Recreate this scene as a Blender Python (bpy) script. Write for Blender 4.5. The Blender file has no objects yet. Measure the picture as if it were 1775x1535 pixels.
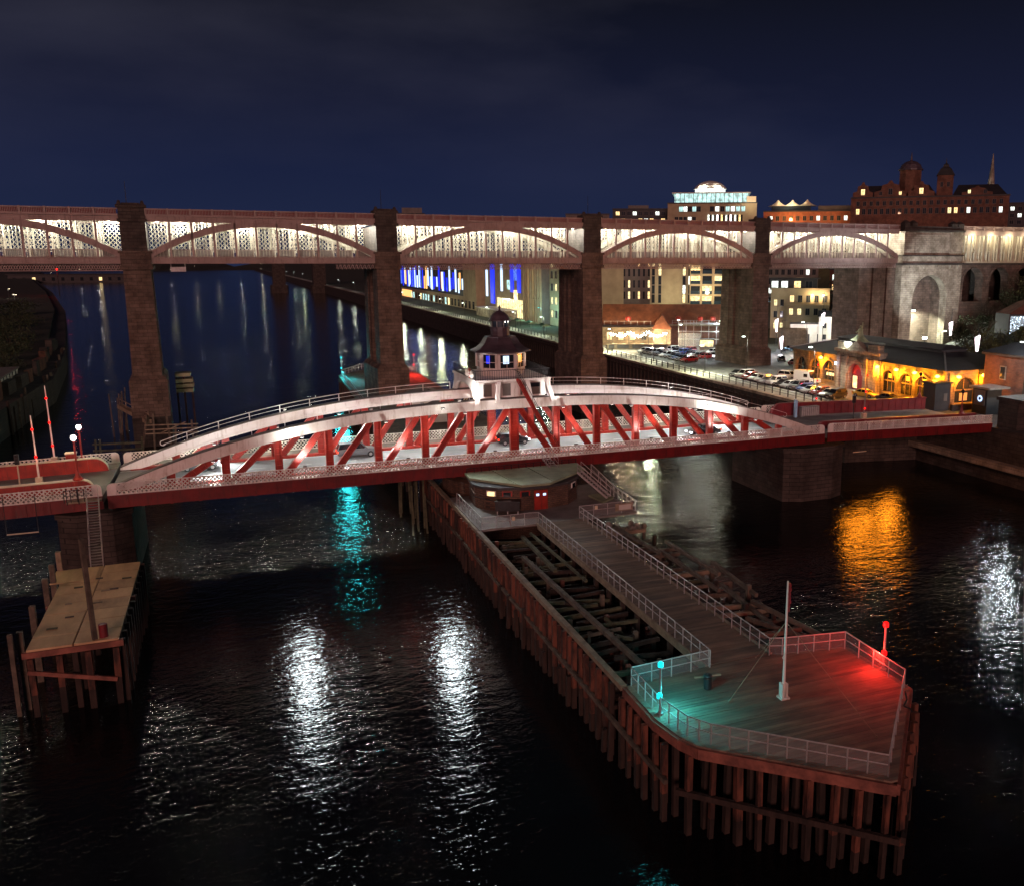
import bpy, math, random
from mathutils import Vector, Matrix

R = random.Random(11)
sc = bpy.context.scene
COL = sc.collection
rad = math.radians

# ------------------------------------------------------------------ camera
# X runs along the swing bridge (south bank to north bank), Y upstream, Z up; water at 0
cam_d = bpy.data.cameras.new('camera')
cam = bpy.data.objects.new('camera', cam_d)
COL.objects.link(cam)
cam.location = (-30.1, -106.4, 32.0)
cam.rotation_euler = (rad(90 - 11.4), 0, rad(-22.6))
cam_d.sensor_width = 36.0
cam_d.lens = 36.0 * 1560 / 1775
cam_d.shift_x = -(1055 - 887.5) / 1775
cam_d.clip_start = 0.5
cam_d.clip_end = 9000
sc.camera = cam

# ------------------------------------------------------------------ sky
wd = bpy.data.worlds.new('World')
sc.world = wd
wd.use_nodes = True
nt = wd.node_tree
nt.nodes.clear()
def wn(t, **k):
    n = nt.nodes.new(t)
    for a, b in k.items():
        setattr(n, a, b)
    return n
SUN_EL, SUN_AZ = 13.0, 200.0          # city glow behind the camera
tc = wn('ShaderNodeTexCoord')
sep = wn('ShaderNodeSeparateXYZ')
nt.links.new(tc.outputs['Generated'], sep.inputs[0])
ramp = wn('ShaderNodeValToRGB')
cr = ramp.color_ramp
cr.elements[0].position = 0.0
cr.elements[0].color = (0.0150, 0.0222, 0.057, 1)
cr.elements[1].position = 1.0
cr.elements[1].color = (0.0022, 0.0024, 0.005, 1)
for p, c in ((0.03, (0.0130, 0.0198, 0.055)), (0.09, (0.0105, 0.0155, 0.047)), (0.16, (0.0082, 0.0106, 0.030)), (0.26, (0.0052, 0.0060, 0.0125))):
    e = cr.elements.new(p)
    e.color = (*c, 1)
nt.links.new(sep.outputs['Z'], ramp.inputs[0])
mp = wn('ShaderNodeMapping')
mp.inputs['Scale'].default_value = (1.0, 1.0, 3.2)
nt.links.new(tc.outputs['Generated'], mp.inputs[0])
nz = wn('ShaderNodeTexNoise')
nz.inputs['Scale'].default_value = 2.1
nz.inputs['Detail'].default_value = 7
nz.inputs['Roughness'].default_value = 0.5
nt.links.new(mp.outputs[0], nz.inputs['Vector'])
cl = wn('ShaderNodeValToRGB')
cl.color_ramp.elements[0].position = 0.42
cl.color_ramp.elements[0].color = (0, 0, 0, 1)
cl.color_ramp.elements[1].position = 0.72
cl.color_ramp.elements[1].color = (0.0205, 0.0195, 0.027, 1)
nt.links.new(nz.outputs['Fac'], cl.inputs[0])
hf = wn('ShaderNodeMapRange')
hf.inputs['From Min'].default_value = 0.03
hf.inputs['From Max'].default_value = 0.22
nt.links.new(sep.outputs['Z'], hf.inputs['Value'])
cm = wn('ShaderNodeMix', data_type='RGBA')
cm.inputs[6].default_value = (0, 0, 0, 1)
nt.links.new(hf.outputs[0], cm.inputs[0])
nt.links.new(cl.outputs[0], cm.inputs[7])
addc = wn('ShaderNodeMix', data_type='RGBA', blend_type='ADD')
addc.inputs[0].default_value = 1.0
nt.links.new(ramp.outputs[0], addc.inputs[6])
nt.links.new(cm.outputs[2], addc.inputs[7])
bg = wn('ShaderNodeBackground')
bg.inputs['Strength'].default_value = 1.0
nt.links.new(addc.outputs[2], bg.inputs['Color'])
sky = wn('ShaderNodeTexSky', sky_type='NISHITA')
sky.sun_disc = False
sky.sun_elevation = rad(-5.0)
sky.sun_rotation = rad(SUN_AZ)
bg2 = wn('ShaderNodeBackground')
bg2.inputs['Strength'].default_value = 0.01
nt.links.new(sky.outputs[0], bg2.inputs['Color'])
ads = wn('ShaderNodeAddShader')
nt.links.new(bg.outputs[0], ads.inputs[0])
nt.links.new(bg2.outputs[0], ads.inputs[1])
out = wn('ShaderNodeOutputWorld')
nt.links.new(ads.outputs[0], out.inputs['Surface'])

# ------------------------------------------------------------------ the one sun lamp: the soft pink glow of the city at night, from behind the camera
sl = bpy.data.lights.new('city_glow', 'SUN')
sl.energy = 1.1
sl.angle = rad(14)
sl.color = (1.0, 0.50, 0.43)
so = bpy.data.objects.new('city_glow', sl)
COL.objects.link(so)
so.rotation_euler = Vector((0.36, 0.91, -0.22)).to_track_quat('-Z', 'Y').to_euler()

# ------------------------------------------------------------------ exposure and sampling
vs = sc.view_settings
vs.view_transform = 'Standard'
vs.look = 'None'
vs.exposure = 0.0
vs.gamma = 1.0
vs.use_curve_mapping = False
sc.render.engine = 'CYCLES'
cy = sc.cycles
cy.use_denoising = True
cy.max_bounces = 5
cy.diffuse_bounces = 2
cy.glossy_bounces = 3
cy.transmission_bounces = 2
cy.transparent_max_bounces = 12
cy.sample_clamp_indirect = 4.0
cy.sample_clamp_direct = 0.0
cy.caustics_reflective = False
cy.caustics_refractive = False
cy.use_light_tree = True

# ------------------------------------------------------------------ materials
M = {}
def _base(name):
    m = bpy.data.materials.new(name)
    m.use_nodes = True
    t = m.node_tree
    b = t.nodes['Principled BSDF']
    return m, t, b
def mat(name, c1, c2=None, scale=1.0, rough=0.6, metal=0.0, bump=0.0, bscale=None, stretch=(1, 1, 1), spec=0.5, detail=4.0, lo=0.35, hi=0.65, streak=None):
    """painted or raw surface: two tones mixed by noise, fine relief"""
    m, t, b = _base(name)
    b.inputs['Roughness'].default_value = rough
    b.inputs['Metallic'].default_value = metal
    b.inputs['Specular IOR Level'].default_value = spec
    if c2 is None:
        c2 = tuple(v * 0.72 for v in c1)
    tcn = t.nodes.new('ShaderNodeTexCoord')
    mpn = t.nodes.new('ShaderNodeMapping')
    mpn.inputs['Scale'].default_value = stretch
    t.links.new(tcn.outputs['Object'], mpn.inputs[0])
    n = t.nodes.new('ShaderNodeTexNoise')
    n.inputs['Scale'].default_value = scale
    n.inputs['Detail'].default_value = detail
    n.inputs['Roughness'].default_value = 0.6
    t.links.new(mpn.outputs[0], n.inputs['Vector'])
    r = t.nodes.new('ShaderNodeValToRGB')
    r.color_ramp.elements[0].position = lo
    r.color_ramp.elements[0].color = (*c2, 1)
    r.color_ramp.elements[1].position = hi
    r.color_ramp.elements[1].color = (*c1, 1)
    t.links.new(n.outputs['Fac'], r.inputs[0])
    if streak:                           # rust and dirt run down from seams
        m2 = t.nodes.new('ShaderNodeMapping')
        m2.inputs['Scale'].default_value = (1.0, 1.0, 0.16)
        t.links.new(tcn.outputs['Object'], m2.inputs[0])
        n3 = t.nodes.new('ShaderNodeTexNoise')
        n3.inputs['Scale'].default_value = 2.2
        n3.inputs['Detail'].default_value = 6
        n3.inputs['Roughness'].default_value = 0.7
        t.links.new(m2.outputs[0], n3.inputs['Vector'])
        r3 = t.nodes.new('ShaderNodeMapRange')
        r3.inputs['From Min'].default_value = 0.52
        r3.inputs['From Max'].default_value = 0.74
        r3.inputs['To Max'].default_value = 0.85
        t.links.new(n3.outputs['Fac'], r3.inputs['Value'])
        x3 = t.nodes.new('ShaderNodeMix')
        x3.data_type = 'RGBA'
        x3.inputs[7].default_value = (*streak, 1)
        t.links.new(r3.outputs[0], x3.inputs[0])
        t.links.new(r.outputs[0], x3.inputs[6])
        t.links.new(x3.outputs[2], b.inputs['Base Color'])
    else:
        t.links.new(r.outputs[0], b.inputs['Base Color'])
    if bump:
        n2 = t.nodes.new('ShaderNodeTexNoise')
        n2.inputs['Scale'].default_value = bscale or scale * 4
        n2.inputs['Detail'].default_value = 3
        t.links.new(mpn.outputs[0], n2.inputs['Vector'])
        bp = t.nodes.new('ShaderNodeBump')
        bp.inputs['Strength'].default_value = bump
        bp.inputs['Distance'].default_value = 0.1
        t.links.new(n2.outputs['Fac'], bp.inputs['Height'])
        t.links.new(bp.outputs[0], b.inputs['Normal'])
    M[name] = m
    return m
def brickmat(name, c1, c2, mortar, bw, bh, axis='xz', rough=0.85, bump=0.6, stain=None, msize=0.025):
    """coursed stone, brick or planks in object space, with worn patches"""
    m, t, b = _base(name)
    b.inputs['Roughness'].default_value = rough
    tcn = t.nodes.new('ShaderNodeTexCoord')
    sp = t.nodes.new('ShaderNodeSeparateXYZ')
    t.links.new(tcn.outputs['Object'], sp.inputs[0])
    cb = t.nodes.new('ShaderNodeCombineXYZ')
    if axis == 'xz':                    # walls: run along x+y, courses in z
        ad = t.nodes.new('ShaderNodeMath')
        ad.operation = 'ADD'
        t.links.new(sp.outputs['X'], ad.inputs[0])
        t.links.new(sp.outputs['Y'], ad.inputs[1])
        t.links.new(ad.outputs[0], cb.inputs['X'])
        t.links.new(sp.outputs['Z'], cb.inputs['Y'])
    elif axis == 'xy':
        t.links.new(sp.outputs['X'], cb.inputs['X'])
        t.links.new(sp.outputs['Y'], cb.inputs['Y'])
    else:
        t.links.new(sp.outputs['Y'], cb.inputs['X'])
        t.links.new(sp.outputs['X'], cb.inputs['Y'])
    k = t.nodes.new('ShaderNodeTexBrick')
    k.inputs['Scale'].default_value = 1.0
    k.inputs['Color1'].default_value = (*c1, 1)
    k.inputs['Color2'].default_value = (*c2, 1)
    k.inputs['Mortar'].default_value = (*mortar, 1)
    k.inputs['Mortar Size'].default_value = msize
    k.inputs['Brick Width'].default_value = bw
    k.inputs['Row Height'].default_value = bh
    t.links.new(cb.outputs[0], k.inputs['Vector'])
    n = t.nodes.new('ShaderNodeTexNoise')
    n.inputs['Scale'].default_value = 0.45
    n.inputs['Detail'].default_value = 7
    n.inputs['Roughness'].default_value = 0.65
    t.links.new(tcn.outputs['Object'], n.inputs['Vector'])
    r = t.nodes.new('ShaderNodeValToRGB')
    r.color_ramp.elements[0].position = 0.36
    r.color_ramp.elements[0].color = (*(stain or (0.45, 0.42, 0.4)), 1)
    r.color_ramp.elements[1].position = 0.62
    r.color_ramp.elements[1].color = (1, 1, 1, 1)
    t.links.new(n.outputs['Fac'], r.inputs[0])
    mx = t.nodes.new('ShaderNodeMix')
    mx.data_type = 'RGBA'
    mx.blend_type = 'MULTIPLY'
    mx.inputs[0].default_value = 1.0
    t.links.new(k.outputs['Color'], mx.inputs[6])
    t.links.new(r.outputs[0], mx.inputs[7])
    t.links.new(mx.outputs[2], b.inputs['Base Color'])
    bp = t.nodes.new('ShaderNodeBump')
    bp.inputs['Strength'].default_value = bump
    bp.inputs['Distance'].default_value = 0.12
    ml = t.nodes.new('ShaderNodeMath')
    ml.operation = 'SUBTRACT'
    t.links.new(n.outputs['Fac'], ml.inputs[0])
    t.links.new(k.outputs['Fac'], ml.inputs[1])
    t.links.new(ml.outputs[0], bp.inputs['Height'])
    t.links.new(bp.outputs[0], b.inputs['Normal'])
    M[name] = m
    return m
def emit(name, c, s):
    m, t, b = _base(name)
    b.inputs['Base Color'].default_value = (*[min(1, v) * 0.4 for v in c], 1)
    b.inputs['Emission Color'].default_value = (*c, 1)
    b.inputs['Emission Strength'].default_value = s
    M[name] = m
    return m
def glass(name, c=(0.02, 0.025, 0.03), rough=0.08):
    m, t, b = _base(name)
    b.inputs['Base Color'].default_value = (*c, 1)
    b.inputs['Roughness'].default_value = rough
    b.inputs['Specular IOR Level'].default_value = 0.7
    M[name] = m
    return m
def litglass(name, c, s, scale=1.2):
    """a lit room behind a pane: uneven emission"""
    m, t, b = _base(name)
    b.inputs['Base Color'].default_value = (0.05, 0.05, 0.05, 1)
    b.inputs['Roughness'].default_value = 0.15
    tcn = t.nodes.new('ShaderNodeTexCoord')
    n = t.nodes.new('ShaderNodeTexNoise')
    n.inputs['Scale'].default_value = scale
    n.inputs['Detail'].default_value = 3
    t.links.new(tcn.outputs['Object'], n.inputs['Vector'])
    r = t.nodes.new('ShaderNodeMapRange')
    r.inputs['From Min'].default_value = 0.3
    r.inputs['From Max'].default_value = 0.7
    r.inputs['To Min'].default_value = s * 0.25
    r.inputs['To Max'].default_value = s * 1.3
    t.links.new(n.outputs['Fac'], r.inputs['Value'])
    b.inputs['Emission Color'].default_value = (*c, 1)
    t.links.new(r.outputs[0], b.inputs['Emission Strength'])
    M[name] = m
    return m
def seethrough(name, c, cover, rough=0.5):
    """wire netting or thin safety mesh: part of the light passes"""
    m, t, b = _base(name)
    b.inputs['Base Color'].default_value = (*c, 1)
    b.inputs['Roughness'].default_value = rough
    b.inputs['Alpha'].default_value = cover
    M[name] = m
    return m

mat('red_paint', (0.44, 0.034, 0.019), (0.26, 0.02, 0.014), 0.7, 0.42, bump=0.15, bscale=6, streak=(0.10, 0.022, 0.014))
mat('fascia_red', (0.19, 0.012, 0.012), (0.12, 0.009, 0.01), 0.7, 0.45, bump=0.15, bscale=6, streak=(0.06, 0.016, 0.012))
mat('maroon_paint', (0.22, 0.020, 0.026), (0.14, 0.014, 0.02), 0.8, 0.5, bump=0.15, bscale=6)
mat('white_paint', (0.82, 0.78, 0.73), (0.66, 0.59, 0.53), 0.55, 0.45, bump=0.12, bscale=5, lo=0.25, hi=0.5, streak=(0.38, 0.28, 0.20))
mat('cream_paint', (0.76, 0.66, 0.48), (0.6, 0.5, 0.36), 0.6, 0.45)
mat('girder_paint', (0.34, 0.25, 0.225), (0.23, 0.16, 0.145), 0.25, 0.55, bump=0.2, bscale=3, lo=0.3, hi=0.6, streak=(0.12, 0.08, 0.065))
mat('girder_inner', (0.50, 0.455, 0.36), (0.36, 0.32, 0.25), 0.4, 0.5)
mat('asphalt', (0.12, 0.12, 0.115), (0.075, 0.075, 0.073), 0.8, 0.8, bump=0.25, bscale=12)
mat('bridge_road', (0.22, 0.22, 0.215), (0.15, 0.15, 0.15), 0.35, 0.75, bump=0.2, bscale=10)
mat('footway', (0.26, 0.24, 0.22), (0.17, 0.155, 0.14), 0.6, 0.8)
mat('paving', (0.30, 0.29, 0.25), (0.2, 0.19, 0.165), 0.5, 0.8, bump=0.2)
mat('line_paint', (0.7, 0.7, 0.66), (0.5, 0.5, 0.48), 1.5, 0.6)
mat('soil', (0.045, 0.05, 0.026), (0.022, 0.026, 0.016), 0.2, 0.95, bump=0.6, bscale=0.8)
mat('dark_metal', (0.03, 0.03, 0.034), (0.018, 0.018, 0.02), 2, 0.5, metal=0.3)
mat('grey_metal', (0.30, 0.29, 0.28), (0.2, 0.19, 0.185), 1.5, 0.5, metal=0.4)
mat('galvanised', (0.52, 0.49, 0.48), (0.38, 0.35, 0.34), 2.0, 0.45, metal=0.25)
mat('old_timber', (0.17, 0.135, 0.10), (0.075, 0.06, 0.046), 1.1, 0.9, bump=0.7, bscale=5, stretch=(1, 1, 1))
mat('pale_timber', (0.36, 0.29, 0.20), (0.20, 0.155, 0.105), 1.2, 0.85, bump=0.5, bscale=6)
mat('mossy_timber', (0.12, 0.12, 0.07), (0.05, 0.055, 0.034), 1.0, 0.95, bump=0.7, bscale=4)
mat('pile_timber', (0.19, 0.066, 0.04), (0.036, 0.018, 0.014), 1.6, 0.85, bump=0.8, bscale=5, stretch=(1, 1, 0.3), lo=0.38, hi=0.62)
mat('black_pile', (0.05, 0.031, 0.024), (0.018, 0.012, 0.01), 1.6, 0.9, bump=0.8, bscale=4, stretch=(1, 1, 0.3))
mat('beam_timber', (0.36, 0.13, 0.09), (0.16, 0.06, 0.045), 0.9, 0.8, bump=0.5, bscale=6)
mat('roof_green', (0.33, 0.37, 0.23), (0.2, 0.23, 0.14), 0.5, 0.8, bump=0.2)
mat('slate', (0.032, 0.032, 0.035), (0.018, 0.018, 0.02), 0.6, 0.65, bump=0.3, bscale=3)
mat('lead_roof', (0.085, 0.06, 0.075), (0.05, 0.036, 0.046), 0.9, 0.5, bump=0.2)
mat('terracotta', (0.26, 0.085, 0.04), (0.15, 0.05, 0.026), 0.7, 0.8, bump=0.4, bscale=4)
mat('foliage', (0.085, 0.10, 0.03), (0.04, 0.055, 0.018), 0.6, 0.8)
mat('foliage_dark', (0.04, 0.055, 0.022), (0.02, 0.028, 0.012), 0.6, 0.85)
mat('bark', (0.09, 0.07, 0.05), (0.045, 0.035, 0.026), 3, 0.9, bump=0.5)
mat('render_white', (0.66, 0.64, 0.58), (0.5, 0.48, 0.43), 0.4, 0.8)
mat('render_cream', (0.55, 0.44, 0.27), (0.43, 0.34, 0.2), 0.3, 0.8)
mat('beige_panel', (0.40, 0.33, 0.21), (0.3, 0.245, 0.155), 0.3, 0.8)
mat('grey_panel', (0.17, 0.15, 0.135), (0.12, 0.105, 0.095), 0.3, 0.8)
mat('dark_panel', (0.05, 0.047, 0.05), (0.03, 0.03, 0.033), 0.4, 0.7)
mat('rubber', (0.015, 0.015, 0.016), (0.01, 0.01, 0.011), 4, 0.85)
mat('rubble', (0.3, 0.27, 0.23), (0.1, 0.09, 0.08), 1.3, 0.95, bump=1.0, bscale=2)
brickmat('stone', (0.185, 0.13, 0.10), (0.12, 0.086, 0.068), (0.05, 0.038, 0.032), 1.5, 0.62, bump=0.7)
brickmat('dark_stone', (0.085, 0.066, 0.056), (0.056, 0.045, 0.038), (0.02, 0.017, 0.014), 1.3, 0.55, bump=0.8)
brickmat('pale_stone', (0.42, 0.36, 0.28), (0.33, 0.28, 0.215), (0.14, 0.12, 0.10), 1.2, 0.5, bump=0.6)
brickmat('market_stone', (0.22, 0.17, 0.11), (0.17, 0.13, 0.085), (0.08, 0.06, 0.04), 1.0, 0.42, bump=0.5, msize=0.02)
brickmat('red_brick', (0.21, 0.075, 0.045), (0.15, 0.055, 0.035), (0.12, 0.085, 0.065), 0.6, 0.2, bump=0.4)
brickmat('hut_brick', (0.20, 0.115, 0.075), (0.13, 0.075, 0.055), (0.07, 0.05, 0.04), 0.55, 0.22, bump=0.6, msize=0.03)
brickmat('quay_wall', (0.06, 0.05, 0.042), (0.04, 0.034, 0.03), (0.015, 0.013, 0.012), 1.6, 0.6, bump=0.9)
brickmat('deck_boards', (0.155, 0.118, 0.088), (0.105, 0.08, 0.062), (0.04, 0.032, 0.026), 4.6, 0.22, axis='xy', bump=0.5, msize=0.018, stain=(0.55, 0.53, 0.5))
mat('ply_boards', (0.70, 0.47, 0.25), (0.44, 0.28, 0.15), 0.55, 0.75, bump=0.25, bscale=4, detail=7, lo=0.3, hi=0.62, stretch=(1, 0.35, 1))
mat('deck_a', (0.25, 0.165, 0.115), (0.135, 0.092, 0.066), 1.3, 0.8, bump=0.4, bscale=6, stretch=(0.3, 1, 1))
mat('deck_b', (0.175, 0.12, 0.086), (0.095, 0.066, 0.05), 1.3, 0.75, bump=0.4, bscale=6, stretch=(0.3, 1, 1))
mat('deck_c', (0.30, 0.21, 0.15), (0.16, 0.115, 0.083), 1.3, 0.85, bump=0.4, bscale=6, stretch=(0.3, 1, 1))
mat('ply_worn', (0.56, 0.37, 0.20), (0.26, 0.17, 0.10), 0.8, 0.8, bump=0.3, bscale=4, detail=7, lo=0.3, hi=0.6, stretch=(1, 0.35, 1))
glass('dark_glass')
glass('car_glass', (0.012, 0.013, 0.016), 0.05)
glass('blue_glass', (0.03, 0.05, 0.07), 0.1)
litglass('win_warm', (1.0, 0.70, 0.30), 2.2)
litglass('win_yellow', (1.0, 0.82, 0.40), 2.0)
litglass('win_white', (0.92, 1.0, 0.92), 2.2)
litglass('win_teal', (0.62, 1.0, 0.95), 1.3, 0.6)
litglass('win_blue', (0.10, 0.22, 1.0), 1.1)
mat('pale_blue', (0.35, 0.55, 0.75), (0.28, 0.46, 0.64), 1.0, 0.5)
emit('lamp_white', (1.0, 0.95, 0.86), 9)
emit('lamp_cool', (0.86, 1.0, 0.9), 8)
emit('lamp_warm', (1.0, 0.80, 0.5), 9)
emit('lamp_orange', (1.0, 0.55, 0.08), 9)
emit('lamp_red', (1.0, 0.004, 0.004), 2.6)
emit('lamp_teal', (0.005, 0.70, 0.80), 2.0)
emit('strip_blue', (0.012, 0.035, 1.0), 1.0)
emit('strip_ice', (0.55, 0.72, 1.0), 1.7)
emit('strip_amber', (1.0, 0.5, 0.16), 1.6)
emit('festive', (1.0, 0.86, 0.93), 3.2)
emit('head_light', (0.85, 0.93, 1.0), 9)
emit('tail_light', (1.0, 0.06, 0.02), 2.2)
seethrough('wire_mesh', (0.42, 0.38, 0.37), 0.13)
seethrough('safety_net', (0.3, 0.3, 0.28), 0.35)
for nm, c in (('silver', (0.42, 0.43, 0.45)), ('white', (0.72, 0.72, 0.70)), ('black', (0.012, 0.012, 0.014)), ('grey', (0.12, 0.125, 0.135)), ('red', (0.32, 0.02, 0.02)), ('blue', (0.03, 0.06, 0.2)), ('yellow', (0.62, 0.42, 0.05)), ('green', (0.02, 0.07, 0.04))):
    m = mat('car_' + nm, c, tuple(v * 0.9 for v in c), 0.5, 0.28, metal=0.0)
    m.node_tree.nodes['Principled BSDF'].inputs['Coat Weight'].default_value = 0.5

# river: dark water with wind ripples
m, t, b = _base('river_water')
M['river_water'] = m
b.inputs['Base Color'].default_value = (0.006, 0.007, 0.008, 1)
b.inputs['Roughness'].default_value = 0.085
b.inputs['IOR'].default_value = 1.26
tcn = t.nodes.new('ShaderNodeTexCoord')
cn = t.nodes.new('ShaderNodeTexNoise')     # calmer and rougher patches drifting on the current
cn.inputs['Scale'].default_value = 0.045
cn.inputs['Detail'].default_value = 3
cn.inputs['Distortion'].default_value = 1.2
t.links.new(tcn.outputs['Object'], cn.inputs['Vector'])
calm = t.nodes.new('ShaderNodeMapRange')
calm.inputs['From Min'].default_value = 0.36
calm.inputs['From Max'].default_value = 0.62
calm.inputs['To Min'].default_value = 0.55
calm.inputs['To Max'].default_value = 1.0
t.links.new(cn.outputs['Fac'], calm.inputs['Value'])
prev = None
for s, st, d in ((0.2, (1.0, 1.8, 1), 0.10), (0.9, (1.0, 1.8, 1), 0.070), (3.3, (1.0, 1.7, 1), 0.024)):
    mpn = t.nodes.new('ShaderNodeMapping')
    mpn.inputs['Rotation'].default_value = (0, 0, rad(-24))
    mpn.inputs['Scale'].default_value = st
    t.links.new(tcn.outputs['Object'], mpn.inputs[0])
    n = t.nodes.new('ShaderNodeTexNoise')
    n.inputs['Scale'].default_value = s
    n.inputs['Detail'].default_value = 2.0
    n.inputs['Distortion'].default_value = 0.6
    t.links.new(mpn.outputs[0], n.inputs['Vector'])
    bp = t.nodes.new('ShaderNodeBump')
    bp.inputs['Strength'].default_value = 1.0
    bp.inputs['Distance'].default_value = d
    t.links.new(calm.outputs[0], bp.inputs['Strength'])
    t.links.new(n.outputs['Fac'], bp.inputs['Height'])
    if prev:
        t.links.new(prev.outputs[0], bp.inputs['Normal'])
    prev = bp
t.links.new(prev.outputs[0], b.inputs['Normal'])

# wall of sparkling lights
m, t, b = _base('sparkle')
M['sparkle'] = m
b.inputs['Base Color'].default_value = (0.1, 0.12, 0.15, 1)
tcn = t.nodes.new('ShaderNodeTexCoord')
v = t.nodes.new('ShaderNodeTexVoronoi')
v.inputs['Scale'].default_value = 2.6
t.links.new(tcn.outputs['Object'], v.inputs['Vector'])
r = t.nodes.new('ShaderNodeMapRange')
r.inputs['From Min'].default_value = 0.12
r.inputs['From Max'].default_value = 0.5
r.inputs['To Min'].default_value = 3.4
r.inputs['To Max'].default_value = 0.35
t.links.new(v.outputs['Distance'], r.inputs['Value'])
b.inputs['Emission Color'].default_value = (0.72, 0.88, 1.0, 1)
t.links.new(r.outputs[0], b.inputs['Emission Strength'])

# ------------------------------------------------------------------ mesh builder
class MB:
    def __init__(s):
        s.v, s.f, s.m, s.k = [], [], [], 0
    def add(s, vs_, fs):
        n = len(s.v)
        s.v += [tuple(p) for p in vs_]
        s.f += [tuple(i + n for i in f) for f in fs]
        s.m += [s.k] * len(fs)
        return s
    def use(s, k):
        s.k = k
        return s
    def box(s, x0, x1, y0, y1, z0, z1):
        return s.add([(x0, y0, z0), (x1, y0, z0), (x1, y1, z0), (x0, y1, z0), (x0, y0, z1), (x1, y0, z1), (x1, y1, z1), (x0, y1, z1)],
                     [(0, 3, 2, 1), (4, 5, 6, 7), (0, 1, 5, 4), (1, 2, 6, 5), (2, 3, 7, 6), (3, 0, 4, 7)])
    def hexa(s, p):
        """8 points: bottom ring 0-3, top ring 4-7"""
        return s.add(p, [(0, 3, 2, 1), (4, 5, 6, 7), (0, 1, 5, 4), (1, 2, 6, 5), (2, 3, 7, 6), (3, 0, 4, 7)])
    def bar(s, p, q, w, h=None, up=(0, 0, 1), w2=None):
        h = w if h is None else h
        p, q, up = Vector(p), Vector(q), Vector(up)
        d = (q - p).normalized()
        a = d.cross(up)
        if a.length < 1e-4:
            a = d.cross(Vector((0, 1, 0)))
        a.normalize()
        c = a.cross(d).normalized()
        w2 = w if w2 is None else w2
        pts = []
        for o, ww, hh in ((p, w, h), (q, w2, h * w2 / w)):
            pts += [o - a * ww / 2 - c * hh / 2, o + a * ww / 2 - c * hh / 2, o + a * ww / 2 + c * hh / 2, o - a * ww / 2 + c * hh / 2]
        return s.hexa(pts)
    def tube(s, p, q, r, n=8, r2=None):
        p, q = Vector(p), Vector(q)
        r2 = r if r2 is None else r2
        d = (q - p).normalized()
        a = d.cross(Vector((0, 0, 1)))
        if a.length < 1e-4:
            a = Vector((1, 0, 0))
        a.normalize()
        c = d.cross(a)
        vs_ = []
        for o, rr in ((p, r), (q, r2)):
            for i in range(n):
                t_ = 2 * math.pi * i / n
                vs_.append(o + a * math.cos(t_) * rr + c * math.sin(t_) * rr)
        fs = [(i, (i + 1) % n, n + (i + 1) % n, n + i) for i in range(n)]
        fs += [tuple(range(n - 1, -1, -1)), tuple(range(n, 2 * n))]
        return s.add(vs_, fs)
    def path(s, pts, r, n=6):
        for a, b_ in zip(pts[:-1], pts[1:]):
            s.tube(a, b_, r, n)
        return s
    def prism(s, poly, z0, z1):
        n = len(poly)
        vs_ = [(x, y, z0) for x, y in poly] + [(x, y, z1) for x, y in poly]
        fs = [(i, (i + 1) % n, n + (i + 1) % n, n + i) for i in range(n)]
        fs += [tuple(range(n - 1, -1, -1)), tuple(range(n, 2 * n))]
        return s.add(vs_, fs)
    def lathe(s, prof, n=12, cx=0, cy=0, ph=0.0, sx=1.0, sy=1.0):
        vs_ = []
        for r_, z in prof:
            for i in range(n):
                t_ = ph + 2 * math.pi * i / n
                vs_.append((cx + sx * r_ * math.cos(t_), cy + sy * r_ * math.sin(t_), z))
        fs = []
        for j in range(len(prof) - 1):
            for i in range(n):
                k = (i + 1) % n
                fs.append((j * n + i, j * n + k, (j + 1) * n + k, (j + 1) * n + i))
        fs.append(tuple(range(n - 1, -1, -1)))
        o = (len(prof) - 1) * n
        fs.append(tuple(range(o, o + n)))
        return s.add(vs_, fs)
    def ball(s, c, r_, n=10, k=6, sz=1.0):
        prof = []
        for j in range(k + 1):
            t_ = math.pi * j / k - math.pi / 2
            prof.append((max(0.001, r_ * math.cos(t_)), c[2] + sz * r_ * math.sin(t_)))
        return s.lathe(prof, n, c[0], c[1])
    def archwall(s, x0, x1, y0, y1, z0, z1, ops, seg=12):
        """wall in the xz plane from y0 (front) to y1; ops = (cx, half width, sill z, spring z) round-headed openings"""
        x = x0
        for cx, r_, sz, pz in sorted(ops):
            if cx - r_ > x + 1e-4:
                s.box(x, cx - r_, y0, y1, z0, z1)
            if sz > z0 + 1e-3:
                s.box(cx - r_, cx + r_, y0, y1, z0, sz)
            for i in range(seg):
                a, b_ = math.pi - math.pi * i / seg, math.pi - math.pi * (i + 1) / seg
                xa, za = cx + r_ * math.cos(a), pz + r_ * math.sin(a)
                xb, zb = cx + r_ * math.cos(b_), pz + r_ * math.sin(b_)
                s.hexa([(xa, y0, za), (xb, y0, zb), (xb, y1, zb), (xa, y1, za), (xa, y0, z1), (xb, y0, z1), (xb, y1, z1), (xa, y1, z1)])
            x = cx + r_
        if x1 > x + 1e-4:
            s.box(x, x1, y0, y1, z0, z1)
        return s
    def archring(s, cx, r0, r1, y0, y1, pz, seg=12):
        for i in range(seg):
            a, b_ = math.pi - math.pi * i / seg, math.pi - math.pi * (i + 1) / seg
            P = [(cx + q * math.cos(w), pz + q * math.sin(w)) for w in (a, b_) for q in (r0, r1)]
            s.hexa([(P[0][0], y0, P[0][1]), (P[2][0], y0, P[2][1]), (P[2][0], y1, P[2][1]), (P[0][0], y1, P[0][1]),
                    (P[1][0], y0, P[1][1]), (P[3][0], y0, P[3][1]), (P[3][0], y1, P[3][1]), (P[1][0], y1, P[1][1])])
        return s
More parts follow.
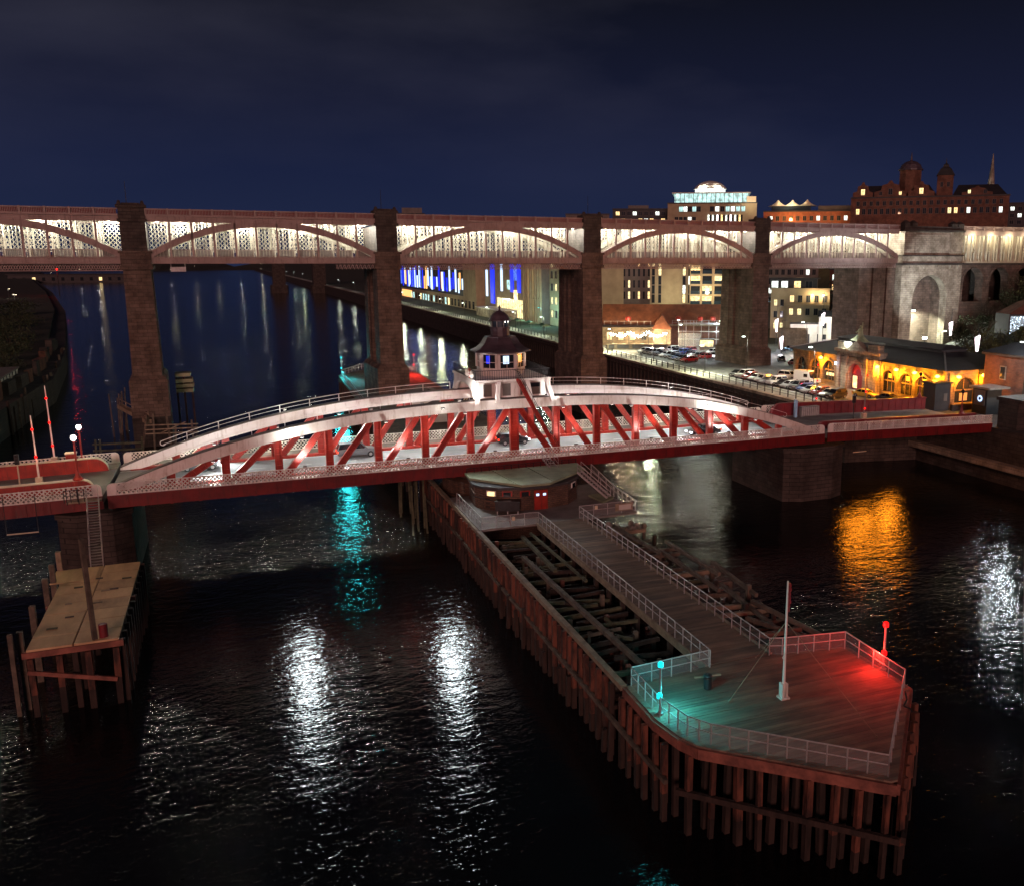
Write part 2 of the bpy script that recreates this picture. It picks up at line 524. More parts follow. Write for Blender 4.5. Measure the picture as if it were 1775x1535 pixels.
    def swap(s):
        """turn x-running geometry into y-running (x,y)->(y,x), keeps the faces outward"""
        s.v = [(y, x, z) for x, y, z in s.v]
        s.f = [tuple(reversed(f)) for f in s.f]
        return s
    def mesh(s, name, mats):
        me = bpy.data.meshes.new(name)
        me.from_pydata(s.v, [], s.f)
        for q in ([mats] if isinstance(mats, str) else mats):
            me.materials.append(M[q])
        if max(s.m, default=0) > 0:
            me.polygons.foreach_set('material_index', s.m)
        me.update()
        return me
    def obj(s, name, mats, parent=None, loc=(0, 0, 0), rz=0.0, smooth=False):
        me = s.mesh(name, mats)
        if smooth:
            me.polygons.foreach_set('use_smooth', [True] * len(me.polygons))
        return inst(me, name, parent, loc, rz)
def inst(me, name, parent=None, loc=(0, 0, 0), rz=0.0, mt=None, rot=None):
    o = bpy.data.objects.new(name, me)
    COL.objects.link(o)
    o.location = loc
    o.rotation_euler = rot if rot else (0, 0, rz)
    if parent:
        o.parent = parent
    if mt:
        for i, q in mt.items():
            o.material_slots[i].link = 'OBJECT'
            o.material_slots[i].material = M[q]
    return o
def tag(o, label, cat, group=None):
    o['label'] = label
    o['category'] = cat
    if group:
        o['group'] = group
    return o
def T(name, label, cat, loc=(0, 0, 0), rz=0.0, group=None):
    o = bpy.data.objects.new(name, None)
    o.empty_display_size = 0.5
    COL.objects.link(o)
    o.location = loc
    o.rotation_euler = (0, 0, rz)
    return tag(o, label, cat, group)
def structure(o):
    o['kind'] = 'structure'
    return o
LK = 4.4
def lamp(loc, power, color=(1, 0.95, 0.86), radius=0.12, parent=None, spot=None, aim=None, blend=0.5):
    d = bpy.data.lights.new('lamp_light', 'SPOT' if spot else 'POINT')
    d.energy = power * LK
    d.color = color
    d.shadow_soft_size = radius
    if spot:
        d.spot_size = rad(spot)
        d.spot_blend = blend
    o = bpy.data.objects.new('lamp_light', d)
    COL.objects.link(o)
    o.location = loc
    if aim:
        o.rotation_euler = (Vector(aim) - Vector(loc)).to_track_quat('-Z', 'Y').to_euler()
    if parent:
        o.parent = parent
    return o
ORD = ('first second third fourth fifth sixth seventh eighth ninth tenth eleventh twelfth thirteenth fourteenth fifteenth sixteenth '
       'seventeenth eighteenth nineteenth twentieth twenty-first twenty-second twenty-third twenty-fourth twenty-fifth twenty-sixth '
       'twenty-seventh twenty-eighth twenty-ninth thirtieth').split()
CAMXY = (-30.1, -106.4)
def face_cam(x, y):
    return math.atan2(CAMXY[0] - x, -(CAMXY[1] - y))
def smooth(t_):
    t_ = max(0.0, min(1.0, t_))
    return t_ * t_ * (3 - 2 * t_)

# ================================================================== SETTING
structure(MB().add([(-700, -400, 0), (500, -400, 0), (500, 5200, 0), (-700, 5200, 0)], [(0, 1, 2, 3)]).obj('water', 'river_water'))

QX = 60.0                                # face of the north quay
def ground_z(x, y):
    a = 8 + 30 * smooth((x - 142) / 62)
    b_ = 8 + 30 * smooth((x - 96) / 72)
    k = smooth((y - 38) / 40)
    z = a * k + b_ * (1 - k)
    if y > 420:
        z = z + (8 + 16 * smooth((x - 110) / 120) - z) * smooth((y - 420) / 200)
    return z
xs = [QX + 0.8, 66, 78, 92, 104, 112, 120, 128, 136, 144, 152, 160, 168, 178, 190, 205, 230, 280, 360, 480]
ys = [10.5, 20, 30, 40, 50, 60, 70, 80, 90, 100, 115, 130, 150, 170, 190, 215, 250, 300, 380, 480, 620, 900, 1400, 2200, 3600, 5100]
vv = [(x, y, ground_z(x, y) + (0 if x < 95 else R.uniform(-0.3, 0.3))) for y in ys for x in xs]
nx = len(xs)
ff = [(j * nx + i, j * nx + i + 1, (j + 1) * nx + i + 1, (j + 1) * nx + i) for j in range(len(ys) - 1) for i in range(nx - 1)]
structure(MB().add(vv, ff).obj('ground', 'soil'))
# the corner of the quay that the approach span lands on
structure(MB().prism([(72.3, -60), (420, -60), (420, 10.5), (60.8, 10.5), (72.3, 8)], -4, 7.99).obj('quay_corner', 'dark_stone'))
w_ = MB().box(QX, QX + 0.8, 10.5, 5100, -4, 7.6)
structure(w_.obj('quay_wall', 'quay_wall'))
structure(MB().box(QX - 0.15, QX + 0.95, 10.5, 2400, 7.6, 8.06).obj('quay_kerb', 'pale_stone'))
# timber fendering on the quay wall, strip by strip near the camera
q = structure(MB().box(QX - 0.3, QX, 12, 300, 6.4, 6.8).obj('quay_fender', 'black_pile'))
fm_ = MB().box(-0.32, 0, -0.2, 0.2, -3, 7.2).mesh('fender_post', 'black_pile')
for i in range(96):
    inst(fm_, 'fender_post', q, (QX, 14 + i * 2.1, 0))
structure(MB().add([(QX + 0.95, 10.6, 8.02), (66, 10.6, 8.02), (66, 2000, 8.02), (QX + 0.95, 2000, 8.02)], [(0, 1, 2, 3)]).obj('promenade', 'paving'))
structure(MB().add([(66, 10.6, 8.03), (96, 10.6, 8.03), (96, 78, 8.03), (112, 100, 8.03), (112, 140, 8.03), (66, 140, 8.03)], [(0, 1, 2, 3, 4, 5)]).obj('road', 'asphalt'))
structure(MB().add([(66, 10.6, 8.035), (66.4, 10.6, 8.035), (66.4, 140, 8.035), (66, 140, 8.035)], [(0, 1, 2, 3)]).obj('road_edge_line', 'line_paint'))
# curved side road behind the market, paler than the quay road
cv = [(88 + 30 * t_ / 10, 62 + 44 * smooth(t_ / 10)) for t_ in range(11)]
structure(MB().add([(x - 3.4, y, 8.036) for x, y in cv] + [(x + 3.4, y - 2, 8.036) for x, y in reversed(cv)], [tuple(range(22))]).obj('side_road', 'footway'))
structure(MB().prism([(93, 56), (103, 56), (108, 66), (104, 74), (97, 72), (92.5, 64)], 8.03, 8.16).obj('pavement', 'paving'))

# south bank, dark, on the left
sb = [(-71, 14), (-70, 87), (-69, 133), (-76, 200), (-90, 300), (-112, 456), (-170, 800), (-300, 1500), (-430, 2400), (-700, 2500), (-700, 14)]
structure(MB().prism(sb, -4, 5.5).obj('south_bank', 'quay_wall'))
structure(MB().prism([(x - 5, y) for x, y in sb[:9]] + [(-700, 2400), (-700, 14)], 5.5, 6.6).obj('south_bank_ground', 'soil'))
# low hills closing the river valley
hv, hf_ = [], []
for i in range(41):
    x = -900 + i * 60
    h = 22 + 16 * math.sin(i * 0.7) + 10 * math.sin(i * 1.9 + 1) - 14 * math.exp(-((x + 60) / 160.0) ** 2)
    hv += [(x, 3300 + 60 * math.sin(i), -3), (x, 3600, max(6, h)), (x, 4300, max(8, h + 20))]
for i in range(40):
    a = i * 3
    hf_ += [(a, a + 3, a + 4, a + 1), (a + 1, a + 4, a + 5, a + 2)]
structure(MB().add(hv, hf_).obj('hills', 'soil'))

# ================================================================== HIGH LEVEL BRIDGE (upstream, two decks)
HR = rad(2.5)
HO = (-44.3, 68.5)
PIT = 42.5
def hl(s_, y=0.0):
    return (HO[0] + s_ * math.cos(HR) - y * math.sin(HR), HO[1] + s_ * math.sin(HR) + y * math.cos(HR))
DW = 13.0                                # width of the bridge
# ---- stone piers
def pier_meshes():
    d = {}
    base = MB()
    base.prism([(-3.0, -0.5), (3.0, -0.5), (3.0, 3.6), (3.0, DW + 1.5), (-3.0, DW + 1.5), (-3.0, 3.6)], -4, 11.6)
    base.hexa([(-3.0, -0.5, 11.6), (3.0, -0.5, 11.6), (3.0, DW + 1.5, 11.6), (-3.0, DW + 1.5, 11.6), (-2.5, 0, 12.3), (2.5, 0, 12.3), (2.5, DW + 1, 12.3), (-2.5, DW + 1, 12.3)])
    d['plinth'] = base.mesh('plinth', 'stone')
    d['weed_band'] = MB().box(-3.06, 3.06, -0.56, DW + 1.56, -4, 5.2).mesh('weed_band', 'quay_wall')
    sh = MB()
    def taper(x, y0, y1, z0, z1, k=0.25):
        sh.hexa([(-x - k, y0 - k, z0), (x + k, y0 - k, z0), (x + k, y1 + k, z0), (-x - k, y1 + k, z0), (-x, y0, z1), (x, y0, z1), (x, y1, z1), (-x, y1, z1)])
    taper(2.1, 0.2, 3.4, 12.3, 30.6)
    taper(2.1, DW - 2.6, DW + 0.6, 12.3, 30.6)
    sh.box(-1.5, 1.5, 3.2, DW - 2.4, 12.3, 30.6)
    d['shaft'] = sh.mesh('shaft', 'stone')
    bt = MB()                            # two buttress strips on each flank
    for sx in (-1, 1):
        for y0 in (3.66, 8.5):
            bt.hexa([(sx * 1.5, y0, 12.3), (sx * 2.12, y0, 12.3), (sx * 2.12, y0 + 1.7, 12.3), (sx * 1.5, y0 + 1.7, 12.3), (sx * 1.5, y0, 30.2), (sx * 1.95, y0, 30.2), (sx * 1.95, y0 + 1.7, 30.2), (sx * 1.5, y0 + 1.7, 30.2)][::1])
    d['buttress'] = bt.mesh('buttress', 'stone')
    cap = MB()
    cap.box(-2.55, 2.55, -0.25, DW + 0.9, 30.6, 31.2)
    cap.box(-2.35, 2.35, -0.05, DW + 0.7, 31.2, 33.3)
    cap.box(-2.6, 2.6, -0.3, DW + 0.95, 33.3, 33.7)
    d['cap'] = cap.mesh('cap', 'stone')
    up = MB()
    up.box(-1.95, 1.95, 0.1, DW + 0.5, 33.7, 38.5)
    up.box(-2.25, 2.25, -0.2, 2.6, 38.5, 39.0)
    up.box(-2.0, 2.0, 0, 2.4, 39.0, 40.9)
    up.box(-2.3, 2.3, -0.25, 2.65, 40.9, 41.3)
    d['tower'] = up.mesh('tower', 'dark_stone')
    fi = MB()
    for x in (-1.75, 1.75):
        fi.hexa([(x - 0.38, 0.1, 41.3), (x + 0.38, 0.1, 41.3), (x + 0.38, 0.9, 41.3), (x - 0.38, 0.9, 41.3), (x - 0.16, 0.3, 42.0), (x + 0.16, 0.3, 42.0), (x + 0.16, 0.7, 42.0), (x - 0.16, 0.7, 42.0)])
    fi.box(-1.37, 1.37, 0.2, 0.6, 41.3, 41.62)
    d['crenel'] = fi.mesh('crenel', 'dark_stone')
    d['mast'] = MB().tube((-0.6, 1, 41.3), (-0.6, 1, 45.2), 0.06, 6, 0.03).mesh('mast', 'dark_metal')
    return d
PM = pier_meshes()
plabel = ['dark sandstone bridge pier rising from the river, leftmost in the picture',
          'sandstone bridge pier behind the domed cabin, with teal light on its plinth',
          'sandstone bridge pier standing at the far quay wall, right of the domed cabin',
          'sandstone bridge pier standing among the parked cars on the quay']
for i in range(4):
    p = hl(PIT * i)
    t_ = T('bridge_pier', plabel[i], 'bridge pier', (p[0], p[1], 0), HR, 'stone piers of the high bridge')
    for k, me in PM.items():
        if i == 3 and k in ('mast', 'weed_band'):
            continue
        inst(me, k, t_)
# ---- iron spans
SL = PIT - 4.1
NB = 11
BW = SL / NB
Z0, Z1, Z2, Z3 = 31.55, 32.7, 38.55, 39.65
def arch_z(x):
    t_ = (x / SL) * 2 - 1
    return 32.9 + 5.55 * (1 - abs(t_) ** 2.05)
def rib(y0, y1, dz=0.0, th=1.15, m_='girder_paint', n=44):
    b_ = MB()
    for i in range(n):
        xa, xb = SL * i / n, SL * (i + 1) / n
        za, zb = arch_z(xa) + dz, arch_z(xb) + dz
        b_.hexa([(xa, y0, za - th / 2), (xb, y0, zb - th / 2), (xb, y1, zb - th / 2), (xa, y1, za - th / 2), (xa, y0, za + th / 2), (xb, y0, zb + th / 2), (xb, y1, zb + th / 2), (xa, y1, za + th / 2)])
    return b_.mesh('arch_rib', m_)
SM = {}
b_ = MB().box(0, SL, 0.3, 0.75, Z0, Z1).box(0, SL, 0.12, 0.95, Z1 - 0.14, Z1).box(0, SL, 0.12, 0.95, Z0, Z0 + 0.12)
SM['lower_girder'] = b_.mesh('lower_girder', 'girder_paint')
b_ = MB().box(0, SL, 0.3, 0.75, Z2, Z3).box(0, SL, 0.02, 0.95, Z3 - 0.2, Z3).box(0, SL, 0.15, 0.9, Z2, Z2 + 0.13)
for i in range(NB + 1):
    b_.box(max(0, i * BW - 0.05), min(SL, i * BW + 0.05), 0.22, 0.3, Z2 + 0.13, Z3 - 0.2)
SM['upper_girder'] = b_.mesh('upper_girder', 'girder_paint')
SM['arch_rib'] = rib(0.22, 0.82)
IN = []
IN.append(('inner_rib', rib(3.1, 3.5, 0.0, 0.8, 'girder_inner')))
IN.append(('inner_rib', rib(9.6, 10.0, 0.0, 0.8, 'girder_inner')))
IN.append(('outer_rib', rib(12.3, 12.7, 0.0, 1.0, 'girder_inner')))
SM['road_deck'] = MB().box(0, SL, 0.75, DW - 0.2, 31.9, 32.45).mesh('road_deck', 'bridge_road')
SM['rail_deck'] = MB().box(0, SL, 0.75, DW - 0.2, 38.75, 39.4).mesh('rail_deck', 'girder_inner')
SM['far_girder'] = MB().box(0, SL, DW - 0.6, DW - 0.2, Z0, Z1).box(0, SL, DW - 0.6, DW - 0.2, Z2, Z3).mesh('far_girder', 'girder_paint')
# hangers above and below the arch, front row
def hanger(x, y, w, m_):
    return MB().box(x - w / 2, x + w / 2, y - 0.1, y + 0.1, Z1, Z2).mesh('hanger', m_)
HM = MB().box(-0.12, 0.12, 0.4, 0.66, Z1, Z2).box(-0.17, 0.17, 0.22, 0.34, Z1, Z2).mesh('hanger', 'girder_paint')
def latcol():
    """pierced cast column inside the bridge: two uprights, crosses and a round-headed foot"""
    c_ = MB()
    for x in (-0.42, 0.42):
        c_.box(x - 0.08, x + 0.08, -0.16, 0.16, 32.45, 38.75)
    z = 34.9
    while z < 38.3:
        c_.bar((-0.36, 0, z), (0.36, 0, z + 1.1), 0.1, 0.14, (0, 1, 0))
        c_.bar((0.36, 0.0, z), (-0.36, 0.0, z + 1.1), 0.1, 0.10, (0, 1, 0))
        z += 1.2
    c_.archring(0, 0.22, 0.42, -0.12, 0.12, 34.3, 8)
    return c_.mesh('lattice_column', 'girder_inner')
LC = latcol()
# railing panel of the road deck and parapet panel of the rail deck
rp = MB()
rp.box(0, BW, 0.5, 0.58, 33.85, 33.95).box(0, BW, 0.5, 0.58, 32.78, 32.86)
for i in range(14):
    x = BW * (i + 0.5) / 14
    rp.box(x - 0.025, x + 0.025, 0.515, 0.565, 32.86, 33.85)
RP = rp.mesh('railing_panel', 'girder_paint')
pp = MB()
pp.box(0, BW, 0.15, 0.4, 40.55, 40.75).box(0, BW, 0.15, 0.4, Z3, Z3 + 0.16).box(-0.17, 0.17, 0.08, 0.46, Z3, 40.8)
for i in range(13):
    x = 0.2 + (BW - 0.4) * (i + 0.5) / 13
    pp.box(x - 0.045, x + 0.045, 0.23, 0.33, Z3 + 0.16, 40.55)
pp.use(1).box(0.17, BW - 0.17, 0.36, 0.4, Z3 + 0.16, 40.55)
PP = pp.mesh('parapet_panel', ['girder_paint', 'maroon_paint'])
HR2 = MB().box(-0.05, 0.05, 12.4, 12.5, Z1, Z2).mesh('hanger', 'girder_inner')
RD = MB().box(-0.03, 0.03, 3.27, 3.33, 32.45, 38.7).mesh('hanger_rod', 'girder_inner')
xl = MB()                                # fine criss-cross ironwork of the far side, bay by bay
zz0, zz1 = 33.7, 38.5
for i in range(-6, 6):
    for s_ in (1, -1):
        x0_ = i * 0.72
        a_, b3 = max(0.0, x0_), min(BW, x0_ + (zz1 - zz0) * 0.9)
        if b3 - a_ > 0.3:
            za_, zb3 = zz0 + (a_ - x0_) / 0.9, zz0 + (b3 - x0_) / 0.9
            if s_ < 0:
                a_, b3 = BW - a_, BW - b3
            xl.bar((a_, 12.15, za_), (b3, 12.15, zb3), 0.085, 0.06, (0, 1, 0))
xl.box(0, BW, 12.1, 12.2, 33.6, 33.75)
XL = xl.mesh('cross_bracing', 'girder_inner')
WP = MB().box(0.1, BW * 0.9, 3.5, 3.54, 32.5, 33.9).mesh('wind_panel', 'grey_panel')
# decorative chain lattice under the deck
ul = MB()
nn = 52
for i in range(nn):
    xa, xb = SL * i / nn, SL * (i + 1) / nn
    xm = (xa + xb) / 2
    for y in (0.9,):
        ul.bar((xa, y, 31.4), (xm, y, 30.5), 0.12, 0.12, (0, 1, 0))
        ul.bar((xm, y, 30.5), (xb, y, 31.4), 0.12, 0.12, (0, 1, 0))
        ul.bar((xa, y, 30.6), (xm, y, 31.4), 0.1, 0.1, (0, 1, 0))
        ul.bar((xm, y, 31.4), (xb, y, 30.6), 0.1, 0.1, (0, 1, 0))
ul.box(0, SL, 0.8, 1.0, 30.35, 30.5)
ul.box(0, SL, 0.8, 1.0, 31.4, 31.55)
UL = ul.mesh('under_lattice', 'girder_paint')
LF = MB().box(-0.16, 0.16, 1.5, 1.9, 38.5, 38.72).mesh('lamp_unit', 'lamp_warm')
slabel = ['iron arch span of the high bridge, cut by the left edge of the picture',
          'iron arch span of the high bridge over open river, left of the middle pier',
          'iron arch span of the high bridge above the domed cabin of the swing bridge',
          'iron arch span of the high bridge above the brightly lit terrace',
          'pale-lit iron arch span of the high bridge ending at the stone abutment']
for i in range(-1, 4):
    p = hl(PIT * i + 2.05)
    t_ = T('bridge_span', slabel[i + 1], 'bridge span', (p[0], p[1], 0), HR, 'iron spans of the high bridge')
    for k, me in SM.items():
        inst(me, k, t_)
    for k, me in IN:
        inst(me, k, t_)
    for j in range(1, NB):
        inst(HM, 'hanger', t_, (BW * j, 0, 0))
        inst(LC, 'lattice_column', t_, (BW * j, 3.3, 0))
        inst(LC, 'lattice_column', t_, (BW * j, 9.8, 0))
        for k2 in (0.0, 0.33, 0.66):
            inst(HR2, 'hanger', t_, (BW * (j + k2), 0, 0))
        for k2 in (0.2, 0.35, 0.5, 0.65, 0.8):
            inst(RD, 'hanger_rod', t_, (BW * (j - 1 + k2), 0, 0))
    for j in range(NB):
        inst(RP, 'railing_panel', t_, (BW * j, 0, 0))
        inst(PP, 'parapet_panel', t_, (BW * j, 0, 0))
        inst(WP, 'wind_panel', t_, (BW * j, 0, 0))
        inst(XL, 'cross_bracing', t_, (BW * j, 0, 0))
    if i != 0:
        inst(UL, 'under_lattice', t_)
    else:                                # only the last stretch carries the lattice here
        u2 = MB()
        for q_ in range(10):
            xa = SL - 7.4 + q_ * 0.74
            u2.bar((xa, 0.9, 31.4), (xa + 0.37, 0.9, 30.5), 0.12, 0.12, (0, 1, 0))
            u2.bar((xa + 0.37, 0.9, 30.5), (xa + 0.74, 0.9, 31.4), 0.12, 0.12, (0, 1, 0))
            u2.bar((xa, 0.9, 30.6), (xa + 0.37, 0.9, 31.4), 0.1, 0.1, (0, 1, 0))
        u2.obj('under_lattice', 'girder_paint', t_)
    for j in range(0, NB, 2):
        inst(LF, 'lamp_unit', t_, (BW * (j + 0.5), 0, 0))
        lamp((BW * (j + 0.5), 1.75, 38.2), 370, (1.0, 0.98, 0.86), 0.2, t_)
    for j in range(1, NB, 3):
        lamp((BW * (j + 0.5), 6.6, 38.1), 400, (1.0, 0.98, 0.86), 0.25, t_)
        lamp((BW * (j + 0.5), 11.2, 38.0), 230, (1.0, 0.96, 0.82), 0.25, t_)
# small inspection cradle hung under the left span
p = hl(6.4)
t_ = T('inspection_cradle', 'small pale steel cradle hanging under the high bridge beside the leftmost pier', 'cradle', (p[0], p[1], 0), HR)
MB().box(-1.2, 1.2, -0.2, 1.2, 30.2, 30.32).box(-1.2, 1.2, -0.2, -0.14, 30.32, 31.0).obj('tray', 'galvanised', t_)
for x in (-1.1, 1.1):
    MB().tube((x, 0.4, 30.3), (x, 0.4, 31.5), 0.05, 6).obj('hanger', 'galvanised', t_)

# ---- north abutment tower with the great arched niche
A0 = hl(169.2)
t_ = T('bridge_abutment', 'massive stone abutment tower with a tall floodlit arched niche', 'abutment', (A0[0], A0[1], 0), HR)
AW = 20.0
MB().archwall(0, AW, 0, 2.2, 7, 31.0, [(9.6, 5.7, 7, 22.8)], 16).obj('front_wall', 'pale_stone', t_)
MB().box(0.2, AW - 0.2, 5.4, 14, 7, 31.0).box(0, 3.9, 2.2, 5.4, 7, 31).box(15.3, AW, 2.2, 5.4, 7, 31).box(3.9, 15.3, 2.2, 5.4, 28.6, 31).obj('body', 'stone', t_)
MB().archring(9.6, 5.7, 6.5, -0.16, 0, 22.8, 16).obj('arch_ring', 'pale_stone', t_)
MB().box(-0.3, AW + 0.3, -0.4, 14.4, 31.0, 31.6).obj('string_course', 'dark_stone', t_)
for x in (2.5, 7, 11.5, 16, 18.6):
    MB().box(x - 0.35, x + 0.35, -0.38, 0, 30.2, 31.0).obj('corbel', 'pale_stone', t_)
MB().box(0, AW, 0, 14, 31.6, 33.2).box(0.6, 15.8, 0.3, 14, 33.2, 39.2).box(15.8, AW - 0.1, 0.1, 14, 33.2, 39.2).obj('upper_storey', 'pale_stone', t_)
MB().box(4.0, 13.4, 0.12, 0.3, 34.0, 38.6).obj('tablet', 'pale_stone', t_)
MB().box(-0.2, AW + 0.2, -0.3, 14.2, 33.2, 33.5).box(-0.2, AW + 0.2, -0.3, 14.2, 39.2, 39.7).obj('cornice', 'dark_stone', t_)
MB().box(0.2, AW - 0.2, 0.1, 0.6, 39.7, 40.5).obj('parapet', 'dark_stone', t_)
for x in (0.2, 2.6, 15.9, 18.2):
    MB().box(x, x + 1.6, 0, 1.6, 39.7, 41.2).hexa([(x - 0.1, -0.1, 41.2), (x + 1.7, -0.1, 41.2), (x + 1.7, 1.7, 41.2), (x - 0.1, 1.7, 41.2), (x + 0.6, 0.6, 41.9), (x + 1, 0.6, 41.9), (x + 1, 1, 41.9), (x + 0.6, 1, 41.9)]).obj('turret', 'dark_stone', t_)
lamp((3.9 + 2.2, 1.5, 19.4), 8000, (0.9, 1.0, 0.78), 0.25, t_, spot=120, aim=(10.2, 5.4, 10), blend=0.4)
MB().box(5.6, 6.5, 1.2, 1.7, 19.5, 19.75).obj('flood_lamp', 'lamp_cool', t_)
# the last land pier, set back in shadow
p = hl(157.5, 2.5)
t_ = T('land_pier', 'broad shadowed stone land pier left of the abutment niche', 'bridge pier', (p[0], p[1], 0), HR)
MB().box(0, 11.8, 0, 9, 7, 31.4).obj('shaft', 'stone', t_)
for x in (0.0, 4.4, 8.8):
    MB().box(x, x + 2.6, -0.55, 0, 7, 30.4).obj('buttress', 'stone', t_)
# ---- approach viaduct on the right
V0 = hl(189.3)
t_ = T('viaduct', 'stone approach viaduct with dark arches and a lit iron arcade on top', 'viaduct', (V0[0], V0[1], 0), HR)
MB().archwall(0, 46, 0.4, 3.0, 7, 31.0, [(4.6 + 9.4 * i, 3.5, 21.6, 26.8) for i in range(5)], 12).obj('arcade_wall', 'stone', t_)
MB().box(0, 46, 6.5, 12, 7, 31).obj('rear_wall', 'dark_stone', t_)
for i in range(5):
    MB().archring(4.6 + 9.4 * i, 3.5, 4.1, 0.25, 0.4, 26.8, 12).obj('arch_ring', 'stone', t_)
MB().box(0, 46, 0, 12, 31.0, 31.5).obj('string_course', 'dark_stone', t_)
MB().box(0, 46, 1.0, 1.3, 31.5, 38.4).obj('arcade_backing', 'girder_inner', t_)
MB().box(0, 46, 0.1, 0.6, 38.4, 39.6).obj('girder', 'girder_paint', t_)
MB().box(0, 46, 0.1, 0.9, 31.5, 31.9).obj('sill', 'girder_inner', t_)
ac = MB()
for x in (-0.5, 0.5):
    ac.box(x - 0.13, x + 0.13, 0.35, 0.7, 31.9, 38.4)
ac.archring(0, 0.4, 0.62, 0.4, 0.66, 34.0, 8)
for z in (34.9, 36.1, 37.2):
    ac.bar((-0.45, 0.52, z), (0.45, 0.52, z + 1.1), 0.13, 0.13, (0, 1, 0))
    ac.bar((0.45, 0.52, z), (-0.45, 0.52, z + 1.1), 0.13, 0.11, (0, 1, 0))
AC = ac.mesh('arcade_column', 'girder_inner')
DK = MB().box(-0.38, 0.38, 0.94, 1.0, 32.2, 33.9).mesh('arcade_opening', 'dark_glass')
for i in range(17):
    inst(AC, 'arcade_column', t_, (1.2 + 2.7 * i, 0, 0))
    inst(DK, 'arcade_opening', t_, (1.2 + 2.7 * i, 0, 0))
for i in range(12):
    inst(PP, 'parapet_panel', t_, (BW * i, 0, 0))
for i in range(4):
    lamp((3 + 6.5 * i, -0.9, 38.0), 170, (1.0, 0.86, 0.55), 0.2, t_)

# ================================================================== SWING BRIDGE
SB = T('swing_bridge', 'long red and white swing bridge with curved white girders and domed cabin', 'swing bridge')
XE, YA, YB, YN, YF, ZD = 42.8, -7.3, 9.0, -4.7, 5.4, 9.2
def ztop(x):
    return 9.35 + 6.75 * (1 - min(1.0, abs(x) / 43.0) ** 2.6)
MB().box(-XE, XE, YN + 0.7, YF - 0.7, 8.5, 9.1).obj('roadway', 'bridge_road', SB)
MB().box(-XE, XE, YA + 0.1, YN - 0.72, 8.6, 9.2).obj('footway', 'footway', SB)
MB().box(-XE, XE, YF + 0.72, YB - 0.1, 8.6, 9.2).obj('footway', 'footway', SB)
lm = MB()
for i in range(17):
    x = -40 + i * 5
    lm.box(x, x + 2.2, 0.29, 0.41, 9.104, 9.108)
lm.box(-XE, XE, YN + 1.0, YN + 1.1, 9.104, 9.108).box(-XE, XE, YF - 1.1, YF - 1.0, 9.104, 9.108)
lm.obj('road_marking', 'line_paint', SB)
for y0, y1, s_ in ((YA - 0.06, YA + 0.1, -1), (YB - 0.1, YB + 0.06, 1)):
    f_ = MB().box(-XE, XE, y0, y1, 7.9, 9.2)
    ye = y0 if s_ < 0 else y1
    f_.box(-XE, XE, min(ye, ye + s_ * 0.1), max(ye, ye + s_ * 0.1), 9.08, 9.2)
    for i in range(42):
        x = -41 + i * 2
        f_.box(x - 0.05, x + 0.05, min(ye, ye + s_ * 0.06), max(ye, ye + s_ * 0.06), 7.9, 9.08)
    f_.obj('fascia_girder', 'fascia_red', SB)
for y in (YN, YF):
    MB().box(-XE + 1, XE - 1, y - 0.45, y + 0.45, 7.4, 9.2).box(-XE + 2, XE - 2, y - 0.42, y + 0.42, 9.2, 9.34).obj('bottom_chord', 'red_paint', SB)
xb = MB().box(-0.15, 0.15, YA + 0.2, YB - 0.2, 7.8, 8.5).mesh('cross_girder', 'red_paint')
for i in range(33):
    inst(xb, 'cross_girder', SB, (-42.4 + 2.65 * i, 0, 0))
# lattice parapets, panel by panel
def lattice(L, H_, st=0.4, w=0.085, m_='white_paint', name='lattice_panel', open_end=True):
    p_ = MB()
    p_.box(0, L, -0.06, 0.06, H_ - 0.09, H_).box(0, L, -0.05, 0.05, 0, 0.1)
    p_.box(-0.05, 0.05, -0.08, 0.08, 0, H_ + 0.03)
    zb, zt = 0.1, H_ - 0.09
    h = zt - zb
    n = int((L + h) / st) + 1
    for i in range(n):
        c_ = -h + i * st + st / 2
        # x - (z-zb) = c_
        xa, xb_ = max(0, c_), min(L, c_ + h)
        if xb_ - xa > 0.08:
            p_.bar((xa, -0.02, zb + xa - c_), (xb_, -0.02, zb + xb_ - c_), w, 0.03, (0, 1, 0))
        c2 = c_ + h
        xa, xb_ = max(0, c2 - h), min(L, c2)
        if xb_ - xa > 0.08:
            p_.bar((xa, 0.02, zb + c2 - xa), (xb_, 0.02, zb + c2 - xb_), w, 0.03, (0, 1, 0))
    return p_.mesh(name, m_)
NP = 42
LP = 2 * (XE - 0.8) / NP
LAT = lattice(LP, 1.2)
EP = MB().box(-0.8, 0, -0.06, 0.06, 0, 0.75)
for i in range(6):
    a, b2 = math.pi / 2 * i / 6, math.pi / 2 * (i + 1) / 6
    xa, za, xb2, zb2 = -0.35 - 0.45 * math.sin(a), 0.75 + 0.45 * math.cos(a), -0.35 - 0.45 * math.sin(b2), 0.75 + 0.45 * math.cos(b2)
    EP.hexa([(xb2, -0.06, 0.75), (xa, -0.06, 0.75), (xa, 0.06, 0.75), (xb2, 0.06, 0.75), (xb2, -0.06, zb2), (xa, -0.06, za), (xa, 0.06, za), (xb2, 0.06, zb2)])
EP.box(-0.35, 0, -0.06, 0.06, 0.75, 1.2)
EPM = EP.mesh('end_panel', 'white_paint')
for y in (YA + 0.12, YB - 0.12):
    for i in range(NP):
        inst(LAT, 'lattice_panel', SB, (-XE + 0.8 + LP * i, y, ZD))
    inst(EPM, 'end_panel', SB, (-XE + 0.8, y, ZD))
    inst(EPM, 'end_panel', SB, (XE - 0.8, y, ZD), math.pi)
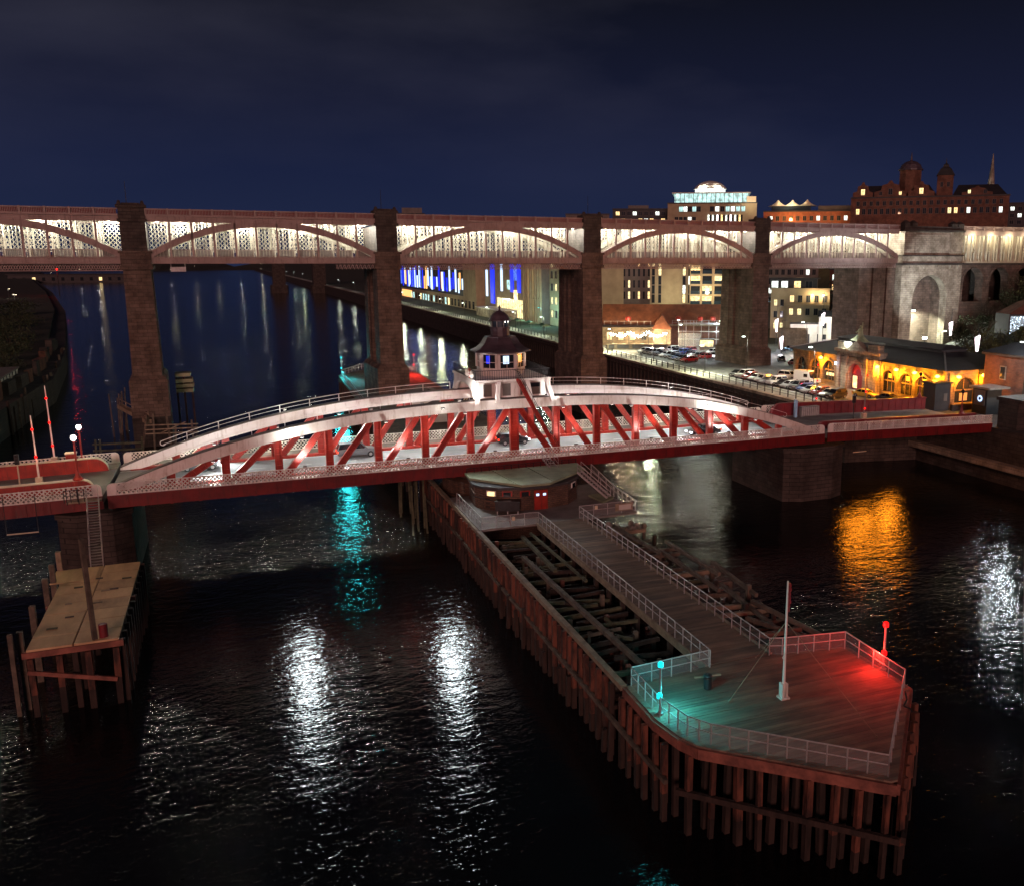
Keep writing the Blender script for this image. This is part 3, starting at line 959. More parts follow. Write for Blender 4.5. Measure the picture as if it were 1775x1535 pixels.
# curved top chords
def chord(y, w=1.05, th=1.12, n=86):
    c_ = MB()
    def sect(x):
        zt = ztop(x)
        zb_ = max(9.2, zt - th)
        if abs(x) > XE - 0.6:
            zt = min(zt, 9.9)
        return zb_, max(zt, zb_ + 0.12)
    for i in range(n):
        xa, xb_ = -XE + 2 * XE * i / n, -XE + 2 * XE * (i + 1) / n
        (ba, ta), (bb, tb) = sect(xa), sect(xb_)
        # box with a proud lip along the top and bottom edge
        c_.hexa([(xa, y - w / 2, ba), (xb_, y - w / 2, bb), (xb_, y + w / 2, bb), (xa, y + w / 2, ba), (xa, y - w / 2, ta), (xb_, y - w / 2, tb), (xb_, y + w / 2, tb), (xa, y + w / 2, ta)])
        c_.use(1).hexa([(xa, y - w / 2 - 0.1, ta), (xb_, y - w / 2 - 0.1, tb), (xb_, y + w / 2 + 0.1, tb), (xa, y + w / 2 + 0.1, ta), (xa, y - w / 2 - 0.1, ta + 0.07), (xb_, y - w / 2 - 0.1, tb + 0.07), (xb_, y + w / 2 + 0.1, tb + 0.07), (xa, y + w / 2 + 0.1, ta + 0.07)]).use(0)
    return c_
for y in (YN, YF):
    chord(y).obj('top_chord', ['white_paint', 'grey_panel'], SB)
    for k in range(-14, 15):             # riveted cover plates at the joints
        x = k * 2.65 + 1.32
        if abs(x) > 38:
            continue
        za, zb_ = ztop(x - 0.09), ztop(x + 0.09)
        w = 0.55
        MB().hexa([(x - 0.09, y - w, za - 1.14), (x + 0.09, y - w, zb_ - 1.14), (x + 0.09, y + w, zb_ - 1.14), (x - 0.09, y + w, za - 1.14),
                   (x - 0.09, y - w, za - 0.02), (x + 0.09, y - w, zb_ - 0.02), (x + 0.09, y + w, zb_ - 0.02), (x - 0.09, y + w, za - 0.02)]).obj('joint_plate', 'white_paint', SB)
# posts and diagonals: channel sections with a web and two flanges
def member(p0, p1, y, w=0.74, d=0.62):
    g = MB()
    up = (0, 1, 0)
    p0, p1 = Vector(p0), Vector(p1)
    g.bar(p0, p1, w * 0.78, d * 0.42, up)
    ax = (p1 - p0).normalized()
    sd = ax.cross(Vector((0, 1, 0))).normalized()
    for s_ in (-1, 1):
        g.bar(p0 + sd * s_ * w * 0.44, p1 + sd * s_ * w * 0.44, w * 0.13, d, up)
    L = (p1 - p0).length
    k = 0.5
    while k < L - 0.3:                   # batten plates
        q_ = p0 + ax * k
        g.bar(q_ - ax * 0.07, q_ + ax * 0.07, w * 0.9, d * 0.62, up)
        k += 0.62
    return g
for y in (YN, YF):
    for k in range(-7, 8):
        x = k * 5.3
        zt = ztop(x) - 1.05
        if zt < 9.9:
            continue
        member((x, y, 9.2), (x, y, zt), y, 1.0 if k == 0 else 0.78).obj('post', 'red_paint', SB)
        if k != 0:
            s_ = 1 if k > 0 else -1
            # from this post's foot up to the next joint towards the middle
            xin = x - s_ * 5.3
            top = Vector((xin + s_ * 0.75, y, ztop(xin) - 1.2))
            bot = Vector((x - s_ * 0.75, y, 9.35))
            member(bot, top, y, 0.68, 0.5).obj('diagonal', 'red_paint', SB)
# handrails on the chords
for y, h, r_ in ((YF + 0.3, 0.95, 0.045), (YN + 0.4, 0.75, 0.025)):
    for s_ in (-1, 1):
        pts = [(s_ * (5.2 + i * 0.85), y, ztop(5.2 + i * 0.85) + h) for i in range(40)]
        MB().path(pts, r_, 6).obj('handrail', 'white_paint', SB)
        if h > 0.9:
            MB().path([(x, yy, z - 0.46) for x, yy, z in pts], r_ * 0.6, 6).obj('handrail', 'white_paint', SB)
        for i in range(0, 40, 4):
            x = s_ * (5.2 + i * 0.85)
            MB().tube((x, y, ztop(x)), (x, y, ztop(x) + h), r_ * 1.1, 6).obj('rail_post', 'white_paint', SB)
        xe = s_ * (5.2 + 39 * 0.85)
        sc_ = [(xe + s_ * (0.28 * math.cos(a) - 0.0), y, ztop(xe) + h - 0.28 + 0.28 * math.sin(a)) for a in [math.pi / 2 - i * 0.5 for i in range(10)]]
        MB().path(sc_, r_, 6).obj('scroll', 'white_paint', SB)
# ---- control cabin over the middle
ZP = 18.45
yc = 0.35
plat = [(-4.5, -5.2), (4.3, -5.2), (4.3, 5.9), (-4.5, 5.9)]
MB().prism([(-4.7, -5.35), (4.5, -5.35), (4.5, 6.05), (-4.7, 6.05)], ZP - 0.28, ZP).obj('cabin_platform', 'white_paint', SB)
for y, s_ in ((-5.2, -1), (5.9, 1)):
    yb = YN if s_ < 0 else YF
    for x, dx in ((-4.1, -0.5), (-1.9, -0.25), (1.6, 0.45), (4.0, 0.75)):
        MB().bar((x + dx, yb + s_ * 0.72, 15.6), (x, y, ZP - 0.28), 0.5, 0.4, (0, 1, 0)).obj('cabin_leg', 'white_paint', SB)
    MB().box(-4.3, 4.1, y - 0.05 if s_ > 0 else y + 0.85, y + 0.05 if s_ > 0 else y + 0.93, 16.2, ZP - 0.28).obj('base_panel', 'white_paint', SB)
    if s_ < 0:
        for x0, x1 in ((-3.5, -2.5), (-1.2, -0.2), (1.0, 1.25), (2.2, 3.5)):
            MB().box(x0, x1, y + 0.78, y + 0.85, 16.4, ZP - 0.6).obj('base_door', 'grey_panel', SB)
        MB().box(2.3, 3.4, y + 0.72, y + 0.78, 17.3, ZP - 0.7).obj('base_window', 'dark_glass', SB)
# big curved brackets on the two road portals
for sx in (-1, 1):
    br = MB()
    x0 = sx * 4.55
    pr = []
    n = 10
    for i in range(n):
        ya, yb2 = YN + 0.2 + (YF - YN - 0.4) * i / n, YN + 0.2 + (YF - YN - 0.4) * (i + 1) / n
        def az(yv):
            t2 = (yv - yc) / ((YF - YN) / 2 - 0.2)
            return 16.2 + 1.5 * math.sqrt(max(0, 1 - t2 * t2))
        br.hexa([(x0 - 0.2, ya, az(ya)), (x0 + 0.2, ya, az(ya)), (x0 + 0.2, yb2, az(yb2)), (x0 - 0.2, yb2, az(yb2)), (x0 - 0.2, ya, ZP - 0.28), (x0 + 0.2, ya, ZP - 0.28), (x0 + 0.2, yb2, ZP - 0.28), (x0 - 0.2, yb2, ZP - 0.28)])
    br.obj('portal_arch', 'white_paint', SB)
# railing round the platform
rl = [(-4.6, -5.25), (4.4, -5.25), (4.4, 5.95), (-4.6, 5.95), (-4.6, -5.25)]
for (xa, ya), (xb_, yb2) in zip(rl[:-1], rl[1:]):
    g = MB().bar((xa, ya, ZP + 1.1), (xb_, yb2, ZP + 1.1), 0.07).bar((xa, ya, ZP + 0.12), (xb_, yb2, ZP + 0.12), 0.05)
    L = math.hypot(xb_ - xa, yb2 - ya)
    n = int(L / 0.28)
    for i in range(n + 1):
        k = i / n
        x, y = xa + (xb_ - xa) * k, ya + (yb2 - ya) * k
        g.box(x - 0.018, x + 0.018, y - 0.018, y + 0.018, ZP, ZP + 1.1)
    g.obj('platform_railing', 'dark_metal', SB)
# octagonal cabin
OC = [(2.95 * math.cos(rad(22.5 + 45 * i)), yc + 2.95 * math.sin(rad(22.5 + 45 * i))) for i in range(8)]
MB().prism(OC, ZP, ZP + 0.95).prism(OC, ZP + 2.55, ZP + 2.9).obj('cabin_wall', 'white_paint', SB)
MB().prism([(x * 0.5, yc + (y - yc) * 0.5) for x, y in OC], ZP + 0.95, ZP + 2.55).obj('cabin_interior', 'beige_panel', SB)
for i in range(8):
    (xa, ya), (xb_, yb2) = OC[i], OC[(i + 1) % 8]
    f_ = MB()
    def L_(k):
        return (xa + (xb_ - xa) * k, ya + (yb2 - ya) * k)
    nx_, ny_ = (xa + xb_) / 2, (ya + yb2) / 2 - yc
    ln = math.hypot(nx_, ny_)
    nx_, ny_ = nx_ / ln, ny_ / ln
    f_.bar((*L_(0.06), ZP + 0.95), (*L_(0.06), ZP + 2.55), 0.3, 0.3, (nx_, ny_, 0))
    f_.bar((*L_(0.94), ZP + 0.95), (*L_(0.94), ZP + 2.55), 0.3, 0.3, (nx_, ny_, 0))
    f_.bar((*L_(0.1), ZP + 1.65), (*L_(0.9), ZP + 1.65), 0.05, 0.06)
    f_.bar((*L_(0.5), ZP + 0.95), (*L_(0.5), ZP + 2.55), 0.05, 0.05, (nx_, ny_, 0))
    w_o = f_.obj('cabin_window', 'white_paint', SB)
    q0, q1 = L_(0.12), L_(0.88)
    gm = 'dark_glass'
    MB().bar((q0[0] - nx_ * 0.06, q0[1] - ny_ * 0.06, ZP + 1.75), (q1[0] - nx_ * 0.06, q1[1] - ny_ * 0.06, ZP + 1.75), 0.03, 1.6).obj('pane', gm, w_o)
    if i in (4, 5):                      # screens glowing inside
        q2, q3 = L_(0.3), L_(0.52 if i == 4 else 0.62)
        MB().bar((q2[0] - nx_ * 0.02, q2[1] - ny_ * 0.02, ZP + 1.95), (q3[0] - nx_ * 0.02, q3[1] - ny_ * 0.02, ZP + 1.95), 0.03, 0.95).obj('screen', 'strip_blue' if i == 4 else 'strip_ice', w_o)
    if i == 6:
        q2, q3 = L_(0.2), L_(0.6)
        MB().bar((q2[0] - nx_ * 0.02, q2[1] - ny_ * 0.02, ZP + 2.0), (q3[0] - nx_ * 0.02, q3[1] - ny_ * 0.02, ZP + 2.0), 0.03, 0.9).obj('screen', 'strip_amber', w_o)
ro = MB().lathe([(3.75, ZP + 2.82), (3.75, ZP + 2.95), (3.05, ZP + 3.25), (2.45, ZP + 3.75), (2.1, ZP + 4.3), (1.95, ZP + 4.5), (1.95, ZP + 4.62)], 8, 0, yc, rad(22.5)).obj('cabin_roof', 'lead_roof', SB)
MB().lathe([(1.18, ZP + 4.62), (1.18, ZP + 5.6), (1.3, ZP + 5.62), (1.3, ZP + 5.74), (1.1, ZP + 5.74)], 12, 0, yc).obj('lantern_base', 'lead_roof', SB)
MB().lathe([(1.02, ZP + 5.74), (1.02, ZP + 6.45)], 12, 0, yc).obj('lantern_glass', 'blue_glass', SB)
for i in range(8):
    a = rad(45 * i + 10)
    MB().bar((1.07 * math.cos(a), yc + 1.07 * math.sin(a), ZP + 5.74), (1.07 * math.cos(a), yc + 1.07 * math.sin(a), ZP + 6.45), 0.09).obj('lantern_mullion', 'grey_metal', SB)
MB().lathe([(1.35, ZP + 6.45), (1.35, ZP + 6.56), (1.2, ZP + 6.75), (1.02, ZP + 7.1), (0.72, ZP + 7.4), (0.34, ZP + 7.6), (0.12, ZP + 7.7), (0.1, ZP + 7.95), (0.16, ZP + 8.05), (0.03, ZP + 8.35)], 14, 0, yc).obj('dome', 'lead_roof', SB, smooth=False)
MB().ball((0.35, yc - 1.12, ZP + 6.38), 0.06).ball((0.75, yc - 1.0, ZP + 6.38), 0.06).obj('lantern_light', 'lamp_white', SB)
# round red crest and white scrolls hung on the railing
cr_ = MB().tube((-4.72, -3.0, ZP + 0.65), (-4.84, -3.0, ZP + 0.65), 0.62, 16).obj('crest_disc', 'red_paint', SB)
MB().tube((-4.86, -3.0, ZP + 0.8), (-4.9, -3.0, ZP + 0.8), 0.2, 10).bar((-4.87, -3.25, ZP + 0.5), (-4.87, -2.75, ZP + 0.5), 0.05, 0.1).bar((-4.87, -3.2, ZP + 0.32), (-4.87, -2.8, ZP + 0.32), 0.05, 0.08).obj('crest_mark', 'white_paint', cr_)
for y in (-4.1, -1.9):
    MB().ball((-4.78, y, ZP + 0.5), 0.28, 8, 5).ball((-4.78, y + 0.2, ZP + 0.85), 0.2, 8, 5).bar((-4.78, y, ZP + 0.2), (-4.78, y - 0.3, ZP + 0.75), 0.16).obj('crest_supporter', 'white_paint', SB)
# steep red stair from the footway to the cabin
s0, s1 = Vector((0.3, -5.75, ZP)), Vector((5.1, -5.95, 9.4))
st = MB()
for dy in (-0.4, 0.4):
    st.bar(s0 + Vector((0, dy, 0)), s1 + Vector((0, dy, 0)), 0.1, 0.34)
ST = st.obj('cabin_stair', 'red_paint', SB)
tr = MB().box(-0.14, 0.14, -0.36, 0.36, -0.025, 0.025).mesh('tread', 'maroon_paint')
for i in range(1, 30):
    k = i / 30
    inst(tr, 'tread', ST, s0.lerp(s1, k))
for dy in (-0.42, 0.42):
    g = MB()
    a, b2 = s0 + Vector((0.0, dy, 1.0)), s1 + Vector((0, dy, 1.0))
    g.path([a + Vector((-0.5, 0, 0.15)), a, b2], 0.035, 6)
    for i in range(7):
        k = i / 6
        p = s0.lerp(s1, k) + Vector((0, dy, 0))
        g.tube(p, p + Vector((0, 0, 1.0)), 0.025, 6)
    g.obj('stair_rail', 'dark_metal', ST)
# flood lamps on the chords and road lamps under them
fl = MB().box(-0.2, 0.2, -0.12, 0.12, -0.06, 0.1).use(1).box(-0.16, 0.16, -0.09, 0.09, -0.075, -0.062)
FLM = fl.mesh('flood_lamp', ['grey_metal', 'lamp_white'])
FRM = MB().bar((0, 0, 0), (0, 0.4, -0.5), 0.08).mesh('lamp_arm', 'grey_metal')
for x, y in ((-25.2, YN - 1.3), (25.6, YN - 1.3), (-8.7, YN - 1.3)):
    z = ztop(x) - 0.35
    o = inst(FLM, 'flood_lamp', SB, (x, y, z))
    MB().bar((0, 0.15, 0), (0, 0.55, -0.25), 0.08).obj('lamp_arm', 'grey_metal', o)
    strong = abs(x) > 20
    lamp((x, y, z), 55 if strong else 10, (0.96, 1.0, 0.92), 0.3, SB)
    if x < 20:               # added beam that draws the white reflection columns on the river
        lamp((x, y - 0.4, z - 0.3), 1150, (0.86, 0.97, 1.0), 1.1, SB, spot=84, aim=(x + 1, y - 28, 0), blend=1.0)
for x, y in ((-25.1, YF - 0.75), (25.5, YF - 0.75)):
    z = ztop(x) + 0.5
    o = inst(FLM, 'flood_lamp', SB, (x, y, z))
    MB().bar((0, 0.1, 0), (0, 0.5, -0.5), 0.08).obj('lamp_arm', 'grey_metal', o)
    lamp((x, y, z), 60, (0.92, 1.0, 0.9), 0.2, SB)
for x in (-33, -19, -9, 3, 13, 24, 33):
    for y, s_ in ((YN + 0.85, 1), (YF - 0.85, -1)):
        z = ztop(x) - 1.3
        o = inst(FLM, 'road_lamp', SB, (x, y, z))
        lamp((x, y + s_ * 0.25, z - 0.2), 400, (0.97, 0.97, 0.95), 0.25, SB, spot=140, aim=(x, 0.3, 9.0), blend=0.3)
# added fill lamps under the chords brighten the footways and lattice parapets
for x in (-33, -24, -15, -6, 6, 15, 24, 33):
    z = max(11.0, ztop(x) - 1.25)
    inst(FLM, 'footway_fill_lamp', SB, (x, YN - 0.72, z))
    lamp((x, YN - 0.95, z - 0.15), 260, (1.0, 0.93, 0.86), 0.2, SB, spot=52, aim=(x, YA + 1.7, 9.2), blend=0.6)
for x in (-36, -26, -15, -5, 5, 15, 26, 36):
    z = max(10.9, ztop(x) - 1.6)
    inst(FLM, 'footway_fill_lamp', SB, (x, YF + 0.7, z))
    if abs(x + 2) > 30:
        lamp((x, YF + 0.85, z - 0.2), 150, (1.0, 0.95, 0.75), 0.2, SB)
        continue
    UWM = MB().box(-0.18, 0.18, -0.1, 0.1, 0.0, 0.16).mesh('girder_fill_lamp', 'grey_metal')
    inst(UWM, 'girder_fill_lamp', SB, (x + 2, YA + 0.2, 10.42))      # added uplights on the parapet brighten the white girder
    lamp((x + 2, YA + 0.3, 10.75), 300, (1.0, 0.96, 0.9), 0.15, SB, spot=135, aim=(x + 2, YN, max(11.0, ztop(x) - 0.3)), blend=0.8)
    lamp((x, YF + 0.85, z - 0.2), 150, (1.0, 0.95, 0.75), 0.2, SB)
for x in (-6.5, 6.8):  # added fill lamps brighten the front of the cabin
    inst(FLM, 'cabin_fill_lamp', SB, (x, YN - 0.2, ztop(x) + 0.2))
    lamp((x, YN - 1.6, ztop(x) + 0.5), 330, (1.0, 0.93, 0.9), 0.2, SB, spot=100, aim=(0, -3.5, 19.6), blend=0.7)
# stair from the footway down to the pier-house roof
s0, s1 = Vector((3.0, -7.6, 9.2)), Vector((3.25, -9.9, 8.45))
t_ = T('steel_steps', 'short pale steel steps from the bridge footway to the green roof', 'steps', (3.0, -7.6, 9.2))
g = MB()
for dx in (-0.45, 0.45):
    g.bar((dx, 0, 0), (dx + 0.25, -2.3, -0.8), 0.06, 0.2)
g.obj('stringer', 'galvanised', t_)
for i in range(5):
    k = (i + 0.5) / 5
    MB().box(-0.42 + 0.25 * k, 0.42 + 0.25 * k, -2.3 * k - 0.14, -2.3 * k + 0.14, -0.8 * k - 0.02, -0.8 * k + 0.03).obj('tread', 'grey_metal', t_)
for dx in (-0.48, 0.48):
    g = MB().path([(dx, 0.1, 1.3), (dx + 0.05, -0.3, 1.25), (dx + 0.25, -2.3, 0.35)], 0.03, 6).path([(dx, 0.1, 0.75), (dx + 0.25, -2.3, -0.2)], 0.025, 6)
    for k in (0.05, 0.5, 1.0):
        g.tube((dx + 0.25 * k, -2.3 * k, -0.8 * k), (dx + 0.25 * k, -2.3 * k, 1.25 - 0.9 * k), 0.025, 6)
    g.obj('handrail', 'galvanised', t_)

# ---- fixed approach spans
def approach(name, label, x0, x1, inner_near, inner_far, ya, yb, near_lit):
    t2 = T(name, label, 'bridge span', (x0, 0, 0))
    L = x1 - x0
    MB().box(0, L, ya + 0.1, yb - 0.1, 8.4, 9.12).obj('deck', 'bridge_road', t2)
    MB().box(0, L, ya + 0.12, inner_near - 0.3, 9.12, 9.2).box(0, L, inner_far + 0.3, yb - 0.12, 9.12, 9.2).obj('footway', 'footway', t2)
    for y0, y1 in ((ya - 0.06, ya + 0.1), (yb - 0.1, yb + 0.06)):
        f2 = MB().box(0, L, y0, y1, 7.9, 9.2)
        for i in range(int(L / 2)):
            f2.box(1 + i * 2 - 0.05, 1 + i * 2 + 0.05, min(y0, ya - 0.12) if y0 < 0 else y1, y0 if y0 < 0 else y1 + 0.06, 7.9, 9.1)
        f2.obj('fascia_girder', 'fascia_red', t2)
    n = int((L - 0.9) / LP)
    lp = (L - 0.9) / n
    lat_ = lattice(lp, 1.2)
    end_left = x0 > 0
    for y in (ya + 0.12, yb - 0.12):
        for i in range(n):
            inst(lat_, 'lattice_panel', t2, ((0.85 if end_left else 0.05) + lp * i, y, ZD))
        if end_left:
            inst(EPM, 'end_panel', t2, (0.85, y, ZD))
        else:
            inst(EPM, 'end_panel', t2, (L - 0.85, y, ZD), math.pi)
    return t2, L
AL, L_ap = approach('approach_span', 'red approach span with white lattice parapets left of the swing bridge', -70.6, -43.0, -4.2, 5.6, -7.4, 9.3, True)
# plate girders between road and footway: red face, cream capping that curves down at the bridge end
def plate_girder(x0, x1, y, zt, face, cap, parent, ribs=2.2, flip=1):
    g = MB().box(x0, x1, y - 0.12, y + 0.12, 9.1, zt)
    k = x0 + 0.6
    while k < x1 - 0.3:
        g.box(k - 0.05, k + 0.05, y - 0.2, y + 0.2, 9.12, zt - 0.06)
        k += ribs
    o2 = g.obj('plate_girder', face, parent)
    c_ = MB().box(x0, x1, y - 0.32, y + 0.32, zt, zt + 0.12)
    n = 6
    xe = x1 if flip > 0 else x0
    for i in range(n):
        a, b3 = math.pi / 2 * i / n, math.pi / 2 * (i + 1) / n
        r2 = zt - 9.2
        xa, za = xe + flip * r2 * math.sin(a), 9.2 + r2 * math.cos(a)
        xb3, zb3 = xe + flip * r2 * math.sin(b3), 9.2 + r2 * math.cos(b3)
        P = [(xa, za), (xb3, zb3)] if flip > 0 else [(xb3, zb3), (xa, za)]
        c_.hexa([(P[0][0], y - 0.32, P[0][1]), (P[1][0], y - 0.32, P[1][1]), (P[1][0], y + 0.32, P[1][1]), (P[0][0], y + 0.32, P[0][1]), (P[0][0], y - 0.32, P[0][1] + 0.12), (P[1][0], y - 0.32, P[1][1] + 0.12), (P[1][0], y + 0.32, P[1][1] + 0.12), (P[0][0], y + 0.32, P[0][1] + 0.12)])
        g2 = [(P[0][0], y - 0.12, 9.1), (P[1][0], y - 0.12, 9.1), (P[1][0], y + 0.12, 9.1), (P[0][0], y + 0.12, 9.1), (P[0][0], y - 0.12, P[0][1]), (P[1][0], y - 0.12, P[1][1]), (P[1][0], y + 0.12, P[1][1]), (P[0][0], y + 0.12, P[0][1])]
        c_.use(1).hexa(g2).use(0)
    c_.obj('girder_capping', [cap, face], parent)
    return o2
plate_girder(0, 25.4, -4.2, 10.35, 'red_paint', 'cream_paint', AL)
plate_girder(0, 25.4, 5.6, 10.6, 'red_paint', 'cream_paint', AL)
AR, L_ar = approach('approach_span', 'dull red approach span with lattice parapet leading to the north quay', 43.0, 72.3, -4.2, 5.6, -7.4, 9.6, False)
plate_girder(1.6, 29, -4.2, 10.1, 'maroon_paint', 'maroon_paint', AR, 1.6, -1)
plate_girder(1.6, 29, 6.6, 11.0, 'maroon_paint', 'maroon_paint', AR, 1.3, -1)
AR.rotation_euler = (0, 0.024, 0)
AR.location.z = 0.12
AL.rotation_euler = (0, -0.02, 0)
AL.location.z = -0.5
# graffiti strokes on the near plate girder
gs = MB()
for i in range(7):
    x = 8.6 + i * 0.62
    pts = [(x + 0.28 * math.cos(a), -4.43, 9.72 + 0.2 * math.sin(a * (1 + i % 2))) for a in [j * 0.9 for j in range(6)]]
    for a, b3 in zip(pts[:-1], pts[1:]):
        gs.bar(a, b3, 0.07, 0.02, (0, 1, 0))
gs.obj('graffiti', 'white_paint', AR)

# ---- masonry under the bridge ends and pivot
def masonry_pier(label, x0, x1, y0, y1, ztop_, m_='stone', name='stone_pier'):
    t2 = T(name, label, 'bridge pier', ((x0 + x1) / 2, (y0 + y1) / 2, 0))
    w, d = (x1 - x0) / 2, (y1 - y0) / 2
    pl_ = [(-w, -d * 0.86), (-w * 0.5, -d), (w * 0.5, -d), (w, -d * 0.86), (w, d * 0.86), (w * 0.5, d), (-w * 0.5, d), (-w, d * 0.86)]
    MB().prism(pl_, -4, ztop_ - 0.5).obj('shaft', m_, t2)
    MB().prism([(x * 1.05, y * 1.03) for x, y in pl_], ztop_ - 0.5, ztop_).obj('coping', m_, t2)
    return t2
masonry_pier('rounded stone pier under the right end of the swing span', 37.2, 46.8, -7.2, 8.4, 7.4, 'dark_stone')
masonry_pier('stone pier under the left end of the swing span beside the stair', -47.6, -41.0, -6.8, 8.6, 7.4, 'dark_stone')
t_ = T('pivot_pier', 'round stone pivot pier beneath the domed cabin', 'bridge pier')
MB().lathe([(8.3, -4), (8.3, 4.6), (7.7, 5.0), (7.7, 6.4), (6.6, 6.6), (6.6, 7.3)], 28).obj('drum', 'hut_brick', t_)
MB().lathe([(5.6, 7.3), (5.6, 7.75)], 24).obj('roller_track', 'dark_metal', t_)
# right-hand stone abutment beside the approach span
t_ = T('stone_abutment', 'rough stone bridge abutment at the right edge of the picture', 'abutment', (73.4, -9, 0))
MB().box(0, 5, -2.0, 1.6, 0, 12.0).box(5, 30, -2.5, 1.2, 0, 12.0).obj('wall', 'dark_stone', t_)
MB().box(-0.25, 30, -2.8, 1.85, 12.0, 12.5).obj('coping', 'dark_stone', t_)
MB().box(-2.5, -1.1, -45, 18, 2.4, 3.3).obj('ledge', 'pale_stone', t_)

# ================================================================== TIMBER JETTY (fender of the swing bridge)
ZJ = 5.6
RJ = random.Random(5)
JT = T('timber_jetty', 'long timber fender jetty with plank walkway and boat-shaped end platform', 'jetty', (0, -40, 0))
JT.location = (0, 0, 0)
tip = [(-2.6, -57.4), (-8.75, -57.8), (-8.8, -62.4), (-8.4, -64.8), (-7.9, -66.1), (-0.1, -73.2), (7.8, -65.0), (8.0, -58.4), (2.3, -57.4)]
def xrange_at(poly, y):
    xs_ = []
    for (xa, ya), (xb_, yb2) in zip(poly, poly[1:] + poly[:1]):
        if (ya - y) * (yb2 - y) < 0:
            xs_.append(xa + (xb_ - xa) * (y - ya) / (yb2 - ya))
    return (min(xs_), max(xs_)) if len(xs_) >= 2 else None
TONES = ['deck_a', 'deck_b', 'deck_c', 'deck_a', 'deck_b']
yk = -57.42
while yk > -73.0:                        # every plank of the end platform
    w = RJ.uniform(0.24, 0.31)
    e0, e1 = xrange_at(tip, yk - 0.02), xrange_at(tip, max(-73.15, yk - w))
    if e0 and e1:
        z = ZJ + RJ.uniform(-0.012, 0.006)
        MB().hexa([(e1[0], yk - w, z - 0.16), (e1[1], yk - w, z - 0.16), (e0[1], yk, z - 0.16), (e0[0], yk, z - 0.16), (e1[0], yk - w, z), (e1[1], yk - w, z), (e0[1], yk, z), (e0[0], yk, z)]).obj('plank', RJ.choice(TONES), JT)
    yk -= w + 0.018
yk = -21.32
while yk > -57.2:                        # and of the walkway
    w = RJ.uniform(0.24, 0.31)
    z = ZJ + RJ.uniform(-0.01, 0.006)
    MB().box(-2.62 - RJ.uniform(0, 0.03), 2.28 + RJ.uniform(0, 0.03), yk - w, yk, z - 0.16, z).obj('plank', RJ.choice(TONES), JT)
    yk -= w + 0.018
MB().box(-8.7, 8.7, -21.3, -7.6, ZJ - 0.2, ZJ).obj('landing_deck', 'footway', JT)
up_ = [(-8.7, 7.6), (8.7, 7.6), (9.6, 60), (10.4, 112), (2, 126), (-7.4, 114), (-8.7, 60)]
MB().prism(up_, ZJ - 0.25, ZJ).obj('upstream_deck', 'deck_boards', JT)
# walings: heavy timber fascia round the end platform
for (xa, ya), (xb_, yb2) in zip(tip[1:8], tip[2:9]):
    MB().bar((xa, ya, ZJ - 0.42), (xb_, yb2, ZJ - 0.42), 0.34, 0.62).obj('waling', 'beam_timber', JT)
for ya, yb2 in ((-57.6, -45.2), (-45.2, -33.0), (-33.0, -21.0), (-21.0, -8.0), (-8, 7)):
    MB().bar((-8.75, ya, ZJ - 0.25), (-8.75, yb2, ZJ - 0.25 + RJ.uniform(-0.04, 0.04)), 0.42, 0.36).obj('cap_beam', 'pale_timber', JT)
MB().bar((-8.75, 7, ZJ - 0.25), (-8.75, 60, ZJ - 0.25), 0.42, 0.36).bar((-8.75, 60, ZJ - 0.25), (-7.5, 114, ZJ - 0.25), 0.42, 0.36).obj('cap_beam', 'mossy_timber', JT)
MB().bar((8.75, 7, ZJ - 0.25), (9.7, 60, ZJ - 0.25), 0.42, 0.36).bar((9.7, 60, ZJ - 0.25), (10.5, 112, ZJ - 0.25), 0.42, 0.36).obj('cap_beam', 'mossy_timber', JT)
# piles of the left face: every one its own
def pile(x, y, z0, z1, w=0.36, m_='pile_timber', lean=0.12, parent=JT):
    g = MB()
    dx, dy = RJ.uniform(-lean, lean), RJ.uniform(-lean, lean)
    zm = z0 + (z1 - z0) * RJ.uniform(0.35, 0.6)
    w0, wm = w * RJ.uniform(0.8, 1.0), w * RJ.uniform(0.92, 1.12)
    def sq(cx, cy_, r_, z):
        return [(cx - r_ / 2, cy_ - r_ / 2, z), (cx + r_ / 2, cy_ - r_ / 2, z), (cx + r_ / 2, cy_ + r_ / 2, z), (cx - r_ / 2, cy_ + r_ / 2, z)]
    if m_ == 'pile_timber':
        zm = RJ.uniform(1.2, 2.7)
    g.use(1).hexa(sq(x + dx, y + dy, w0, z0) + sq(x + dx * 0.4, y + dy * 0.4, wm, zm))
    g.use(0).hexa(sq(x + dx * 0.4, y + dy * 0.4, wm, zm) + sq(x, y, w, z1))
    return g.obj('pile', [m_, 'black_pile' if m_ == 'pile_timber' else m_], parent)
y = 6.0
i = 0
while y > -57:
    pile(-8.98 - RJ.uniform(0, 0.08), y, -3, ZJ - 0.45, RJ.uniform(0.24, 0.36), 'pile_timber' if RJ.random() < 0.72 else 'black_pile')
    if RJ.random() < 0.5:
        pile(-8.3 + RJ.uniform(-0.1, 0.2), y - 0.55, -3, ZJ - 0.7, 0.3, 'black_pile', 0.25)
    if RJ.random() < 0.4:
        pile(-9.3, y - RJ.uniform(0.3, 0.8), -3, RJ.uniform(1.5, 4.2), 0.28, 'black_pile', 0.3)
    y -= RJ.uniform(1.0, 1.25)
def along(P, Q, n, f):
    for k in range(n):
        a = (k + 0.5) / n
        f(P[0] + (Q[0] - P[0]) * a, P[1] + (Q[1] - P[1]) * a)
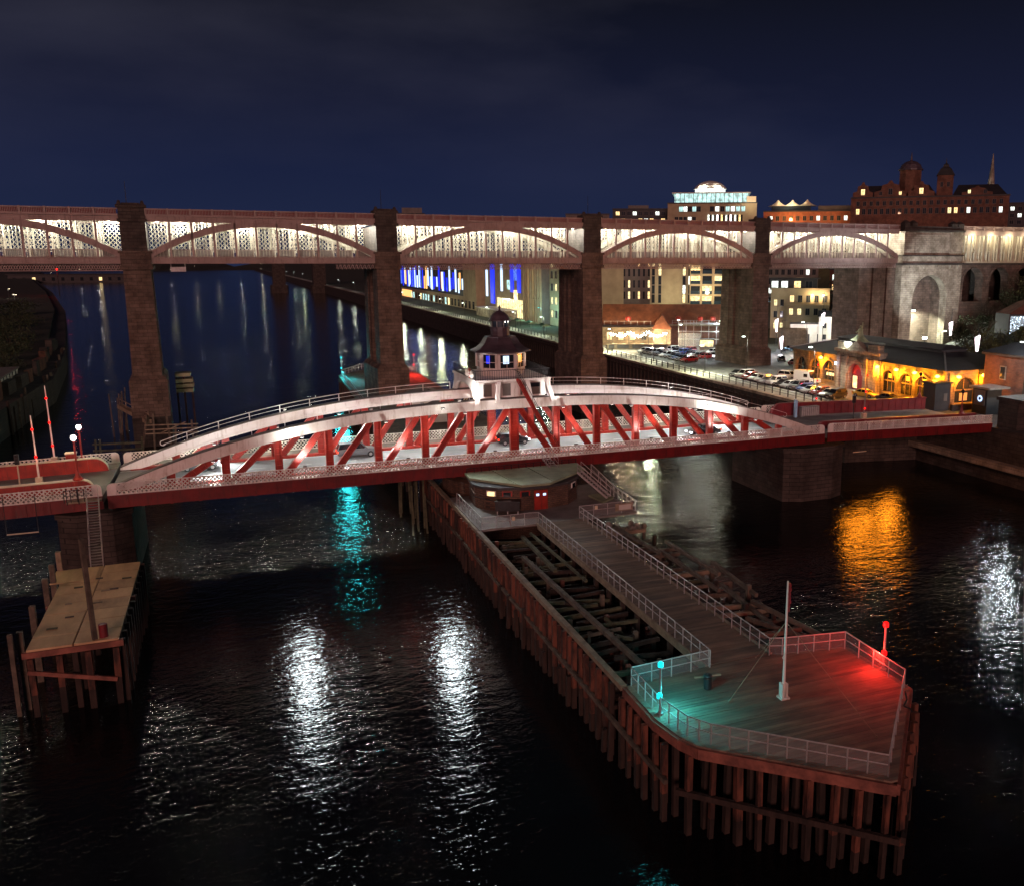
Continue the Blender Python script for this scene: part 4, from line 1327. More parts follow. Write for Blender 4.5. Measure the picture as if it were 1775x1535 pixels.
for P, Q, n in (((-9.0, -57.4), (-9.05, -64.6), 6), ((-8.6, -65.2), (-0.1, -73.45), 9), ((0.1, -73.4), (8.1, -65.3), 9), ((8.2, -64.8), (8.3, -58.4), 6)):
    along(P, Q, n, lambda x, y: pile(x + RJ.uniform(-0.12, 0.12), y, -3, ZJ - 0.7, RJ.uniform(0.26, 0.4), 'pile_timber', 0.16))
for P, Q, n in (((-8.2, -57.4), (-8.2, -64.6), 5), ((-7.6, -65.2), (-0.1, -72.1), 8), ((0.3, -72.0), (7.3, -65.0), 6), ((-5, -60), (5, -60), 6), ((-5, -64), (5, -64), 6), ((-2, -68), (2.5, -68), 3)):
    along(P, Q, n, lambda x, y: pile(x, y, -3, ZJ - 0.2, 0.34, 'black_pile', 0.2))
# lower rails tying the piles together
for P, Q in (((-9.2, 4), (-9.2, -22)), ((-9.2, -22), (-9.2, -40)), ((-9.2, -40), (-9.25, -58)), ((-9.25, -58), (-9.2, -64.7))):
    MB().bar((*P, 2.9), (*Q, 2.9), 0.24, 0.28).obj('tie_rail', 'old_timber', JT)
MB().bar((-8.85, -65.3, 2.6), (-0.15, -73.7, 2.5), 0.26, 0.34).obj('tie_rail', 'black_pile', JT)
MB().bar((0.1, -73.7, 2.5), (8.45, -65.2, 2.6), 0.26, 0.34).obj('tie_rail', 'black_pile', JT)
# inner piles carrying the walkway
for k in range(13):
    y = -22.5 - k * 2.9
    for x in (-2.4, 2.1):
        pile(x, y, -3, ZJ - 0.55, 0.34, 'black_pile', 0.1)
for x in (-2.5, 2.2):
    MB().bar((x, -21.3, ZJ - 0.38), (x, -57.6, ZJ - 0.38), 0.3, 0.34).obj('walkway_bearer', 'pale_timber', JT)
MB().box(-2.75, -2.62, -57.4, -21.3, ZJ - 0.1, ZJ + 0.12).box(2.32, 2.45, -57.4, -21.3, ZJ - 0.1, ZJ + 0.12).obj('kerb_board', 'pale_timber', JT)
# open framework on the left of the walkway: cross beams and two long runners
for k in range(26):
    y = -22.6 - k * 1.38 + RJ.uniform(-0.35, 0.35)
    if RJ.random() < 0.14:
        continue
    g = MB().bar((-8.7 + RJ.choice([0, 0, 0, 1.8]), y + RJ.uniform(-0.3, 0.3), ZJ - 1.0 + RJ.uniform(-0.5, 0.1)), (-2.6 - RJ.choice([0, 0, 0, 1.5]), y + RJ.uniform(-0.4, 0.4), ZJ - 1.0 + RJ.uniform(-0.5, 0.1)), RJ.uniform(0.22, 0.34), RJ.uniform(0.22, 0.34))
    g.obj('cross_beam', RJ.choice(['black_pile', 'mossy_timber', 'black_pile', 'black_pile']), JT)
for k in range(24):
    y = -22.6 - k * 1.5
    MB().bar((-8.7, y, ZJ - 2.6 + RJ.uniform(-0.2, 0.2)), (-2.6, y + RJ.uniform(-0.3, 0.3), ZJ - 2.6), 0.3, 0.26).obj('lower_beam', 'black_pile', JT)
MB().bar((-6.7, -29.5, ZJ - 0.55), (-5.9, -57.3, ZJ - 0.6), 0.36, 0.34).obj('runner', 'old_timber', JT)
MB().bar((-4.9, -23.5, ZJ - 0.5), (-5.1, -34.0, ZJ - 0.62), 0.34, 0.3).obj('runner', 'mossy_timber', JT)
MB().bar((-3.9, -23.0, ZJ - 0.4), (-3.5, -37.5, ZJ - 0.62), 0.22, 0.22).obj('runner', 'mossy_timber', JT)
for k in range(22):
    xa, ya = RJ.uniform(-8.2, -4.5), RJ.uniform(-56, -24)
    MB().bar((xa, ya, ZJ - RJ.uniform(0.7, 1.6)), (xa + RJ.uniform(-1.5, 3.5), ya + RJ.uniform(-2.4, 2.4), ZJ - RJ.uniform(0.7, 2.2)), 0.2, 0.22).obj('fallen_beam', RJ.choice(['black_pile', 'mossy_timber', 'old_timber']), JT)
for k in range(22):
    x, y = RJ.uniform(-8.0, -3.2), RJ.uniform(-56, -23)
    pile(x, y, -3, ZJ - RJ.uniform(0.5, 1.1), 0.32, 'old_timber' if k % 3 else 'beam_timber', 0.15)
# broken framework on the right
for k in range(22):
    y = -22.0 - k * 1.55
    ln = RJ.choice([5.6, 6.2, 4.6, 5.9, 3.6])
    z = ZJ - 0.75 + RJ.uniform(-0.22, 0.1)
    MB().bar((2.3, y, z), (2.3 + ln, y + RJ.uniform(-0.35, 0.35), z - RJ.uniform(0, 0.5)), RJ.uniform(0.3, 0.42), RJ.uniform(0.28, 0.36)).obj('cross_beam', RJ.choice(['pale_timber', 'old_timber', 'old_timber', 'mossy_timber']), JT)
    if RJ.random() < 0.85:
        MB().bar((3 + RJ.uniform(0, 2), y - 0.6, z - 1.0), (5.6 + RJ.uniform(0, 2.6), y + RJ.uniform(-1, 1.0), z - RJ.uniform(0.2, 1.5)), 0.26, 0.26).obj('fallen_beam', RJ.choice(['old_timber', 'black_pile', 'mossy_timber']), JT)
    for q_ in range(2):
        x = RJ.uniform(3.2, 8.4)
        pile(x, y + RJ.uniform(-0.6, 0.6), -3, ZJ - RJ.uniform(0.1, 1.4), RJ.uniform(0.26, 0.38), RJ.choice(['old_timber', 'black_pile']), 0.35)
    if RJ.random() < 0.7:
        MB().bar((RJ.uniform(2.6, 5), y, z - 1.8), (RJ.uniform(6, 9), y + RJ.uniform(-0.5, 0.5), z - 2.2), 0.28, 0.28).obj('lower_beam', 'black_pile', JT)
for x0, y0, x1, y1 in ((5.0, -24, 5.4, -34), (5.6, -33, 5.9, -44), (6.6, -43, 6.2, -52), (7.8, -30, 7.6, -41), (6.9, -47.5, 8.4, -55), (4.9, -50.0, 8.0, -56.5), (8.6, -38, 8.3, -46)):
    MB().bar((x0, y0, ZJ - 0.35 + RJ.uniform(-0.3, 0.1)), (x1, y1, ZJ - 0.5 + RJ.uniform(-0.3, 0.2)), 0.3, 0.3).obj('runner', 'old_timber', JT)
# piles of the hidden right face and the upstream part
for k in range(28):
    pile(8.9 + k * 0.055, 8 + 3.7 * k, -3, ZJ - 0.3, 0.36, 'black_pile', 0.1)
    pile(-8.95 + k * 0.03, 8 + 3.7 * k, -3, ZJ - 0.3, 0.36, 'black_pile', 0.1)
for k in range(12):                       # drooping weed-hung stakes under the bridge on the left
    pile(-10.2 + RJ.uniform(-1.8, 0.4), 2 + RJ.uniform(-5, 8), -3, RJ.uniform(4.2, 7.2), 0.2, 'mossy_timber', 0.5)

# ---- fences of tubular posts, rails and netting
def fence(name, label, pts, z, h=1.25, sp=1.25, m_='galvanised', group='railings on the jetty', mesh=True, zs=None, cat='railing'):
    t2 = T(name, label, cat, (pts[0][0], pts[0][1], z), 0, group)
    ox, oy = pts[0]
    pm = MB().tube((0, 0, 0), (0, 0, h), 0.042, 6).mesh('post', m_)
    last = None
    for k, ((xa, ya), (xb_, yb2)) in enumerate(zip(pts[:-1], pts[1:])):
        L = math.hypot(xb_ - xa, yb2 - ya)
        n = max(1, round(L / sp))
        za, zb_ = (zs[k] - z, zs[k + 1] - z) if zs else (0, 0)
        for zr, r_ in ((h, 0.04), (h * 0.55, 0.03)):
            MB().tube((xa - ox, ya - oy, za + zr), (xb_ - ox, yb2 - oy, zb_ + zr), r_, 6).obj('rail', m_, t2)
        for i in range(n + (1 if k == len(pts) - 2 else 0)):
            a = i / n
            inst(pm, 'post', t2, (xa + (xb_ - xa) * a - ox, ya + (yb2 - ya) * a - oy, za + (zb_ - za) * a))
        if mesh:
            MB().hexa([(xa - ox, ya - oy, za + 0.06), (xb_ - ox, yb2 - oy, zb_ + 0.06), (xb_ - ox, yb2 - oy + 0.008, zb_ + 0.06), (xa - ox, ya - oy + 0.008, za + 0.06), (xa - ox, ya - oy, za + h - 0.04), (xb_ - ox, yb2 - oy, zb_ + h - 0.04), (xb_ - ox, yb2 - oy + 0.008, zb_ + h - 0.04), (xa - ox, ya - oy + 0.008, za + h - 0.04)]).obj('netting', 'wire_mesh', t2)
    return t2
def arc(cx, cy_, r_, a0, a1, n):
    return [(cx + r_ * math.cos(rad(a0 + (a1 - a0) * i / n)), cy_ + r_ * math.sin(rad(a0 + (a1 - a0) * i / n))) for i in range(n + 1)]
fence('railing', 'railing along the left side of the plank walkway', [(-2.5, -21.4), (-2.5, -57.4)], ZJ)
fence('railing', 'railing along the right side of the plank walkway', [(2.15, -20.9), (2.15, -57.5)], ZJ)
fence('railing', 'short teal-lit railing across the open framework at the end platform', [(-2.5, -57.6), (-8.4, -58.0)], ZJ, sp=1.5)
fence('railing', 'long curved railing on the near left edge of the end platform', [(-8.4, -58.0), (-8.45, -62.3), (-8.0, -64.9), (-7.2, -66.2), (-0.2, -72.6)], ZJ, sp=1.0)
fence('railing', 'railing on the right edge of the end platform, red lamp beside it', [(-0.2, -72.6), (7.4, -64.9), (7.6, -58.6)], ZJ, sp=1.5)
fence('railing', 'red-lit railing across the broken timbers at the end platform', [(7.6, -58.6), (3.0, -57.8), (2.15, -57.5)], ZJ, sp=1.2)
fence('railing', 'railing on the jetty edge left of the pier house', [(-8.45, -10.5), (-8.45, -21.2)], ZJ, sp=1.3)
fence('railing', 'railing across the landing left of the walkway entrance', [(-8.45, -21.2), (-2.5, -21.4)], ZJ, sp=1.5)
fence('railing', 'railing with a notice board right of the walkway entrance', [(2.15, -20.9), (8.6, -20.9)], ZJ, sp=1.5)
fence('railing', 'railing up the right edge of the landing beside the steel stair', [(8.6, -20.9), (8.6, -15), (7.4, -11.0)], ZJ, sp=1.2, zs=[ZJ, ZJ + 0.2, ZJ + 2.0])
fence('railing', 'white railing at the upstream end of the jetty behind the middle pier', [(-7.0, 113.0), (-1.0, 124), (5, 121), (10.2, 111)], ZJ, sp=2.0)
fence('railing', 'railing along the upstream jetty edge under the high bridge', [(-8.4, 60), (-7.2, 112)], ZJ, sp=2.5, m_='grey_metal')
t_ = T('notice_board', 'pale notice board fixed on the landing railing', 'notice board', (7.2, -21.05, ZJ))
MB().box(-1.0, 1.0, -0.05, 0.05, 0.3, 1.1).obj('board', 'pale_timber', t_)
MB().box(-0.6, 0.8, -0.07, -0.052, 0.4, 0.95).obj('notice', 'render_white', t_)
tag(MB().box(-0.16, 0.16, -0.04, 0.04, -0.2, 0.2).obj('small_sign', 'cream_paint', None, (-5.2, -21.45, ZJ + 0.85)), 'small square sign on the landing railing left of the walkway', 'sign')
tag(MB().box(-0.16, 0.16, -0.04, 0.04, -0.2, 0.2).obj('small_sign', 'cream_paint', None, (4.0, -21.05, ZJ + 0.95)), 'small square sign on the landing railing right of the walkway', 'sign')

# ---- navigation light posts
def nav_post(label, x, y, z, col, power, z1=1.25, z2=3.15, group='navigation lights', lightz=(1.0, 1.0)):
    mm, cc = ('lamp_red', (1.0, 0.03, 0.02)) if col == 'red' else ('lamp_teal', (0.05, 0.85, 0.9))
    t2 = T('light_post', label, 'light post', (x, y, z), 0, group)
    MB().tube((0, 0, 0), (0, 0, z2 - 0.15), 0.09, 8, 0.07).tube((0, 0, 0), (0, 0, 0.12), 0.22, 8).obj('pole', 'grey_metal', t2)
    for zz in (z1, z2):
        o = MB().lathe([(0.05, zz - 0.16), (0.17, zz - 0.12), (0.17, zz + 0.12), (0.09, zz + 0.2), (0.02, zz + 0.22)], 10, -0.12 if zz == z1 else 0, -0.14 if zz == z1 else 0).obj('lamp', mm, t2)
        MB().bar((0, 0, zz - 0.2), (-0.12 if zz == z1 else 0, -0.14 if zz == z1 else 0, zz - 0.16), 0.08, 0.08).obj('bracket', 'dark_metal', o)
        if power > 500:                   # beam added to the distant pair, aimed down river for their reflections
            lamp((-0.3, -0.3, zz), power, cc, 0.8, t2, spot=110, aim=(-3.5, -10, zz - 1.5), blend=0.4)
            lamp((-0.3, -0.3, zz), 120, cc, 0.25, t2)
        else:
            lamp((0.75 if col == 'teal' else -0.75, 0.1, zz), power, cc, 0.2, t2)
    return t2
nav_post('post with two teal lamps on the left edge of the end platform', -8.3, -62.0, ZJ, 'teal', 80)
nav_post('post with two red lamps on the right edge of the end platform', 7.9, -62.3, ZJ, 'red', 85)
nav_post('distant post with two teal lamps at the upstream jetty corner', -7.2, 110.5, ZJ, 'teal', 1000, 2.0, 4.4)
nav_post('distant post with two red lamps beside the middle sandstone pier', 9.6, 110.5, ZJ, 'red', 900, 2.0, 4.4)
# ---- flagpole with stays
t_ = T('flagpole', 'white flagpole with furled flag and rope stays on the end platform', 'flagpole', (-0.4, -63.1, ZJ))
MB().tube((0, 0, 0.5), (0, 0, 7.6), 0.1, 10, 0.05).obj('pole', 'white_paint', t_)
MB().box(-0.2, -0.08, -0.2, 0.2, 0, 1.0).box(0.08, 0.2, -0.2, 0.2, 0, 1.0).box(-0.3, 0.3, -0.3, 0.3, 0, 0.12).obj('foot_bracket', 'white_paint', t_)
fg = MB()
for k in range(7):
    z = 7.3 - k * 0.26
    fg.ball((0.14 + 0.03 * math.sin(k * 2), 0.02 * math.cos(k), z), 0.13 - 0.006 * k, 7, 4, 1.5)
fg.obj('furled_flag', 'maroon_paint', t_)
MB().path([(0, -0.12, 3.0), (-0.25, -0.1, 2.75), (-0.1, -0.1, 2.55)], 0.025, 5).obj('cleat', 'white_paint', t_)
for q_ in ((-3.3, 0.9, 0.02), (2.3, -6.0, 0.02), (1.5, 5.6, 0.02)):
    MB().tube((0, 0, 5.0), q_, 0.018, 5).ball(q_, 0.07, 6, 4).obj('stay', 'pale_timber', t_)
# ---- bin
t_ = T('litter_bin', 'black litter bin standing on the end platform', 'litter bin', (-4.1, -60.2, ZJ))
MB().lathe([(0.24, 0), (0.26, 0.05), (0.26, 0.7), (0.27, 0.72)], 10).obj('body', 'dark_metal', t_)
MB().lathe([(0.3, 0.86), (0.28, 0.94), (0.12, 1.02)], 10).box(-0.26, -0.22, -0.05, 0.05, 0.7, 0.88).box(0.22, 0.26, -0.05, 0.05, 0.7, 0.88).obj('lid', 'dark_metal', t_)
tag(MB().bar((-0.9, 0.1, 0.05), (0.9, -0.15, 0.05), 0.14, 0.1).obj('loose_plank', 'pale_timber', None, (-3.3, -58.7, ZJ)), 'loose pale plank lying by the walkway railing foot', 'plank')
t_ = T('rope_coil', 'dark rope hanging on the right edge railing of the platform', 'rope', (5.6, -67.0, ZJ))
MB().path([(0, 0, 1.1), (0.1, -0.1, 0.6), (-0.1, -0.1, 0.2), (0.25, -0.3, 0.05), (0.1, -0.6, 0.03)], 0.05, 6).obj('rope', 'rubber', t_)

# ---- pier house with the green roof
HT = T('pier_house', 'low rounded brick pier house with a flat green roof', 'hut', (0, -12, ZJ))
hp = [(-6.6, 3.4), (-6.9, -0.6), (-6.3, -2.0), (-4.9, -3.2), (-2.6, -4.0), (0.2, -4.1), (2.9, -3.4), (4.7, -1.4), (5.1, 0.8), (4.9, 3.4)]
MB().prism(hp, 0, 2.35).obj('wall', 'hut_brick', HT)
MB().prism([(x * 1.02, y * 1.03) for x, y in hp], 1.5, 1.64).obj('sill_band', 'hut_brick', HT)
MB().prism([(x * 1.035, y * 1.05) for x, y in hp], 2.35, 2.62).obj('eaves', 'dark_panel', HT)
rp_ = [(-7.0, 3.6), (-7.1, 0.9), (-2.7, -4.5), (0.4, -4.6), (6.4, 0.3), (6.5, 3.6)]
MB().prism(rp_, 2.72, 2.95).obj('roof', 'roof_green', HT)
MB().bar((-3.0, -4.3, 3.0), (-3.8, 3.4, 3.0), 0.18, 0.08).bar((1.0, -4.1, 3.0), (0.4, 3.4, 3.0), 0.18, 0.08).obj('roof_batten', 'roof_green', HT)
def wall_pos(k, a):
    (xa, ya), (xb_, yb2) = hp[k], hp[k + 1]
    return xa + (xb_ - xa) * a, ya + (yb2 - ya) * a, math.atan2(yb2 - ya, xb_ - xa)
for k, a, fm_2 in ((2, 0.5, 'white_paint'), (3, 0.35, 'red_paint'), (4, 0.12, 'red_paint'), (6, 0.55, 'white_paint')):
    x, y, r_ = wall_pos(k, a)
    o = T_w = MB().box(-0.55, 0.55, -0.1, 0.02, 1.5, 2.2).obj('window_frame', fm_2, HT, (x, y, 0), r_)
    MB().box(-0.4, 0.4, -0.13, -0.1, 1.6, 2.1).obj('pane', 'win_warm' if k == 2 else 'dark_glass', o)
x, y, r_ = wall_pos(4, 0.75)
d_ = MB().box(-0.75, 0.75, -0.14, 0.02, 0, 2.15).obj('door', 'red_paint', HT, (x, y, 0), r_)
MB().box(-0.02, 0.02, -0.17, -0.14, 0.05, 2.1).box(-0.62, -0.15, -0.17, -0.14, 1.5, 1.85).box(0.15, 0.62, -0.17, -0.14, 1.5, 1.85).obj('door_trim', 'maroon_paint', d_)
MB().box(-0.55, -0.22, -0.19, -0.171, 1.55, 1.8).box(0.22, 0.55, -0.19, -0.171, 1.55, 1.8).obj('door_notice', 'strip_ice', d_)
MB().path([(-7.0, -0.4, 1.2), (-6.2, -2.2, 1.25), (-4.9, -3.35, 1.0), (-3.4, -3.95, 1.2)], 0.05, 6).obj('pipe', 'dark_metal', HT)
fence('railing', 'low dark railing along the back of the green roof', [(-6.8, -8.6), (6.4, -8.6)], 8.55, 0.5, 0.9, 'dark_metal', mesh=False)
t_ = T('steel_stair', 'pale steel stair from the green roof down to the landing', 'stair', (5.3, -12.6, ZJ))
s0, s1 = Vector((0, 0, 2.9)), Vector((2.6, -2.6, 0.25))
sdv = Vector((0.7, 0.7, 0))
for s_ in (-0.5, 0.5):
    MB().bar(s0 + sdv * s_, s1 + sdv * s_, 0.07, 0.24).obj('stringer', 'galvanised', t_)
    MB().path([s0 + sdv * s_ + Vector((0, 0, 1.05)), s1 + sdv * s_ + Vector((0, 0, 1.0))], 0.03, 6).path([s0 + sdv * s_ + Vector((0, 0, 0.55)), s1 + sdv * s_ + Vector((0, 0, 0.5))], 0.025, 6).obj('handrail', 'galvanised', t_)
    for k in range(4):
        p = s0.lerp(s1, k / 3) + sdv * s_
        MB().tube(p, p + Vector((0, 0, 1.05)), 0.03, 6).obj('rail_post', 'galvanised', t_)
trm = MB().bar((-0.33, -0.33, 0), (0.33, 0.33, 0), 0.26, 0.05).mesh('tread', 'galvanised')
for k in range(12):
    inst(trm, 'tread', t_, s0.lerp(s1, (k + 0.5) / 12))
tag(MB().prism([(6.6, -16.6), (8.4, -15.4), (8.4, -13), (6.2, -13.2)], 0, 0.22).obj('concrete_pad', 'roof_green', None, (0, 0, ZJ)), 'mossy concrete pad at the foot of the steel stair', 'pad')
t_ = T('storage_tank', 'dark box tank on short legs in front of the pier house', 'tank', (-4.3, -16.4, ZJ), rad(-22))
MB().box(-1.3, 1.3, -0.5, 0.5, 0.35, 1.35).box(-1.35, 1.35, -0.55, 0.55, 1.35, 1.42).obj('body', 'dark_metal', t_)
for x in (-1.1, 0, 1.1):
    MB().box(x - 0.06, x + 0.06, -0.4, 0.4, 0, 0.35).obj('leg', 'galvanised', t_)
for i in range(26):
    x, y = RJ.uniform(2.6, 8.2), RJ.uniform(-24.5, -21.8)
    o = MB().ball((0, 0, 0), RJ.uniform(0.25, 0.5), 6, 4, 0.7).obj('boulder', 'rubble', None, (x, y, ZJ - 0.9 + RJ.uniform(-0.3, 0.2)))
    o.rotation_euler = (RJ.random() * 3, RJ.random() * 3, RJ.random() * 3)
    tag(o, 'grey boulder in the heap below the landing railing', 'boulder', 'boulders below the landing')
# upstream part: white sheds, A-frame gear
def shed(label, x, y, w, d, h, rise, rz=0.0):
    t2 = T('small_shed', label, 'shed', (x, y, ZJ), rz, 'sheds on the upstream jetty')
    MB().box(-w / 2, w / 2, -d / 2, d / 2, 0, h).obj('wall', 'render_white', t2)
    g = MB()
    for s_ in (-1, 1):
        g.hexa([(0, -d / 2 - 0.3, h + rise), (s_ * (w / 2 + 0.3), -d / 2 - 0.3, h), (s_ * (w / 2 + 0.3), d / 2 + 0.3, h), (0, d / 2 + 0.3, h + rise), (0, -d / 2 - 0.3, h + rise + 0.15), (s_ * (w / 2 + 0.3), -d / 2 - 0.3, h + 0.15), (s_ * (w / 2 + 0.3), d / 2 + 0.3, h + 0.15), (0, d / 2 + 0.3, h + rise + 0.15)])
    g.obj('roof', 'grey_panel', t2)
    MB().add([(-w / 2, -d / 2, h), (w / 2, -d / 2, h), (0, -d / 2, h + rise), (-w / 2, -d / 2 + 0.2, h), (w / 2, -d / 2 + 0.2, h), (0, -d / 2 + 0.2, h + rise)], [(0, 1, 2), (5, 4, 3), (0, 2, 5, 3), (1, 4, 5, 2)]).obj('gable', 'dark_panel', t2)
shed('larger grey-roofed shed on the jetty behind the white girder', 0.6, 52, 6.6, 6, 3.0, 1.6)
shed('smaller grey-roofed shed on the jetty nearest the white girder', 2.4, 44, 5.0, 5, 2.2, 1.3)
t_ = T('derrick_frame', 'yellow timber derrick frame on the jetty behind the white girder', 'derrick', (7.2, 44, ZJ))
for p, q_ in (((-3.4, 0, 0), (0, 0, 5.6)), ((-2.6, 0.8, 0), (0.5, 0.4, 5.6)), ((0.3, 0, 0), (0.3, 0, 5.8)), ((1.0, 0.6, 0), (0.7, 0.4, 5.6)), ((-1.6, 0.2, 2.9), (0.6, 0.2, 3.0))):
    MB().bar(p, q_, 0.2, 0.2).obj('spar', 'render_cream', t_)

# ================================================================== LEFT SIDE: mooring dolphin, stair, lamps, barriers
DZ = 5.0
DO = T('mooring_dolphin', 'plank-topped timber mooring platform on piles at the lower left', 'mooring platform', (-42.4, -26, 0))
DX0, DX1, DY0, DY1 = -2.9, 2.9, -9.6, 9.0
for k in range(8):
    a = DY0 + (DY1 - DY0) * k / 8
    b2 = DY0 + (DY1 - DY0) * (k + 1) / 8
    for x0, x1 in ((DX0, -0.05), (0.05, DX1)):
        MB().box(x0, x1, a + 0.045, b2 - 0.045, DZ - 0.14, DZ + RJ.uniform(0, 0.035)).obj('deck_board', RJ.choice(['ply_boards', 'ply_boards', 'ply_worn']), DO)
MB().box(DX0 - 0.8, -0.3, 5.0, 8.6, DZ + 0.04, DZ + 0.1).obj('deck_sheet', 'ply_boards', DO)
for y in (DY0 + 0.15, 0, DY1 - 0.2):
    MB().box(DX0 - 0.3, DX1 + 0.3, y - 0.18, y + 0.18, DZ - 0.6, DZ - 0.16).obj('bearer', 'beam_timber', DO)
for x in (DX0 + 0.1, DX1 - 0.1):
    MB().box(x - 0.16, x + 0.16, DY0, DY1, DZ - 1.0, DZ - 0.62).obj('bearer', 'old_timber', DO)
for k in range(12):
    y = DY0 + 0.4 + k * 1.6
    pile(DX1 + 0.2, y, -3, DZ - 0.2, 0.34, 'black_pile', 0.15, DO)
    if k % 2 == 0:
        pile(0.0, y, -3, DZ - 0.7, 0.36, 'black_pile', 0.1, DO)
for x in (-2.7, -0.9, 0.9, 2.7):
    pile(x, DY0 - 0.05, -3, DZ - 0.62, 0.4, 'pile_timber', 0.12, DO)
MB().bar((-2.9, DY0 - 0.3, 3.5), (2.6, DY0 - 0.3, 2.0), 0.2, 0.3).obj('brace', 'beam_timber', DO)
for y, h in ((8.8, 1.8), (5.4, 1.7), (2.2, 1.5), (-3.4, 1.2), (-8.2, 1.0)):
    pile(DX0 - 0.55, y, -3, DZ + h, 0.4, 'pale_timber' if y > 7 else 'old_timber', 0.1, DO)
pile(DX0 - 0.95, DY0 + 0.5, -3, DZ + 1.2, 0.3, 'old_timber', 0.1, DO)
for k in range(9):
    x, y = RJ.uniform(-2.2, 2.4), RJ.uniform(-8, 8)
    MB().box(x - RJ.uniform(0.15, 0.5), x + RJ.uniform(0.15, 0.5), y - 0.1, y + 0.1, DZ + 0.035, DZ + RJ.uniform(0.06, 0.14)).obj('loose_batten', RJ.choice(['old_timber', 'pale_timber', 'mossy_timber']), DO)
MB().tube((1.9, DY0 + 0.7, DZ), (1.9, DY0 + 0.7, DZ + 1.0), 0.3, 10).obj('bollard', 'maroon_paint', DO)
g = MB().tube((0.55, -9.3, 0.5), (0.05, -0.2, DZ + 2.1), 0.16, 8)
t_ = T('leaning_pole', 'dark timber pole leaning across the mooring platform', 'pole', (-42.4, -26, 0))
MB().bar((1.35, -9.2, DZ), (1.2, -9.0, DZ + 7.6), 0.3, 0.24).obj('pole', 'old_timber', t_)
MB().path([(1.2, -9.0, DZ + 7.0), (1.9, -8.8, DZ + 6.9), (2.4, -8.9, DZ + 7.1)], 0.03, 5).obj('hook', 'dark_metal', t_)
t_ = T('access_stair', 'long steel access stair from the approach span to the mooring platform', 'stair', (-43.9, -8.6, 0))
s0, s1 = Vector((0, 0, 9.2)), Vector((0.9, -8.3, DZ + 0.05))
for dx in (-0.5, 0.5):
    MB().bar(s0 + Vector((dx, 0, 0)), s1 + Vector((dx, 0, 0)), 0.08, 0.24).obj('stringer', 'galvanised', t_)
    MB().path([s0 + Vector((dx, 0.3, 1.25)), s0 + Vector((dx, 0, 1.1)), s1 + Vector((dx, 0, 1.1))], 0.035, 6).obj('handrail', 'galvanised', t_)
    for k in range(6):
        p = s0.lerp(s1, k / 5) + Vector((dx, 0, 0))
        MB().tube(p, p + Vector((0, 0, 1.12)), 0.03, 6).obj('rail_post', 'galvanised', t_)
trm = MB().box(-0.47, 0.47, -0.15, 0.15, -0.02, 0.02).mesh('tread', 'grey_metal')
for k in range(24):
    inst(trm, 'tread', t_, s0.lerp(s1, (k + 0.5) / 24))
MB().box(-2.3, 0.7, 0.05, 1.4, 9.0, 9.16).obj('landing', 'pale_timber', t_)
for x in (-2.2, -1.2):
    MB().tube((x, -0.02, 8.9), (x, -0.02, 10.6), 0.04, 6).obj('rail_post', 'dark_metal', t_)
fence('railing', 'dark railing on the timber landing above the access stair', [(-46.3, -8.7), (-44.6, -8.7)], 9.16, 1.2, 0.6, 'dark_metal', mesh=False)
# street lamps with lit globes
def globe_lamp(label, x, y, z, h, lit, power=0, group='red cast-iron lamp standards'):
    t2 = T('lamp_standard', label, 'street lamp', (x, y, z), 0, group)
    MB().lathe([(0.5, 0), (0.5, 0.12), (0.34, 0.3), (0.24, 0.5), (0.16, 0.75), (0.1, 1.0), (0.085, h - 0.5), (0.13, h - 0.45), (0.13, h - 0.38), (0.06, h - 0.3)], 10).obj('column', 'red_paint' if lit else 'maroon_paint', t2)
    if lit:
        MB().lathe([(0.06, h - 0.3), (0.2, h - 0.2), (0.27, h), (0.2, h + 0.2), (0.1, h + 0.26)], 12).obj('globe', 'lamp_white', t2)
        MB().lathe([(0.16, h + 0.26), (0.14, h + 0.3), (0.03, h + 0.4)], 10).obj('cap', 'dark_metal', t2)
        if power > 5000:  # unseen lamp: narrow beam added to brighten the mooring platform
            lamp((0, 0, h), power, (1.0, 0.74, 0.44), 0.28, t2, spot=46, aim=(18.1, -22, -5.4), blend=0.5)
            lamp((0, 0, h), 900, (1.0, 0.76, 0.46), 0.28, t2)
        else:
            lamp((0, 0, h), power, (1.0, 0.76, 0.46), 0.28, t2)
    else:
        MB().lathe([(0.06, h - 0.3), (0.2, h - 0.2), (0.27, h), (0.2, h + 0.2), (0.1, h + 0.26)], 12).obj('globe', 'dark_glass', t2)
        MB().lathe([(0.16, h + 0.26), (0.14, h + 0.3), (0.03, h + 0.4)], 10).obj('cap', 'dark_metal', t2)
globe_lamp('lit globe lamp standing nearer on the left approach span', -45.6, -4.2, 10.4, 4.3, True, 1200)
globe_lamp('lit globe lamp standing farther back on the left approach span', -47.0, 9.2, 9.2, 4.4, True, 1300)
globe_lamp('unseen lit globe lamp on the left approach span outside the left edge of the picture', -60.5, -4.2, 10.4, 6.2, True, 9500)
globe_lamp('unlit red lamp standard on the right approach span near the stone abutment', 69.5, -4.2, 9.6, 3.4, False)
globe_lamp('unlit red lamp standard at the far side of the right approach span', 71.0, 6.6, 10.5, 3.8, False)
